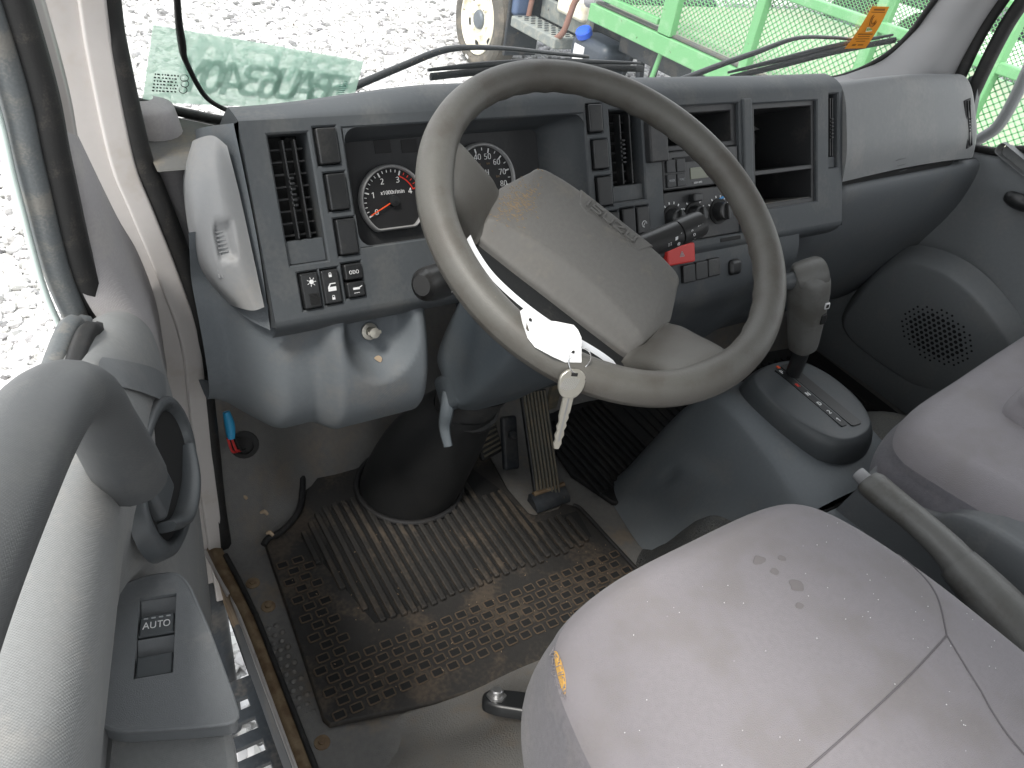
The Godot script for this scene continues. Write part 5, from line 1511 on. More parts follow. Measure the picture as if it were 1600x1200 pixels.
# ---------------------------------------------------------------- console, levers, seats
func console() -> void:
	var c := thing("centre_console", "grey plastic gear console between the driver's and the passenger's seats", "console")
	var st := nst()
	# cross-sections from front to rear: [z, left foot x, left shoulder x, right shoulder x, right foot x, top y]
	var secs := [[-0.165, 0.300, 0.36, 0.60, 0.66, 0.02], [-0.150, 0.285, 0.372, 0.60, 0.67, 0.10], [-0.120, 0.270, 0.385, 0.61, 0.68, 0.20], [-0.085, 0.262, 0.392, 0.618, 0.68, 0.238], [-0.02, 0.252, 0.388, 0.622, 0.68, 0.246], [0.06, 0.250, 0.380, 0.622, 0.68, 0.238], [0.13, 0.250, 0.372, 0.62, 0.68, 0.222], [0.168, 0.250, 0.368, 0.61, 0.68, 0.212]]
	surf(st, Transform3D(), 40, 40, func(u, v):
		var k := []
		for i in 6: k.append(spline(secs.map(func(s): return float(s[i])), v))
		var P := [Vector2(k[1], 0.0), Vector2(lerpf(k[1], k[2], 0.45), k[5] * 0.45), Vector2(k[2] - 0.012, k[5] * 0.90), Vector2(k[2] + 0.020, k[5]), Vector2((k[2] + k[3]) / 2, k[5] + 0.006), Vector2(k[3] - 0.02, k[5]), Vector2(k[3] + 0.012, k[5] * 0.9), Vector2(lerpf(k[4], k[3], 0.45), k[5] * 0.45), Vector2(k[4], 0.0)]
		var p: Vector2 = spline(P, u)
		# dimple for the fixing on the driver's side
		var y := p.y
		var x := p.x
		var dd := Vector2((k[0] - (-0.055)) / 0.016, (y - 0.105) / 0.018).length()
		if u < 0.4: x += 0.008 * (1.0 - smoothstep(0.3, 1.0, dd))
		return Vector3(x, y, k[0]))
	obj("console_body", st, M.console, c)
	# dark gate housing
	st = nst()
	var base := V2s([0.455, 0.082, 0.53, 0.098, 0.592, 0.082, 0.618, 0.03, 0.612, -0.05, 0.575, -0.112, 0.515, -0.130, 0.462, -0.112, 0.434, -0.05, 0.430, 0.03])
	var ol := round_loop(base, 5)
	var cen := Vector2(0.522, -0.015)
	surf(st, Transform3D(), ol.size(), 16, func(u, v):
		var q: Vector2 = ol[int(round(u * ol.size())) % ol.size()] - cen
		var prof := [Vector2(1.0, 0.0), Vector2(0.985, 0.014), Vector2(0.94, 0.028), Vector2(0.88, 0.037), Vector2(0.80, 0.041), Vector2(0.4, 0.043), Vector2(0.0, 0.043)]
		var p: Vector2 = spline(prof, v)
		var w := cen + q * p.x
		return Vector3(w.x, 0.236 + p.y + 0.02 * (w.y + 0.02), -w.y), true)
	var bz := obj("gate_housing", st, M.bezel, c)
	var GT := Transform3D(Basis(Vector3(0.999, 0, 0.03), Vector3(0.03, 0.02, -0.999), Vector3(0, 1, 0.02)).orthonormalized(), Vector3(0.528, 0.2795, 0.008))
	st = nst()
	prism(st, GT, rect_loop(-0.003, -0.088, 0.022, 0.078, 0.006), -0.004, 0.0006)
	obj("gate_slot", st, M.stalk, bz)
	st = nst()
	prism(st, GT, rect_loop(-0.022, -0.082, -0.008, 0.072, 0.003), -0.004, 0.0009)
	obj("indicator_strip", st, M.black_plastic, bz)
	for q in [["P", 0.062, 0], ["R", 0.024, 1], ["N", 0.000, 0], ["D", -0.026, 0], ["2", -0.048, 0], ["1", -0.068, 0]]:
		text(bz, q[0], GT * at(-0.015, q[1], 0.0013) * Transform3D(Basis(Vector3(0, 0, 1), PI / 2 * 0 - 0.0), V3), 0.0085, M.red_mark if q[2] else M.white_mark, 0.0004, true)
	st = nst()
	rbox(st, GT * at(-0.010, 0.075, 0.001), Vector3(0.005, 0.007, 0.002), 0.0006)
	obj("position_lamp", st, M.needle, bz)
	# rear tray with the recess beside the handbrake
	st = nst()
	surf(st, Transform3D(), 26, 30, func(u, v):
		var x := lerpf(0.272, 0.62, u)
		var z := lerpf(0.176, 0.75, v)
		var y = 0.206 - 0.016 * v
		var q := Vector2((x - 0.372) / 0.05, (z - 0.27) / 0.065).length()
		y -= 0.05 * (1.0 - smoothstep(0.55, 1.0, q))
		y -= 0.15 * (smoothstep(0.06, 0.0, u))
		return Vector3(x, y, z))
	obj("rear_tray", st, M.console, c)
	st = nst()
	rbox(st, at(0.47, 0.170, 0.172), Vector3(0.42, 0.072, 0.006), 0.002)
	obj("tray_joint", st, M.black, c)
	# bluish raised side wall of the tray on the passenger's side
	st = nst()
	patch(st, Transform3D(), [[Vector3(0.425, 0.18, 0.172), Vector3(0.44, 0.18, 0.30), Vector3(0.46, 0.18, 0.50), Vector3(0.47, 0.18, 0.8)], [Vector3(0.430, 0.270, 0.190), Vector3(0.436, 0.280, 0.285), Vector3(0.448, 0.315, 0.38), Vector3(0.46, 0.34, 0.8)], [Vector3(0.440, 0.292, 0.188), Vector3(0.447, 0.302, 0.285), Vector3(0.462, 0.340, 0.375), Vector3(0.475, 0.36, 0.8)], [Vector3(0.462, 0.290, 0.188), Vector3(0.475, 0.295, 0.29), Vector3(0.50, 0.335, 0.38), Vector3(0.51, 0.35, 0.8)], [Vector3(0.49, 0.15, 0.176), Vector3(0.50, 0.15, 0.29), Vector3(0.515, 0.15, 0.44), Vector3(0.52, 0.15, 0.8)]], 30, 20)
	obj("tray_wall", st, M.trim_blue, c)
	# gear lever
	var g := thing("gear_selector", "grey T-handled automatic gear selector with side button and shaft", "gear selector")
	var foot := Vector3(0.528, 0.268, -0.060)
	var head := Vector3(0.470, 0.395, -0.020)
	st = nst()
	tube(st, Transform3D(), [Vector3(0.538, 0.262, -0.046), Vector3(0.521, 0.350, -0.040)], 0.0135, 12, 0, false)
	obj("shaft", st, M.black_plastic, g)
	var LT := along(Vector3(0.522, 0.340, -0.041), Vector3(0.487, 0.470, -0.058), Vector3(0, 0, 1))
	st = nst()
	surf(st, LT, 32, 30, func(u, v):
		var prof := [[0.0, 0.0, 0.0], [0.0, 0.017, 0.017], [0.006, 0.0215, 0.0215], [0.05, 0.025, 0.026], [0.095, 0.0275, 0.030], [0.120, 0.0275, 0.031], [0.142, 0.024, 0.027], [0.155, 0.010, 0.012]]
		var k := []
		for i in 3: k.append(spline(prof.map(func(q): return float(q[i])), v))
		var a: float = u * TAU
		return Vector3(signf(cos(a)) * pow(absf(cos(a)), 0.75) * k[1], signf(sin(a)) * pow(absf(sin(a)), 0.75) * k[2], k[0]), true)
	obj("grip_stem", st, M.lever, g)
	# cross grip, running back from the release button
	st = nst()
	var pA := Vector3(0.471, 0.463, -0.072)
	var pB := Vector3(0.506, 0.482, -0.052)
	tube(st, Transform3D(), [pA, pA.lerp(pB, 0.06), pA.lerp(pB, 0.3), pA.lerp(pB, 0.6), pA.lerp(pB, 0.88), pA.lerp(pB, 1.06), pA.lerp(pB, 1.14)], [0.018, 0.0245, 0.0268, 0.0280, 0.027, 0.020, 0.006], 20, 44)
	obj("cross_grip", st, M.lever, g)
	st = nst()
	var pd := (pA - pB).normalized()
	tube(st, Transform3D(), [pA - pd * 0.004, pA + pd * 0.010, pA + pd * 0.017, pA + pd * 0.020], [0.0135, 0.0135, 0.011, 0.004], 14, 18)
	obj("release_button", st, M.bezel, g)
	# the face of the stem that looks to the driver's door carries a switch and a small label
	var SF := Transform3D(Basis(Vector3(0.93, 0.22, 0.2), Vector3(-0.22, 0.95, -0.08), Vector3(-0.2, 0.08, 0.97)).orthonormalized(), Vector3(0.506, 0.428, -0.0235))
	st = nst()
	rbox(st, SF * at(0, -0.016, 0), Vector3(0.010, 0.018, 0.006), 0.0015)
	obj("mode_switch", st, M.black, g)
	st = nst()
	rbox(st, SF * at(0.001, 0.010, 0.002), Vector3(0.0085, 0.0105, 0.003), 0.0005)
	obj("small_label", st, M.white_mark, g)
	st = nst()
	rbox(st, SF * at(0.001, 0.010, 0.0036), Vector3(0.0052, 0.0062, 0.0006), 0.0002)
	obj("label_print", st, M.black, g)
	# handbrake
	var h := thing("handbrake_lever", "grey handbrake lever with release button beside the driver's seat", "handbrake")
	st = nst()
	tube(st, Transform3D(), [Vector3(0.338, 0.352, 0.215), Vector3(0.338, 0.350, 0.236)], [0.0095, 0.0100], 12, 0, false)
	obj("release_button", st, M.pillar_grey, h)
	st = nst()
	tube(st, Transform3D(), [Vector3(0.338, 0.353, 0.231), Vector3(0.338, 0.352, 0.240), Vector3(0.338, 0.352, 0.27), Vector3(0.338, 0.352, 0.31), Vector3(0.338, 0.349, 0.35), Vector3(0.338, 0.343, 0.375)], [0.0175, 0.0212, 0.0205, 0.0200, 0.0215, 0.024], 16, 40, true, 0.85)
	obj("grip", st, M.lever, h)
	st = nst()
	tube(st, Transform3D(), [Vector3(0.338, 0.342, 0.372), Vector3(0.338, 0.337, 0.40), Vector3(0.338, 0.328, 0.44), Vector3(0.338, 0.31, 0.50), Vector3(0.338, 0.28, 0.58)], [0.0255, 0.029, 0.033, 0.036, 0.038], 16, 40, true, 0.9)
	obj("lever_cover", st, M.lever, h)
	st = nst()
	rbox(st, at(0.338, 0.255, 0.52), Vector3(0.07, 0.13, 0.20), 0.02, 3)
	obj("lever_base", st, M.bezel, h)
	# carpeted hump between the console and the driver's seat
	st = nst()
	surf(st, Transform3D(), 20, 20, func(u, v):
		var x := lerpf(0.175, 0.30, u)
		var z := lerpf(-0.01, 0.34, v)
		var e := smoothstep(0.0, 0.35, v)
		return Vector3(x + 0.04 * (1 - e), 0.20 * e * (1.0 - 0.25 * pow(2 * u - 1, 2)) + 0.001, z + 0.03 * pow(2 * u - 1, 2)))
	tag(obj("carpet_hump", st, M.carpet), "dark grey carpeted hump between the console and the driver's seat", "carpet")

func cushion(st: SurfaceTool, T: Transform3D, out: Array, y0: float, y1: float, crown: float, rad: float, dip := 0.0, steps := 44, from := 0.0, to := 1.0) -> void:
	# closed outline in x, z; sides from y0 to y1, upper edge rounded over rad, gently crowned top
	var n := out.size()
	var cen := Vector2.ZERO
	for p in out: cen += p
	cen /= n
	surf(st, T, n, steps, func(u, w0):
		var v: float = lerpf(from, to, w0)
		var p: Vector2 = out[int(round(u * n)) % n]
		var q := cen - p
		var d := q.length()
		if v < 0.25:
			var k: float = v / 0.25
			return Vector3(p.x - q.normalized().x * 0.010 * sin(k * PI), lerpf(y0, y1 - rad, k), p.y - q.normalized().y * 0.010 * sin(k * PI))
		if v < 0.5:
			var a: float = (v - 0.25) / 0.25 * PI / 2
			var w := p + q.normalized() * rad * (1 - cos(a))
			return Vector3(w.x, y1 - rad + rad * sin(a), w.y)
		var t: float = (v - 0.5) / 0.5
		var s := p + q.normalized() * lerpf(rad, d, t)
		return Vector3(s.x, y1 + crown * sin(t * PI / 2) - dip * smoothstep(0.2, 0.9, t), s.y), true)

func seats() -> void:
	var s := thing("driver_seat", "light grey cloth driver's seat cushion with stains and a torn corner", "seat")
	var out := round_loop(V2s([-0.238, 0.42, -0.229, 0.345, -0.212, 0.286, -0.174, 0.248, -0.09, 0.225, 0.03, 0.217, 0.135, 0.216, 0.190, 0.232, 0.222, 0.28, 0.243, 0.36, 0.252, 0.45, 0.255, 0.60, 0.25, 0.74, 0.0, 0.76, -0.25, 0.74, -0.252, 0.58]), 5)
	var st := nst()
	cushion(st, Transform3D(), out, 0.215, 0.393, 0.014, 0.040, 0.006, 40, 0.335, 1.0)
	obj("cushion", st, M.seat_cloth, s)
	# darker side band below the piped seam
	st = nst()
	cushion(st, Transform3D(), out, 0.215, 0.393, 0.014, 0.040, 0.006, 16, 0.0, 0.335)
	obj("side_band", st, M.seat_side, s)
	# seams
	var seams := [[Vector2(0.225, 0.345), Vector2(0.208, 0.40), Vector2(0.163, 0.442)], [Vector2(0.163, 0.442), Vector2(0.138, 0.49), Vector2(0.112, 0.552), Vector2(0.10, 0.70)], [Vector2(0.163, 0.442), Vector2(0.07, 0.455), Vector2(-0.071, 0.468), Vector2(-0.16, 0.472)], [Vector2(-0.16, 0.472), Vector2(-0.13, 0.55), Vector2(-0.11, 0.70)]]
	for q in seams:
		st = nst()
		var pts := []
		for i in 9:
			var p: Vector2 = spline(q, i / 8.0)
			pts.append(Vector3(p.x, seat_height(p.x, p.y, out) + 0.0002, p.y))
		tube(st, Transform3D(), pts, 0.0009, 6, 40)
		obj("seam", st, M.seam, s)
	# torn corner showing the foam
	st = nst()
	var TT := Transform3D(Basis(Vector3(-0.33, -0.06, 0.94).normalized(), Vector3(0.42, 0.88, 0.0).normalized(), Vector3(-0.86, 0.45, 0.2)).orthonormalized(), Vector3(-0.2045, 0.3790, 0.296))
	prism(st, TT, round_loop(V2s([-0.022, 0.0, -0.010, 0.0030, 0.004, 0.0036, 0.014, 0.002, 0.020, -0.001, 0.012, -0.0032, 0.0, -0.0036, -0.012, -0.0028])), 0.0, 0.0035, 0.001)
	var foam := obj("torn_foam", st, M.foam, s, "yellow foam showing through the torn seam")
	st = nst()
	var rg := RandomNumberGenerator.new()
	rg.seed = 9
	for i in 34:
		var t := i / 33.0
		var e := 1.0 if i % 2 else -1.0
		var p := Vector3(-0.024 + 0.048 * t, e * 0.0042 * sin(t * PI), 0.003)
		tube(st, TT, [p, p + Vector3(rg.randf_range(-0.002, 0.002), e * rg.randf_range(0.0, 0.003), 0.002), p + Vector3(rg.randf_range(-0.004, 0.004), e * rg.randf_range(-0.003, 0.004), rg.randf_range(0.001, 0.004))], 0.00035, 4, 4)
	obj("frayed_threads", st, M.seat_cloth, foam)
	# stains and lint on the top
	for q in [[0.052, 0.288, 0.0075, 0.8], [0.077, 0.297, 0.004, 1.2], [0.055, 0.307, 0.0055, 0.9], [0.062, 0.330, 0.009, 0.8], [0.045, 0.350, 0.0045, 0.8]]:
		var loop := []
		for i in 9: loop.append(Vector2(cos(TAU * i / 9) * q[2] * rg.randf_range(0.7, 1.2), sin(TAU * i / 9) * q[2] * q[3] * rg.randf_range(0.7, 1.2)))
		st = nst()
		prism(st, Transform3D(Basis(Vector3(1, 0, 0), Vector3(0, 0, -1), Vector3(0, 1, 0)), Vector3(q[0], seat_height(q[0], q[1], out) - 0.0006, q[1])), round_loop(loop, 3), 0.0, 0.0011, 0.0004, false)
		obj("stain", st, M.stain, s)
	st = nst()
	for i in 80:
		var x := rg.randf_range(-0.20, 0.22)
		var z := rg.randf_range(0.27, 0.56)
		var h := seat_height(x, z, out)
		rbox(st, rot(at(x, h + 0.0006, z), Vector3.UP, rg.randf() * 360), Vector3(rg.randf_range(0.0004, 0.0012), 0.0005, rg.randf_range(0.0004, 0.0009)), 0.0002)
	tag(obj("lint", st, M.paper, s), "", "", "", "stuff")
	st = nst()
	rbox(st, at(0.0, 0.13, 0.53), Vector3(0.44, 0.20, 0.42), 0.03, 2)
	obj("seat_base", st, M.black_plastic, s)
	# middle seat
	var p := thing("passenger_seat", "grey cloth passenger seat cushion with bluish side beyond the console", "seat")
	var po := round_loop(V2s([0.478, 0.40, 0.450, 0.265, 0.446, 0.212, 0.478, 0.176, 0.56, 0.146, 0.72, 0.122, 0.90, 0.098, 1.02, 0.09, 1.055, 0.14, 1.07, 0.40, 1.07, 0.72, 0.80, 0.74, 0.54, 0.74]), 5)
	st = nst()
	cushion(st, Transform3D(), po, 0.255, 0.372, 0.018, 0.050, 0.0, 40, 0.29, 1.0)
	obj("cushion", st, M.seat_cloth, p)
	st = nst()
	cushion(st, Transform3D(), po, 0.255, 0.372, 0.018, 0.050, 0.0, 16, 0.0, 0.29)
	obj("side_band", st, M.seat_side, p)
	st = nst()
	rbox(st, at(0.75, 0.18, 0.45), Vector3(0.56, 0.20, 0.50), 0.02, 2)
	obj("seat_base", st, M.black_plastic, p)
	var b := thing("folded_backrest", "grey padded backrest edge folded on the passenger seat with a rusty hinge", "backrest")
	st = nst()
	cushion(st, Transform3D(), round_loop(V2s([0.640, 0.34, 0.632, 0.265, 0.66, 0.232, 0.80, 0.212, 0.93, 0.20, 0.96, 0.30, 0.97, 0.50, 0.80, 0.52, 0.66, 0.50]), 5), 0.36, 0.432, 0.010, 0.028)
	obj("cushion", st, M.seat_cloth, b)
	st = nst()
	lathe(st, at(0.735, 0.4405, 0.245), [Vector2(0.020, -0.01), Vector2(0.019, 0.004), Vector2(0.012, 0.006), Vector2(0, 0.006)], 18)
	obj("hinge_cap", st, M.rusty_sill, b)
	st = nst()
	surf(st, Transform3D(), 24, 10, func(u, v):
		var a: float = u * TAU
		return Vector3(0.86 + cos(a) * 0.15 * sin(v * PI / 2), 0.115 * cos(v * PI / 2) - 0.001, 0.03 + sin(a) * 0.12 * sin(v * PI / 2)), true)
	tag(obj("carpet_mound", st, M.carpet_pale), "pale grey carpeted mound of floor behind the gear gate", "carpet")
	# moulded floor pedestal under the driver's seat with the cab-tilt hook
	st = nst()
	surf(st, Transform3D(), 36, 36, func(u, v):
		var x := lerpf(-0.30, 0.22, u)
		var z := lerpf(0.085, 0.62, v)
		var y := 0.15 * smoothstep(0.02, 0.46, v + 0.05 * sin(u * PI * 1.2)) * smoothstep(-0.31, -0.20, x)
		y += 0.010 * sin(x * 40.0) * exp(-pow((z - 0.155) / 0.025, 2))
		return Vector3(x, y - 0.006 + 0.010 * smoothstep(-0.28, -0.22, x), z))
	tag(obj("seat_pedestal", st, M.pedestal), "dark pebbled vinyl hump of the floor under the driver's seat", "floor hump")
	var hk := thing("seat_latch", "black metal seat latch with a bright bolt on the vinyl hump", "latch")
	var HT := Transform3D(Basis(Vector3(0.85, 0.05, 0.52), Vector3(0.12, 0.9, -0.42), Vector3(-0.5, 0.42, 0.75)).orthonormalized(), Vector3(-0.158, 0.112, 0.186))
	st = nst()
	prism(st, HT * Transform3D(Basis(Vector3(1, 0, 0), Vector3(0, 0, -1), Vector3(0, 1, 0)), V3), round_poly(V2s([-0.030, 0.010, -0.018, 0.022, 0.022, 0.020, 0.060, 0.006, 0.085, -0.040, 0.060, -0.050, 0.026, -0.020, -0.012, -0.014, -0.028, -0.006]), 0.006, 3), -0.004, 0.010, 0.003)
	obj("bracket", st, M.black_plastic, hk)
	st = nst()
	rbox(st, HT * at(0.030, 0.010, 0.022), Vector3(0.014, 0.022, 0.052), 0.004, 2)
	obj("catch", st, M.black_plastic, hk)
	st = nst()
	lathe(st, HT * at(-0.012, 0.010, -0.004), [Vector2(0.0125, 0), Vector2(0.0125, 0.003), Vector2(0.0085, 0.0035), Vector2(0.0085, 0.009), Vector2(0.007, 0.0105), Vector2(0, 0.0108)], 6)
	obj("bolt", st, M.steel, hk)

func seat_height(x: float, z: float, out: Array) -> float:
	# height of the driver's cushion at a spot, from its rounded edge
	var p := Vector2(x, z)
	var cen := Vector2.ZERO
	for q in out: cen += q
	cen /= out.size()
	var dir := (p - cen).normalized()
	var far := 0.3
	for i in out.size():
		var hit = Geometry2D.segment_intersects_segment(cen, cen + dir * 2.0, out[i], out[(i + 1) % out.size()])
		if hit != null: far = (hit - cen).length()
	var inn := far - (p - cen).length()
	if inn < 0.040:
		var c := clampf(1.0 - inn / 0.040, 0, 1)
		return 0.353 + 0.040 * sqrt(maxf(0, 1 - c * c))
	var t := clampf((inn - 0.040) / (far - 0.040), 0, 1)
	return 0.393 + 0.014 * sin(t * PI / 2) - 0.006 * smoothstep(0.2, 0.9, t)

# ---------------------------------------------------------------- doors
func dp(s: float, y: float, m: float) -> Vector3:
	return DOOR * Vector3(s, y, -m)

func driver_door() -> void:
	var d := thing("driver_door", "open driver's door with grey trim, grab handle, latch and window switches", "door")
	var st := nst()
	surf(st, Transform3D(), 60, 56, func(u, v):
		var s := lerpf(0.012, 1.05, u)
		var k := 1.0 - smoothstep(0.40, 0.47, s)
		var f := smoothstep(-0.02, 0.25, s)
		var A := [Vector2(-0.040, 0.628), Vector2(-0.024, 0.634), Vector2(-0.008, 0.624), Vector2(0.006, 0.600), Vector2(0.015, 0.565), Vector2(0.022, 0.50), Vector2(0.028, 0.42), Vector2(0.030, 0.30), Vector2(0.02, 0.10), Vector2(-0.03, -0.03), Vector2(-0.08, -0.06)]
		var B := [Vector2(-0.040, 0.628), Vector2(-0.024, 0.637), Vector2(0.000, 0.630), Vector2(0.011, 0.604), Vector2(0.006, 0.555), Vector2(-0.007, 0.50), Vector2(-0.008, 0.42), Vector2(-0.008, 0.30), Vector2(-0.01, 0.10), Vector2(-0.03, -0.03), Vector2(-0.08, -0.06)]
		var p: Vector2 = spline(B, v).lerp(spline(A, v), k)
		p.x = lerpf(minf(p.x, -0.026), p.x, f)
		p.y -= (0.045 * smoothstep(0.37, 0.23, s) + 0.15 * clampf(1.0 - s / 0.24, 0, 1)) * pow(1.0 - v, 1.5)
		return dp(s, p.y, p.x))
	obj("door_trim", st, M.trim, d)
	# closed outer side and front edge
	st = nst()
	rbox(st, DOOR * at(0.54, 0.22, 0.0475), Vector3(1.02, 0.66, 0.012), 0.005, 2)
	obj("outer_panel", st, M.white_paint, d)
	st = nst()
	rbox(st, DOOR * at(0.026, 0.14, 0.036), Vector3(0.02, 0.56, 0.03), 0.006, 1)
	obj("front_edge", st, M.white_paint, d)
	# cloth-grained sail panel in the front corner of the window
	st = nst()
	patch(st, Transform3D(), [
		[dp(0.004, 0.38, -0.008), dp(0.004, 0.46, -0.008), dp(0.028, 0.54, -0.015), dp(0.082, 0.612, -0.021), dp(0.136, 0.714, -0.031)],
		[dp(0.10, 0.43, 0.004), dp(0.10, 0.51, 0.000), dp(0.105, 0.57, -0.010), dp(0.135, 0.635, -0.020), dp(0.170, 0.730, -0.031)],
		[dp(0.185, 0.47, 0.010), dp(0.185, 0.54, 0.006), dp(0.187, 0.595, -0.010), dp(0.188, 0.65, -0.022), dp(0.190, 0.742, -0.032)],
		[dp(0.225, 0.48, 0.004), dp(0.225, 0.53, -0.004), dp(0.215, 0.585, -0.034), dp(0.208, 0.65, -0.046), dp(0.204, 0.744, -0.048)]], 24, 24)
	obj("sail_panel", st, M.trim_fabric, d)
	# window frame: rubber run, its worn lip, painted frame behind, top and rear
	var run := [dp(0.194, 0.570, -0.035), dp(0.202, 0.630, -0.040), dp(0.204, 0.720, -0.040), dp(0.203, 0.81, -0.041), dp(0.212, 1.05, -0.062), dp(0.24, 1.30, -0.10)]
	st = nst()
	tube(st, Transform3D(), run, 0.0135, 10, 50, true, 1.0, Vector3(1, 0, 0.3))
	obj("window_run", st, M.rubber, d)
	var lip := []
	for p in run: lip.append(p + DOOR.basis * Vector3(0.012, 0.0, 0.014))
	st = nst()
	tube(st, Transform3D(), lip, 0.011, 8, 50)
	obj("run_lip", st, M.run_dirty, d)
	var ge := []
	for p in run: ge.append(p + DOOR.basis * Vector3(0.026, -0.01, 0.024))
	st = nst()
	tube(st, Transform3D(), ge, 0.0028, 8, 50)
	obj("outer_frame_lip", st, M.glass_edge, d)
	st = nst()
	var fr := []
	for p in [dp(0.195, 0.66, -0.044)] + run.slice(2): fr.append(p + DOOR.basis * Vector3(-0.050, -0.015, 0.018))
	tube(st, Transform3D(), fr, 0.030, 10, 50, true, 0.5)
	obj("window_frame", st, M.white_paint, d)
	st = nst()
	tube(st, Transform3D(), [dp(0.22, 1.30, -0.11), dp(0.6, 1.32, -0.12), dp(1.0, 1.30, -0.11), dp(1.03, 1.0, -0.08), dp(1.04, 0.62, -0.05)], 0.022, 10, 50)
	obj("window_frame", st, M.white_paint, d)
	# belt strip along the window slot
	st = nst()
	tube(st, Transform3D(), [dp(0.185, 0.545, -0.050), dp(0.225, 0.578, -0.040), dp(0.26, 0.598, -0.037), dp(0.32, 0.622, -0.038), dp(0.6, 0.634, -0.042), dp(1.04, 0.634, -0.044)], 0.0085, 8, 40)
	obj("belt_strip", st, M.run_dirty, d)
	st = nst()
	tube(st, Transform3D(), [dp(0.195, 0.550, -0.040), dp(0.235, 0.580, -0.026), dp(0.27, 0.600, -0.023), dp(0.32, 0.624, -0.024), dp(0.5, 0.634, -0.027)], 0.007, 8, 40)
	obj("belt_seal", st, M.rubber, d)
	# smooth darker insert on the shoulder
	st = nst()
	patch(st, Transform3D(), [[dp(0.338, 0.622, -0.0085), dp(0.317, 0.602, 0.0035), dp(0.278, 0.565, 0.0165), dp(0.243, 0.530, 0.0195)], [dp(0.355, 0.6265, -0.0085), dp(0.333, 0.600, 0.0065), dp(0.296, 0.560, 0.0185), dp(0.262, 0.525, 0.0215)], [dp(0.369, 0.619, -0.002), dp(0.347, 0.596, 0.0095), dp(0.315, 0.562, 0.0185), dp(0.288, 0.535, 0.0215)]], 18, 12)
	obj("shoulder_insert", st, M.trim_blue, d)
	# grab handle arching over the shoulder
	st = nst()
	tube(st, Transform3D(), [Vector3(-0.504, 0.610, 0.150), Vector3(-0.508, 0.645, 0.165), Vector3(-0.514, 0.690, 0.186), Vector3(-0.520, 0.728, 0.208), Vector3(-0.533, 0.755, 0.246), Vector3(-0.556, 0.762, 0.300), Vector3(-0.588, 0.745, 0.360), Vector3(-0.622, 0.70, 0.42), Vector3(-0.64, 0.63, 0.46), Vector3(-0.64, 0.58, 0.47)], [0.0225, 0.0210, 0.0188, 0.0180, 0.0192, 0.0215, 0.024, 0.025, 0.025, 0.025], 20, 90, true, 0.9)
	obj("grab_handle", st, M.handle, d)
	# latch: oval bezel, scoop and lever, lock knob
	var LB := DOOR * Transform3D(Basis(Vector3(0.985, 0.17, 0), Vector3(-0.17, 0.985, 0), Vector3(0, 0, 1)), Vector3(0.358, 0.515, -0.0215)) * Transform3D(Basis(Vector3.UP, PI), V3) * Transform3D(Basis(Vector3.RIGHT, deg_to_rad(-14)), V3) * Transform3D(Basis(Vector3.UP, deg_to_rad(-5)), V3)
	var ov := []
	for i in 40:
		var a := TAU * i / 40
		ov.append(Vector2(signf(cos(a)) * pow(absf(cos(a)), 0.85) * 0.088, signf(sin(a)) * pow(absf(sin(a)), 0.9) * 0.046))
	st = nst()
	surf(st, LB, 40, 5, func(u, v):
		var q: Vector2 = ov[int(round(u * 40)) % 40]
		var k: Array = [[1.05, -0.004], [1.02, 0.006], [0.95, 0.009], [0.84, 0.006], [0.80, -0.020], [0.80, -0.022]][int(round(v * 5))]
		return Vector3(q.x * k[0], q.y * k[0], k[1]), true)
	obj("latch_bezel", st, M.bezel, d)
	st = nst()
	prism(st, LB, ov.map(func(p): return p * 0.82), -0.010, 0.0025)
	obj("latch_scoop", st, M.black, d)
	st = nst()
	tube(st, LB, [Vector3(0.062, -0.018, 0.004), Vector3(0.02, -0.030, 0.008), Vector3(-0.03, -0.028, 0.009), Vector3(-0.064, -0.008, 0.008)], [0.008, 0.010, 0.011, 0.009], 10, 24, true, 0.5)
	obj("latch_lever", st, M.bezel, d)
	st = nst()
	rbox(st, LB * at(-0.040, 0.010, 0.003), Vector3(0.045, 0.030, 0.018), 0.006, 2)
	obj("lock_knob", st, M.bezel, d)
	# armrest and window switches
	st = nst()
	var A := DOOR * Transform3D(Basis(Vector3(1, 0, 0), Vector3(0, 0, -1), Vector3(0, 1, 0)), Vector3(0, 0.485, 0))   # plane coordinates are (along the door, into the cab)
	prism(st, A, V2s([0.462, -0.012, 0.452, 0.020, 0.472, 0.038, 0.512, 0.052, 0.555, 0.064, 0.582, 0.0695, 0.70, 0.080, 0.85, 0.080, 1.0, 0.06, 1.02, -0.01]), -0.26, -0.010, 0.006)
	obj("armrest", st, M.trim, d)
	st = nst()
	var sw := [0.468, 0.0075, 0.5345, 0.0325]
	var panel_out := [Vector2(0.457, -0.010), Vector2(0.448, 0.010), Vector2(0.4485, 0.032), Vector2(0.462, 0.0405), Vector2(0.505, 0.0545), Vector2(0.552, 0.0675), Vector2(0.579, 0.0742), Vector2(0.577, 0.05), Vector2(0.569, 0.0), Vector2(0.560, -0.012)]
	var pT := A * at(0, 0, 0)
	# the panel as a ring round its opening
	var ring := PackedVector2Array(round_poly(panel_out, 0.008, 3))
	var hole := PackedVector2Array([Vector2(sw[0], sw[1]), Vector2(sw[2], sw[1]), Vector2(sw[2], sw[3]), Vector2(sw[0], sw[3])])
	var mid = (sw[0] + sw[2]) / 2
	for half in [0, 1]:
		var clip := PackedVector2Array([Vector2(-1 if half == 0 else mid, -1), Vector2(mid if half == 0 else 2.0, -1), Vector2(mid if half == 0 else 2.0, 1), Vector2(-1 if half == 0 else mid, 1)])
		for piece in Geometry2D.intersect_polygons(ring, clip):
			for rest in Geometry2D.clip_polygons(piece, hole):
				prism(st, pT, Array(rest), -0.006, 0.010, 0.0, false)
	var switch_panel := obj("switch_panel", st, M.trim_blue, d)
	st = nst()
	var edge_loop := []
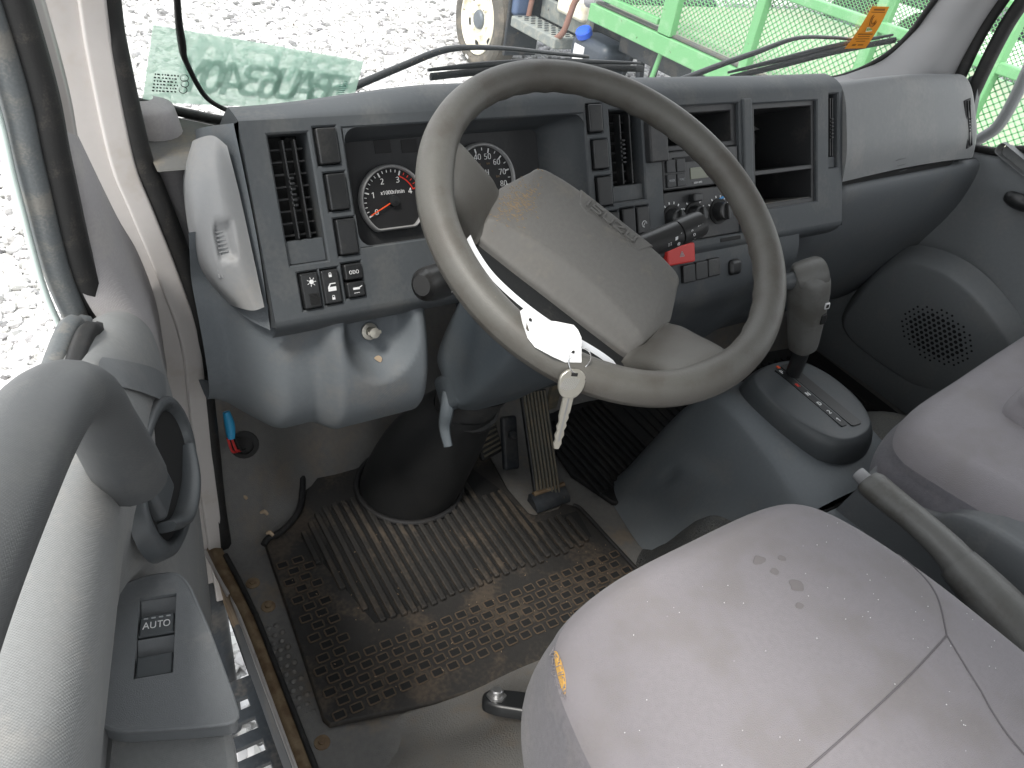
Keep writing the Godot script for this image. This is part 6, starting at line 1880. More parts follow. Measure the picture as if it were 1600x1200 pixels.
	for p in ring: edge_loop.append(Vector3(p.x, p.y, 0.0085))
	edge_loop.append(edge_loop[0])
	tube(st, pT, edge_loop, 0.0019, 6, edge_loop.size() - 1, false)
	obj("panel_edge", st, M.trim_blue, switch_panel)
	for i in 2:
		var s0: float = sw[0] + 0.0335 * i
		st = nst()
		# sloping rear half, raised front lip
		var S := pT * at(s0, sw[1], 0)
		quad(st, S, Vector3(0.0006, 0.0006, 0.007), Vector3(0.0006, 0.0244, 0.007), Vector3(0.015, 0.0244, -0.001), Vector3(0.015, 0.0006, -0.001), Vector3(0.5, 0, 0.85))
		quad(st, S, Vector3(0.0325, 0.0006, 0.0075), Vector3(0.0325, 0.0244, 0.0075), Vector3(0.015, 0.0244, 0.004), Vector3(0.015, 0.0006, 0.004), Vector3(-0.2, 0, 0.95))
		quad(st, S, Vector3(0.015, 0.0006, 0.004), Vector3(0.015, 0.0244, 0.004), Vector3(0.015, 0.0244, -0.001), Vector3(0.015, 0.0006, -0.001), Vector3(-1, 0, 0))
		var wsw := obj("window_switch", st, M.trim_blue, d, "window switch marked AUTO" if i == 0 else "plain window switch nearer the armrest")
		st = nst()
		prism(st, S, V2s([0.0152, 0.001, 0.0322, 0.001, 0.0322, 0.024, 0.0152, 0.024]), 0.004, 0.0082, 0.001)
		obj("rocker", st, M.bezel, wsw)
		if i == 0:
			var LT := S * Transform3D(Basis(Vector3(0, 1, 0), Vector3(-1, 0, 0), Vector3(0, 0, 1)), Vector3(0.0242, 0.0125, 0.0086))
			text(wsw, "AUTO", LT, 0.0052, M.white_mark, 0.0004)
			st = nst()
			for j in 4: rbox(st, S * at(0.0178, 0.005 + 0.005 * j, 0.0084), Vector3(0.0012, 0.0030, 0.0008), 0.0003)
			obj("grip_dashes", st, M.grey_mark, wsw)
	st = nst()
	prism(st, pT, V2s([sw[0], sw[1], sw[2], sw[1], sw[2], sw[3], sw[0], sw[3]]), -0.008, -0.004)
	obj("switch_well", st, M.black, d)

func passenger_door() -> void:
	var d := thing("passenger_door", "closed passenger door with grey trim, speaker grille and black window frame", "door")
	var st := nst()
	surf(st, Transform3D(), 50, 40, func(u, v):
		var z := lerpf(-0.42, 0.80, u)
		var P := [Vector2(1.130, 0.560), Vector2(1.112, 0.566), Vector2(1.098, 0.556), Vector2(1.094, 0.52), Vector2(1.098, 0.45), Vector2(1.098, 0.35), Vector2(1.09, 0.2), Vector2(1.085, 0.06), Vector2(1.10, -0.02)]
		var p: Vector2 = spline(P, v)
		return Vector3(p.x, p.y + 0.05 * clampf((z + 0.22) / 0.25, -0.2, 1.0) * (1.0 - v), z))
	obj("door_trim", st, M.passenger_trim, d)
	box_obj("outer_panel", at(1.17, 0.20, 0.20), Vector3(0.05, 0.62, 1.24), M.white_paint, d, 0.01)
	# window: run rubbers, frame, glass, belt
	st = nst()
	tube(st, Transform3D(), [Vector3(1.082, 0.60, -0.298), Vector3(1.084, 0.675, -0.298), Vector3(1.084, 0.76, -0.298), Vector3(1.082, 0.83, -0.286), Vector3(1.07, 1.0, -0.24), Vector3(1.05, 1.3, -0.15)], 0.012, 8, 40)
	obj("door_seal", st, M.rubber, d)
	st = nst()
	tube(st, Transform3D(), [Vector3(1.098, 0.585, -0.262), Vector3(1.098, 0.66, -0.266), Vector3(1.096, 0.76, -0.266), Vector3(1.092, 0.83, -0.256), Vector3(1.08, 1.0, -0.21), Vector3(1.06, 1.3, -0.12)], 0.014, 8, 40)
	obj("window_frame", st, M.rubber, d)
	st = nst()
	prism(st, Transform3D(Basis(Vector3(0, 0, -1), Vector3(0, 1, 0), Vector3(1, 0, 0)), Vector3(1.088, 0, 0)), round_poly(V2s([0.225, 0.575, 0.262, 0.575, 0.284, 0.690, 0.272, 0.700, 0.262, 0.695]), 0.005, 2), 0.0, 0.016, 0.002)
	obj("corner_trim", st, M.bezel, d)
	st = nst()
	tube(st, Transform3D(), [Vector3(1.112, 0.565, -0.26), Vector3(1.112, 0.580, -0.18), Vector3(1.112, 0.610, -0.10), Vector3(1.112, 0.618, 0.10), Vector3(1.112, 0.62, 0.78)], 0.008, 8, 40)
	obj("belt_seal", st, M.rubber, d)
	st = nst()
	quad(st, Transform3D(), Vector3(1.122, 0.55, -0.26), Vector3(1.122, 0.60, 0.75), Vector3(1.085, 1.3, 0.75), Vector3(1.085, 1.3, -0.12), Vector3(1, 0, 0))
	obj("window_pane", st, M.glass, d)
	st = nst()
	tube(st, Transform3D(), [Vector3(1.06, 1.3, -0.12), Vector3(1.06, 1.33, 0.3), Vector3(1.06, 1.32, 0.75), Vector3(1.09, 0.9, 0.77), Vector3(1.11, 0.6, 0.78)], 0.022, 8, 40)
	obj("window_frame", st, M.rubber, d)
	# pull recess and opener
	st = nst()
	var PT := Transform3D(Basis(Vector3(0, 0.25, -0.97), Vector3(0, 0.97, 0.25), Vector3(1, 0, 0)), Vector3(1.086, 0.578, -0.085)) * Transform3D(Basis(Vector3.UP, PI), V3)
	var rl := rect_loop(-0.082, -0.012, 0.10, 0.010, 0.009, 4)
	surf(st, PT, rl.size(), 5, func(u, v):
		var q: Vector2 = rl[int(round(u * rl.size())) % rl.size()]
		var k: Array = [[1.10, -0.008], [1.06, 0.004], [1.0, 0.006], [0.93, 0.002], [0.90, -0.012], [0.88, -0.014]][int(round(v * 5))]
		return Vector3(q.x * (1 + (k[0] - 1) * 0.3), q.y * k[0], k[1]), true)
	obj("pull_recess", st, M.pad_grey, d)
	st = nst()
	prism(st, PT, rl.map(func(p): return p * 0.93), -0.02, -0.010)
	obj("recess_floor", st, M.pad_grey, d)
	st = nst()
	tube(st, Transform3D(), [Vector3(1.09, 0.522, -0.10), Vector3(1.068, 0.528, -0.085), Vector3(1.064, 0.53, -0.06), Vector3(1.08, 0.535, -0.03)], [0.012, 0.014, 0.015, 0.014], 10, 20)
	obj("latch_knob", st, M.black_plastic, d)
	# speaker pod low on the door with its punched grille
	st = nst()
	var SB := Transform3D(Basis(Vector3(0.10, 0.0, 0.995), Vector3(-0.18, 0.983, 0.02), Vector3(-0.978, -0.18, 0.10)).orthonormalized(), Vector3(1.072, 0.222, -0.075))
	var pod := round_loop(V2s([-0.215, -0.12, -0.205, 0.00, -0.16, 0.105, -0.08, 0.145, 0.02, 0.135, 0.14, 0.07, 0.24, -0.01, 0.26, -0.10, 0.12, -0.15, -0.08, -0.155]), 5)
	surf(st, SB, pod.size(), 12, func(u, v):
		var q: Vector2 = pod[int(round(u * pod.size())) % pod.size()]
		var k: Vector2 = spline([Vector2(1.06, -0.035), Vector2(1.0, -0.006), Vector2(0.94, 0.010), Vector2(0.85, 0.014), Vector2(0.5, 0.016), Vector2(0.0, 0.016)], v)
		return Vector3(q.x * k.x, q.y * k.x, k.y), true)
	var sp := obj("speaker_pod", st, M.passenger_trim, d)
	st = nst()
	for j in range(-6, 7):
		for i in range(-7, 8):
			var x := i * 0.0118 + (0.0059 if posmod(j, 2) else 0.0)
			var y := j * 0.0103
			if Vector2(x / 0.078, y / 0.064).length() > 1.0: continue
			var r := 0.0042 if Vector2(x / 0.060, y / 0.050).length() < 1.0 else 0.0026
			lathe(st, SB * at(x - 0.005, y, 0.0150) * Transform3D(Basis(Vector3.RIGHT, PI / 2), V3), [Vector2(r, 0), Vector2(r * 0.95, 0.0018), Vector2(0, 0.0018)], 8)
	tag(obj("grille_holes", st, M.black, sp), "", "", "", "stuff")
	# tubular mirror arm outside
	st = nst()
	tube(st, Transform3D(), [Vector3(1.20, 0.50, -0.33), Vector3(1.24, 0.535, -0.30), Vector3(1.25, 0.566, -0.277), Vector3(1.25, 0.592, -0.262), Vector3(1.25, 0.64, -0.258), Vector3(1.25, 0.72, -0.262), Vector3(1.25, 0.95, -0.28), Vector3(1.22, 1.1, -0.28)], 0.012, 10, 60)
	tag(obj("mirror_arm", st, M.steel_grey), "bent grey tubular mirror arm outside the passenger window", "mirror arm")

# ---------------------------------------------------------------- things on and behind the windshield
func windshield_things() -> void:
	var st := nst()
	var c := [Vector2(-0.366, 0.750), Vector2(-0.088, 0.683), Vector2(-0.095, 0.603), Vector2(-0.384, 0.657)]
	var on := func(u: float, v: float, off: float) -> Vector3:
		var p: Vector2 = c[0].lerp(c[1], u).lerp(c[3].lerp(c[2], u), v)
		return shield(p.x, p.y) + Vector3(0, -0.35, 0.93) * off
	for off in [0.004, 0.0046]:
		surf(st, Transform3D(), 16, 6, func(u, v): return on.call(u, v, off))
	var s := obj("windshield_sticker", st, M.film)
	tag(s, "translucent pale green registration sheet stuck to the lower driver's side windshield", "sticker")
	var word := "5BAU6340Y"
	for layer in 2:
		for i in word.length():
			var u := 0.895 - 0.089 * i
			if layer: u += -0.03
			var v := 0.60 if layer == 0 else 0.34
			var p: Vector3 = on.call(u, v, 0.0030 if layer == 0 else 0.0020)
			var q: Vector3 = on.call(u - 0.05, v, 0.0030 if layer == 0 else 0.0020)
			var x := (q - p).normalized()
			var up: Vector3 = (on.call(u, v - 0.1, 0.003) - on.call(u, v + 0.1, 0.003)).normalized()
			var z := x.cross(up).normalized()
			var T := Transform3D(Basis(x, z.cross(x).normalized(), z), p)
			text(s, word[i], T, 0.047, M.film_ink if layer == 0 else M.film_ink_faint, 0.0003, true)
	st = nst()
	for i in 12:
		var u := 0.892 + 0.0
		var p: Vector3 = on.call(0.915, 0.42 + 0.04 * i, 0.0050)
		rbox(st, Transform3D(Basis(), p), Vector3(0.012, 0.0009 + 0.0006 * (i % 3), 0.0003), 0.0001)
	obj("bar_lines", st, M.film_ink, s)
	# maker's mark etched in the glass, seen from behind
	st = nst()
	var rg := RandomNumberGenerator.new()
	rg.seed = 31
	for j in 6:
		var u := 0.035
		while u < 0.13:
			var l := rg.randf_range(0.004, 0.011)
			var p: Vector3 = on.call(u, 0.60 + 0.045 * j, 0.0052)
			rbox(st, Transform3D(Basis(Vector3(0, 0, 1), -0.2), p), Vector3(l * 0.27, 0.0017, 0.0003), 0.0001)
			u += l + 0.006
	for q in [[0.152, 0.62], [0.158, 0.70], [0.155, 0.79]]:
		var p: Vector3 = on.call(q[0], q[1], 0.0052)
		var loop := []
		for i in 17: loop.append(p + Vector3(cos(TAU * i / 16) * 0.0045, sin(TAU * i / 16) * 0.0040, 0))
		tube(st, Transform3D(), loop, 0.00045, 5, 32)
	obj("glass_mark", st, M.black, s)
	# dried specks of dirt on the glass
	st = nst()
	for i in 230:
		var x := rg.randf_range(-0.38, 0.05) if i < 170 else rg.randf_range(-0.2, 1.0)
		var y := 0.62 + absf(rg.randfn(0.0, 0.07)) + (0.04 if i >= 170 else 0.0)
		rbox(st, rot(Transform3D(Basis(), shield(x, y) + Vector3(0, 0, -0.004)), Vector3(0, 0, 1), rg.randf() * 180), Vector3(rg.randf_range(0.0008, 0.0028), rg.randf_range(0.0006, 0.0014), 0.0003), 0.0001)
	tag(obj("glass_specks", st, M.tan_dirt), "dark dried specks of dirt scattered over the windshield glass", "specks", "", "stuff")
	# orange inspection tag
	st = nst()
	var o := [Vector2(0.896, 0.784), Vector2(0.935, 0.786), Vector2(0.953, 0.704), Vector2(0.905, 0.700)]
	var ot := func(u: float, v: float, off: float) -> Vector3:
		var p: Vector2 = o[0].lerp(o[1], u).lerp(o[3].lerp(o[2], u), v)
		return shield(p.x, p.y) + Vector3(-0.15, -0.35, 0.92) * (off + 0.004 + 0.003 * sin(v * PI))
	for off in [0.0, 0.0006]: surf(st, Transform3D(), 6, 10, func(u, v): return ot.call(u, v, off))
	var tg := obj("inspection_tag", st, M.orange_tag)
	tag(tg, "orange printed paper tag hanging at the passenger side of the windshield", "tag")
	st = nst()
	for q in [[0.5, 0.06, 0.6, 0.04], [0.5, 0.115, 0.75, 0.015], [0.5, 0.62, 0.8, 0.03], [0.5, 0.68, 0.66, 0.018], [0.5, 0.74, 0.8, 0.018], [0.5, 0.80, 0.5, 0.018], [0.3, 0.90, 0.2, 0.05], [0.62, 0.90, 0.3, 0.03]]:
		var p: Vector3 = ot.call(q[0], q[1], 0.0012)
		var x: Vector3 = (ot.call(q[0] + 0.1, q[1], 0.0012) - ot.call(q[0] - 0.1, q[1], 0.0012)).normalized()
		var y: Vector3 = (ot.call(q[0], q[1] - 0.05, 0.0012) - ot.call(q[0], q[1] + 0.05, 0.0012)).normalized()
		rbox(st, Transform3D(Basis(x, y, x.cross(y)), p), Vector3(0.042 * q[2], 0.083 * q[3], 0.0004), 0.0001)
	var em: Vector3 = ot.call(0.5, 0.28, 0.0012)
	var loop := []
	for i in 21: loop.append(em + Vector3(cos(TAU * i / 20) * 0.010, sin(TAU * i / 20) * 0.0125, 0.0))
	tube(st, Transform3D(), loop, 0.0009, 5, 40)
	var ring2 := []
	for p in loop: ring2.append(em + (p - em) * 0.6)
	tube(st, Transform3D(), ring2, 0.0009, 5, 40)
	obj("print", st, M.tag_ink, tg)
	st = nst()
	var gp: Vector3 = ot.call(0.55, 0.50, 0.0012)
	rbox(st, Transform3D(Basis(Vector3(0, 0, 1), 0.08), gp), Vector3(0.020, 0.0085, 0.0005), 0.0002)
	obj("seal_label", st, M.tag_cream, tg)
	text(tg, "READY", Transform3D(Basis(Vector3(0, 0, 1), 0.08), gp + Vector3(0, 0, 0.0006)), 0.0042, M.tag_green, 0.0004, true)
	# antenna lead dangling inside the glass
	st = nst()
	tube(st, Transform3D(), [Vector3(-0.345, 1.10, -0.24), Vector3(-0.3435, 0.90, -0.32), shield(-0.342, 0.774) + Vector3(0, 0, 0.02), shield(-0.3385, 0.730) + Vector3(0, 0, 0.02), shield(-0.334, 0.706) + Vector3(0, 0, 0.02), shield(-0.3135, 0.662) + Vector3(0, 0, 0.03), Vector3(-0.285, 0.645, -0.40), Vector3(-0.270, 0.655, -0.33), Vector3(-0.262, 0.66, -0.27)], [0.0034, 0.0034, 0.0038, 0.0046, 0.0032, 0.0030, 0.0030, 0.0030, 0.0030], 8, 90)
	tag(obj("antenna_cable", st, M.cable), "thin black cable hanging inside the windshield down to the dashboard", "cable")
	# wipers outside
	for k in 2:
		var w := thing("windshield_wiper", ["black wiper lying along the glass behind the steering wheel", "black wiper reaching up towards the orange tag on the passenger side"][k], "wiper", Transform3D(), "windshield wipers")
		var arm: Array = [[-0.088, 0.621], [0.0, 0.653], [0.072, 0.676], [0.164, 0.675], [0.271, 0.664], [0.36, 0.655]] if k == 0 else [[0.60, 0.606], [0.68, 0.642], [0.74, 0.667], [0.815, 0.700], [0.90, 0.706], [0.95, 0.705]]
		var blade: Array = [[0.040, 0.6445], [0.15, 0.648], [0.30, 0.648], [0.475, 0.643]] if k == 0 else [[0.695, 0.625], [0.80, 0.655], [0.91, 0.690], [1.025, 0.721]]
		st = nst()
		tube(st, Transform3D(), arm.map(func(p): return shield(p[0], p[1]) + Vector3(0, 0.004, -0.030)), [0.008, 0.0075, 0.007, 0.0055, 0.005, 0.0045], 8, 50, true, 0.7)
		obj("arm", st, M.black_plastic, w)
		st = nst()
		tube(st, Transform3D(), blade.map(func(p): return shield(p[0], p[1]) + Vector3(0, 0.006, -0.020)), [0.0025, 0.0055, 0.0055, 0.0025], 8, 40)
		obj("blade_frame", st, M.black_plastic, w)
		st = nst()
		tube(st, Transform3D(), blade.map(func(p): return shield(p[0], p[1]) + Vector3(0, -0.001, -0.010)), 0.0034, 6, 40, true, 1.8)
		obj("blade_rubber", st, M.rubber, w)

# ---------------------------------------------------------------- outside
func road_wheel(parent: Node, at_: Vector3) -> void:
	var T := Transform3D(Basis(Vector3(0, 0, 1), PI / 2), at_)      # y of the lathe points to -x
	var st := nst()
	lathe(st, T, [Vector2(0.262, 0.075), Vector2(0.275, 0.098), Vector2(0.32, 0.108), Vector2(0.362, 0.098), Vector2(0.388, 0.075), Vector2(0.392, 0.0), Vector2(0.388, -0.075), Vector2(0.36, -0.10), Vector2(0.27, -0.10)], 44)
	var ty := obj("tyre", st, M.tyre, parent)
	st = nst()
	rbox(st, T * Transform3D(Basis(Vector3.UP, 0.0), V3) * Transform3D(Basis(Vector3.UP, deg_to_rad(165)), V3) * at(0.325, 0.108, 0), Vector3(0.02, 0.003, 0.05), 0.001)
	obj("sidewall_mark", st, M.white_mark, ty)
	st = nst()
	lathe(st, T, [Vector2(0.268, 0.095), Vector2(0.262, 0.102), Vector2(0.252, 0.098), Vector2(0.245, 0.070), Vector2(0.20, 0.050), Vector2(0.15, 0.062), Vector2(0.10, 0.070), Vector2(0.0, 0.070)], 44)
	var rm := obj("rim", st, M.rim_cream, parent)
	for i in 6:
		var a := TAU * (i + 0.2) / 6
		st = nst()
		lathe(st, T * at(cos(a) * 0.195, 0.0495, sin(a) * 0.195) , [Vector2(0.030, 0.004), Vector2(0.026, 0.006), Vector2(0.0, 0.006)], 16)
		obj("hand_hole", st, M.black, rm)
		st = nst()
		var b := TAU * (i + 0.7) / 6
		lathe(st, T * at(cos(b) * 0.115, 0.066, sin(b) * 0.115), [Vector2(0.016, 0), Vector2(0.016, 0.018), Vector2(0.010, 0.024), Vector2(0, 0.024)], 6)
		obj("lug_nut", st, M.rim_cream, rm)
	st = nst()
	lathe(st, T, [Vector2(0.075, 0.068), Vector2(0.072, 0.085), Vector2(0.060, 0.098), Vector2(0.0, 0.102)], 24)
	obj("hub_cap", st, M.hub_grey, rm)

func mesh_fence(st: SurfaceTool, x: float, z0: float, z1: float, y0: float, y1: float) -> void:
	# expanded metal: strands crossing on both diagonals
	var h := y1 - y0
	var step := 0.036
	var run := h * 1.15
	var k := z0 - run
	while k < z1:
		for sg in [1.0, -1.0]:
			var a := Vector3(x, y0 if sg > 0 else y1, k)
			var b := Vector3(x, y1 if sg > 0 else y0, k + run)
			if b.z > z0 and a.z < z1:
				var t0 := clampf((z0 - a.z) / run, 0, 1)
				var t1 := clampf((z1 - a.z) / run, 0, 1)
				var p := a.lerp(b, t0)
				var q := a.lerp(b, t1)
				if p.distance_to(q) > 0.02:
					var T := along(p, q, Vector3(1, 0, 0))
					var l := p.distance_to(q)
					for f in [[Vector3(0, 0.002, 0), Vector3(0.0024, 0, 0)], [Vector3(0, -0.002, 0), Vector3(0.0024, 0, 0)]]:
						var e: Vector3 = f[1]
						var c: Vector3 = f[0]
						quad(st, T, c - e, c + e, c + e + Vector3(0, 0, l), c - e + Vector3(0, 0, l), c)
					for sx in [-0.0024, 0.0024]:
						quad(st, T, Vector3(sx, -0.002, 0), Vector3(sx, 0.002, 0), Vector3(sx, 0.002, l), Vector3(sx, -0.002, l), Vector3(sx, 0, 0))
		k += step

func outside() -> void:
	# gravel yard
	var st := nst()
	surf(st, Transform3D(), 60, 60, func(u, v):
		var x = (u - 0.5) * 2.0
		var z = (v - 0.5) * 2.0
		var X := 120.0 * signf(x) * pow(absf(x), 2.2)
		var Z := 120.0 * signf(z) * pow(absf(z), 2.2)
		return Vector3(X, -0.872 + 0.008 * sin(X * 1.3) * cos(Z * 1.7), Z))
	var g := obj("gravel_ground", st, M.gravel)
	tag(g, "pale crushed gravel yard around the truck", "ground", "", "structure")
	var rg := RandomNumberGenerator.new()
	rg.seed = 77
	var areas := [[-1.4, 0.1, -4.6, -0.1, 1500, 0.021], [-0.9, 5.2, -9.5, -3.2, 900, 0.027], [2.4, 9.5, -3.2, 0.5, 300, 0.026], [4.0, 12.0, -9.5, -3.2, 250, 0.030]]
	for vn in 3:
		st = nst()
		var P := []
		var N := 6
		for j in 5:
			var row := []
			for i in N:
				var th := PI * j / 4.0
				var ph := TAU * i / N
				var r := 1.0 if j % 4 == 0 else rg.randf_range(0.72, 1.15)
				if j == 0 or j == 4: row.append(Vector3(0, cos(th) * 0.62, 0) if i == 0 else row[0])
				else: row.append(Vector3(sin(th) * cos(ph) * r, cos(th) * 0.62 * r, sin(th) * sin(ph) * r))
			P.append(row)
		for j in 4:
			for i in N:
				var i2 := (i + 1) % N
				for t in [[P[j][i], P[j][i2], P[j + 1][i2]], [P[j][i], P[j + 1][i2], P[j + 1][i]]]:
					var nn: Vector3 = (t[1] - t[0]).cross(t[2] - t[0])
					if nn.length() < 1e-6: continue
					if nn.dot(t[0] + t[1] + t[2]) < 0: nn = -nn
					nn = nn.normalized()
					tri(st, t[0], t[1], t[2], nn, nn, nn)
		var mm := MultiMesh.new()
		mm.transform_format = MultiMesh.TRANSFORM_3D
		mm.use_colors = true
		mm.mesh = st.commit()
		var total := 0
		for a in areas: total += int((a[1] - a[0]) * (a[3] - a[2]) * a[4] / 3.0)
		mm.instance_count = total
		var n := 0
		for a in areas:
			for i in int((a[1] - a[0]) * (a[3] - a[2]) * a[4] / 3.0):
				var s: float = a[5] * exp(rg.randf_range(-0.65, 0.55))
				var b := Basis.from_euler(Vector3(rg.randf_range(-0.5, 0.5), rg.randf() * TAU, rg.randf_range(-0.5, 0.5))).scaled(Vector3(s * rg.randf_range(0.7, 1.3), s, s * rg.randf_range(0.7, 1.3)))
				mm.set_instance_transform(n, Transform3D(b, Vector3(rg.randf_range(a[0], a[1]), -0.868 + s * 0.22, rg.randf_range(a[2], a[3]))))
				var c := rg.randf_range(0.42, 0.72)
				if rg.randf() < 0.12: c = rg.randf_range(0.16, 0.34)
				mm.set_instance_color(n, Color(c, c * rg.randf_range(0.97, 1.0), c * rg.randf_range(0.94, 1.0)))
				n += 1
		var mi := MultiMeshInstance3D.new()
		mi.name = numbered("gravel_stones")
		mi.multimesh = mm
		mi.material_override = M.stone
		add_child(mi)
		tag(mi, "loose pale crushed stones of the gravel yard", "gravel", "", "stuff")
	# landscaper's truck parked alongside
	var t := thing("landscape_truck", "parked landscaping truck with cream wheel and green mesh-sided bed", "truck")
	road_wheel(t, Vector3(2.99, -0.472, -5.29))
	road_wheel(t, Vector3(2.99, -0.472, -1.25))
	st = nst()
	rbox(st, at(3.85, 0.42, -5.45), Vector3(1.86, 1.06, 1.75), 0.10, 3)
	obj("cab_body", st, M.navy, t)
	st = nst()
	rbox(st, at(3.85, 1.15, -5.5), Vector3(1.70, 0.65, 1.35), 0.15, 3)
	obj("cab_windows", st, M.black_plastic, t)
	for p in [[3.30, -0.16], [4.30, -0.16]]: box_obj("frame_rail", at(p[0], p[1], -2.6), Vector3(0.08, 0.20, 6.6), M.chassis, t, 0.01)
	box_obj("mud_flap", at(3.02, -0.36, -4.80), Vector3(0.30, 0.50, 0.03), M.chassis, t, 0.01)
	box_obj("fender_edge", at(2.96, -0.16, -4.78), Vector3(0.14, 0.30, 0.10), M.navy, t, 0.03, 2)
	box_obj("engine_block", at(3.75, -0.20, -4.6), Vector3(0.9, 0.42, 1.3), M.chassis, t, 0.05)
	box_obj("side_step", at(2.94, -0.325, -4.385), Vector3(0.22, 0.075, 0.60), M.step_grey, t, 0.012, 2)
	st = nst()
	for i in 12:
		for j in 3: rbox(st, at(2.88 + 0.06 * j + (0.03 if i % 2 else 0.0), -0.286, -4.64 + 0.046 * i), Vector3(0.035, 0.006, 0.012), 0.002)
	obj("tread_bumps", st, M.chassis, t)
	st = nst()
	rbox(st, at(3.10, -0.22, -4.36), Vector3(0.05, 0.14, 0.62), 0.01)
	obj("step_back", st, M.step_grey, t)
	box_obj("air_tank_cover", at(3.10, -0.115, -4.25), Vector3(0.14, 0.15, 0.34), M.rim_cream, t, 0.03, 2)
	st = nst()
	tube(st, Transform3D(), [Vector3(2.92, 0.03, -3.98), Vector3(2.90, -0.03, -4.02), Vector3(2.89, -0.12, -4.04), Vector3(2.88, -0.24, -4.07), Vector3(2.87, -0.31, -4.14)], 0.022, 8, 24)
	obj("rusty_pipe", st, M.rust_pipe, t)
	st = nst()
	tube(st, Transform3D(), [Vector3(3.0, 0.05, -4.62), Vector3(2.99, -0.08, -4.66), Vector3(2.98, -0.30, -4.68)], 0.020, 8, 16)
	obj("rusty_pipe", st, M.rust_pipe, t)
	st = nst()
	tube(st, Transform3D(), [Vector3(2.95, 0.0, -3.94), Vector3(2.96, 0.02, -3.84)], 0.05, 12, 4)
	obj("pipe_elbow", st, M.pillar_grey, t)
	st = nst()
	rbox(st, at(3.02, -0.34, -3.80), Vector3(0.26, 0.26, 0.40), 0.06, 3)
	var tank := obj("fluid_tank", st, M.navy_dark, t)
	st = nst()
	lathe(st, rot(at(2.93, -0.225, -3.88), Vector3(0, 0, 1), 28), [Vector2(0.030, 0), Vector2(0.055, 0.012), Vector2(0.058, 0.05), Vector2(0.050, 0.062), Vector2(0, 0.064)], 12)
	obj("blue_cap", st, M.blue_cap, tank)
	box_obj("white_label", at(2.888, -0.325, -3.87), Vector3(0.004, 0.11, 0.115), M.white_mark, tank, 0.001)
	for q in [[-3.55, -0.30, 20.0], [-3.40, -0.32, -12.0], [-3.28, -0.28, 5.0], [-2.95, -0.26, 15.0]]:
		st = nst()
		rbox(st, rot(at(3.06, q[1], q[0]), Vector3.RIGHT, q[2]), Vector3(0.04, 0.34, 0.045), 0.008)
		obj("bed_bracket", st, M.chassis, t)
	box_obj("cross_member", at(3.15, -0.18, -3.15), Vector3(0.3, 0.10, 0.9), M.chassis, t, 0.01)
	for q in [[-3.10, -0.10, -3.15, -0.36], [-2.79, -0.10, -2.82, -0.36]]:
		st = nst()
		tube(st, Transform3D(), [Vector3(2.92, q[1], q[0]), Vector3(2.92, q[3], q[2])], 0.016, 8, 0, false)
		obj("support_rod", st, M.green_paint, t)
	# the bed: side beam, deck planks, rails, posts, mesh; both sides
	box_obj("side_beam", at(2.91, -0.047, -1.55), Vector3(0.06, 0.105, 4.56), M.green_paint, t, 0.008, 2)
	box_obj("side_beam", at(4.93, -0.047, -1.55), Vector3(0.06, 0.105, 4.56), M.green_paint, t, 0.008, 2)
	for i in 13:
		box_obj("deck_plank", at(3.02 + 0.152 * i, -0.01, -1.55), Vector3(0.146, 0.03, 4.5), M.deck_wood, t, 0.004)
	box_obj("deck_edge", at(2.925, 0.016, -1.55), Vector3(0.045, 0.014, 4.5), M.dark_shelf, t, 0.003)
	for X in [2.905, 4.93]:
		box_obj("top_rail", at(X, 0.412, -1.15), Vector3(0.042, 0.045, 3.9), M.green_paint, t, 0.006, 2)
		box_obj("lower_rail", at(X, 0.062, -3.47), Vector3(0.042, 0.036, 0.62), M.green_paint, t, 0.006)
		box_obj("upper_rail", at(X, 0.86, -1.5), Vector3(0.042, 0.045, 4.5), M.green_paint, t, 0.006)
		for z in [-3.08, -2.425, -1.745, -1.165, -0.50, 0.15]:
			var wd := 0.115 if z < -3.0 else 0.055
			box_obj("post", at(X, 0.43, z), Vector3(0.050, 0.84, wd), M.green_paint, t, 0.006, 2)
		st = nst()
		mesh_fence(st, X + 0.02, -3.02, 0.68, 0.035, 0.395)
		tag(obj("mesh_side", st, M.green_paint, t), "", "", "", "stuff")
		st = nst()
		mesh_fence(st, X + 0.02, -3.78, -3.14, 0.08, 0.395)
		tag(obj("mesh_side", st, M.green_paint, t), "", "", "", "stuff")
	box_obj("head_rail", at(3.92, 0.412, -3.79), Vector3(2.0, 0.045, 0.045), M.green_paint, t, 0.006)
	# a trailer standing further off, seen through the mesh
	var r := thing("parked_trailer", "dark flat trailer with black tyres beyond the green truck", "trailer")
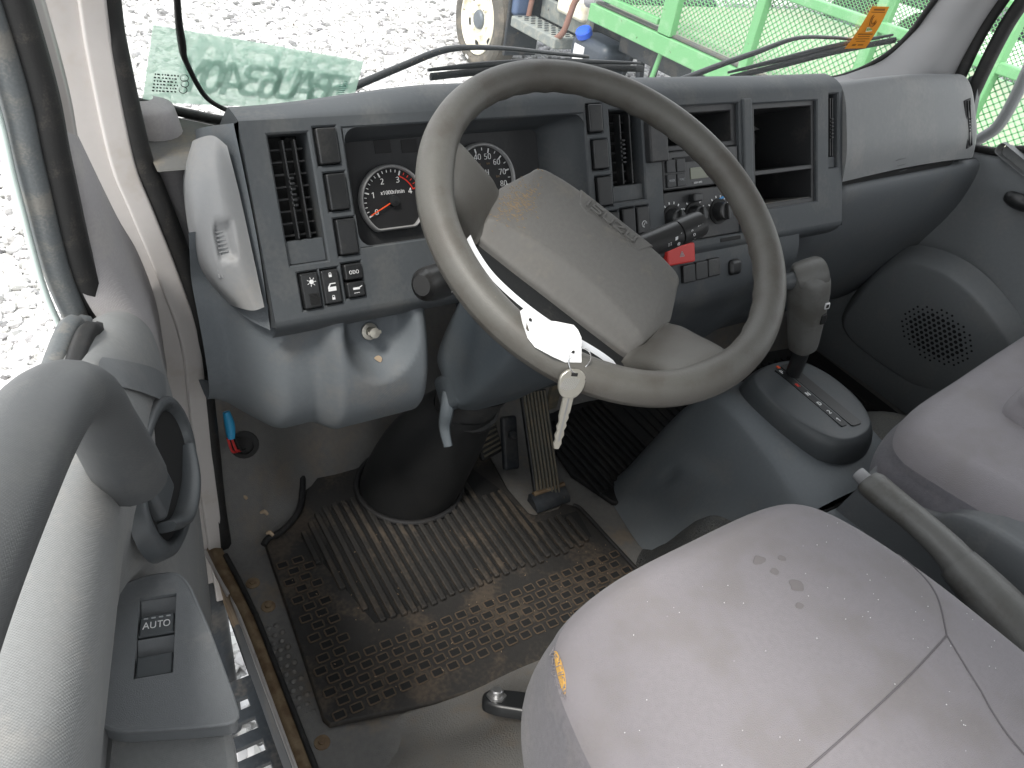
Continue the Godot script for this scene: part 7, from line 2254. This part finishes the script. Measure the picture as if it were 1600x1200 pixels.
	for z in [-4.4, -5.3]:
		st = nst()
		lathe(st, Transform3D(Basis(Vector3(0, 0, 1), PI / 2), Vector3(7.7, -0.50, z)), [Vector2(0.2, 0.09), Vector2(0.22, 0.11), Vector2(0.33, 0.10), Vector2(0.36, 0.05), Vector2(0.36, -0.1), Vector2(0.2, -0.1)], 32)
		obj("tyre", st, M.tyre_dark, r)
		st = nst()
		lathe(st, Transform3D(Basis(Vector3(0, 0, 1), PI / 2), Vector3(7.7, -0.50, z)), [Vector2(0.21, 0.085), Vector2(0.19, 0.06), Vector2(0.06, 0.07), Vector2(0.05, 0.11), Vector2(0, 0.11)], 24)
		obj("rim", st, M.hub_grey, r)
	box_obj("deck", at(8.7, -0.08, -5.0), Vector3(2.0, 0.14, 5.0), M.chassis, r, 0.01)
	box_obj("fender", at(7.72, -0.10, -4.85), Vector3(0.26, 0.04, 1.9), M.chassis, r, 0.01)

func _ready() -> void:
	# camera: handheld in the driver's door opening, looking down and across the cab
	var cam := Camera3D.new()
	cam.name = "camera"
	add_child(cam)
	cam.fov = 53.13
	cam.near = 0.02
	cam.far = 400.0
	cam.transform = Transform3D(Basis(Vector3.UP, deg_to_rad(-37)) * Basis(Vector3.RIGHT, deg_to_rad(-37)) * Basis(Vector3(0, 0, 1), deg_to_rad(10)), Vector3(-0.5205, 0.9979, 0.5651))
	cam.current = true
	# bright overcast sky
	var sky_mat := ProceduralSkyMaterial.new()
	sky_mat.sky_top_color = Color(0.88, 0.895, 0.91)
	sky_mat.sky_horizon_color = Color(0.95, 0.955, 0.955)
	sky_mat.ground_bottom_color = Color(0.5, 0.5, 0.5)
	sky_mat.ground_horizon_color = Color(0.85, 0.86, 0.87)
	sky_mat.sky_energy_multiplier = 1.0
	var sky := Sky.new()
	sky.sky_material = sky_mat
	var env := Environment.new()
	env.background_mode = Environment.BG_SKY
	env.sky = sky
	env.tonemap_mode = Environment.TONE_MAPPER_LINEAR
	env.tonemap_exposure = 2.75
	env.sdfgi_enabled = true
	env.ssao_enabled = true
	env.ssil_enabled = true
	var we := WorldEnvironment.new()
	we.name = "environment"
	we.environment = env
	add_child(we)
	var sun := DirectionalLight3D.new()
	sun.name = "sun"
	sun.light_energy = 0.5
	sun.light_angular_distance = 14.0
	sun.light_color = Color(1.0, 0.985, 0.96)
	sun.shadow_enabled = true
	add_child(sun)
	sun.look_at_from_position(V3, Vector3(0.50, -1.0, -0.28), Vector3.UP)
	materials()
	cab()
	driver_door()
	passenger_door()
	dashboard()
	steering()
	console()
	seats()
	pedals()
	mats()
	key_and_tag()
	windshield_things()
	outside()
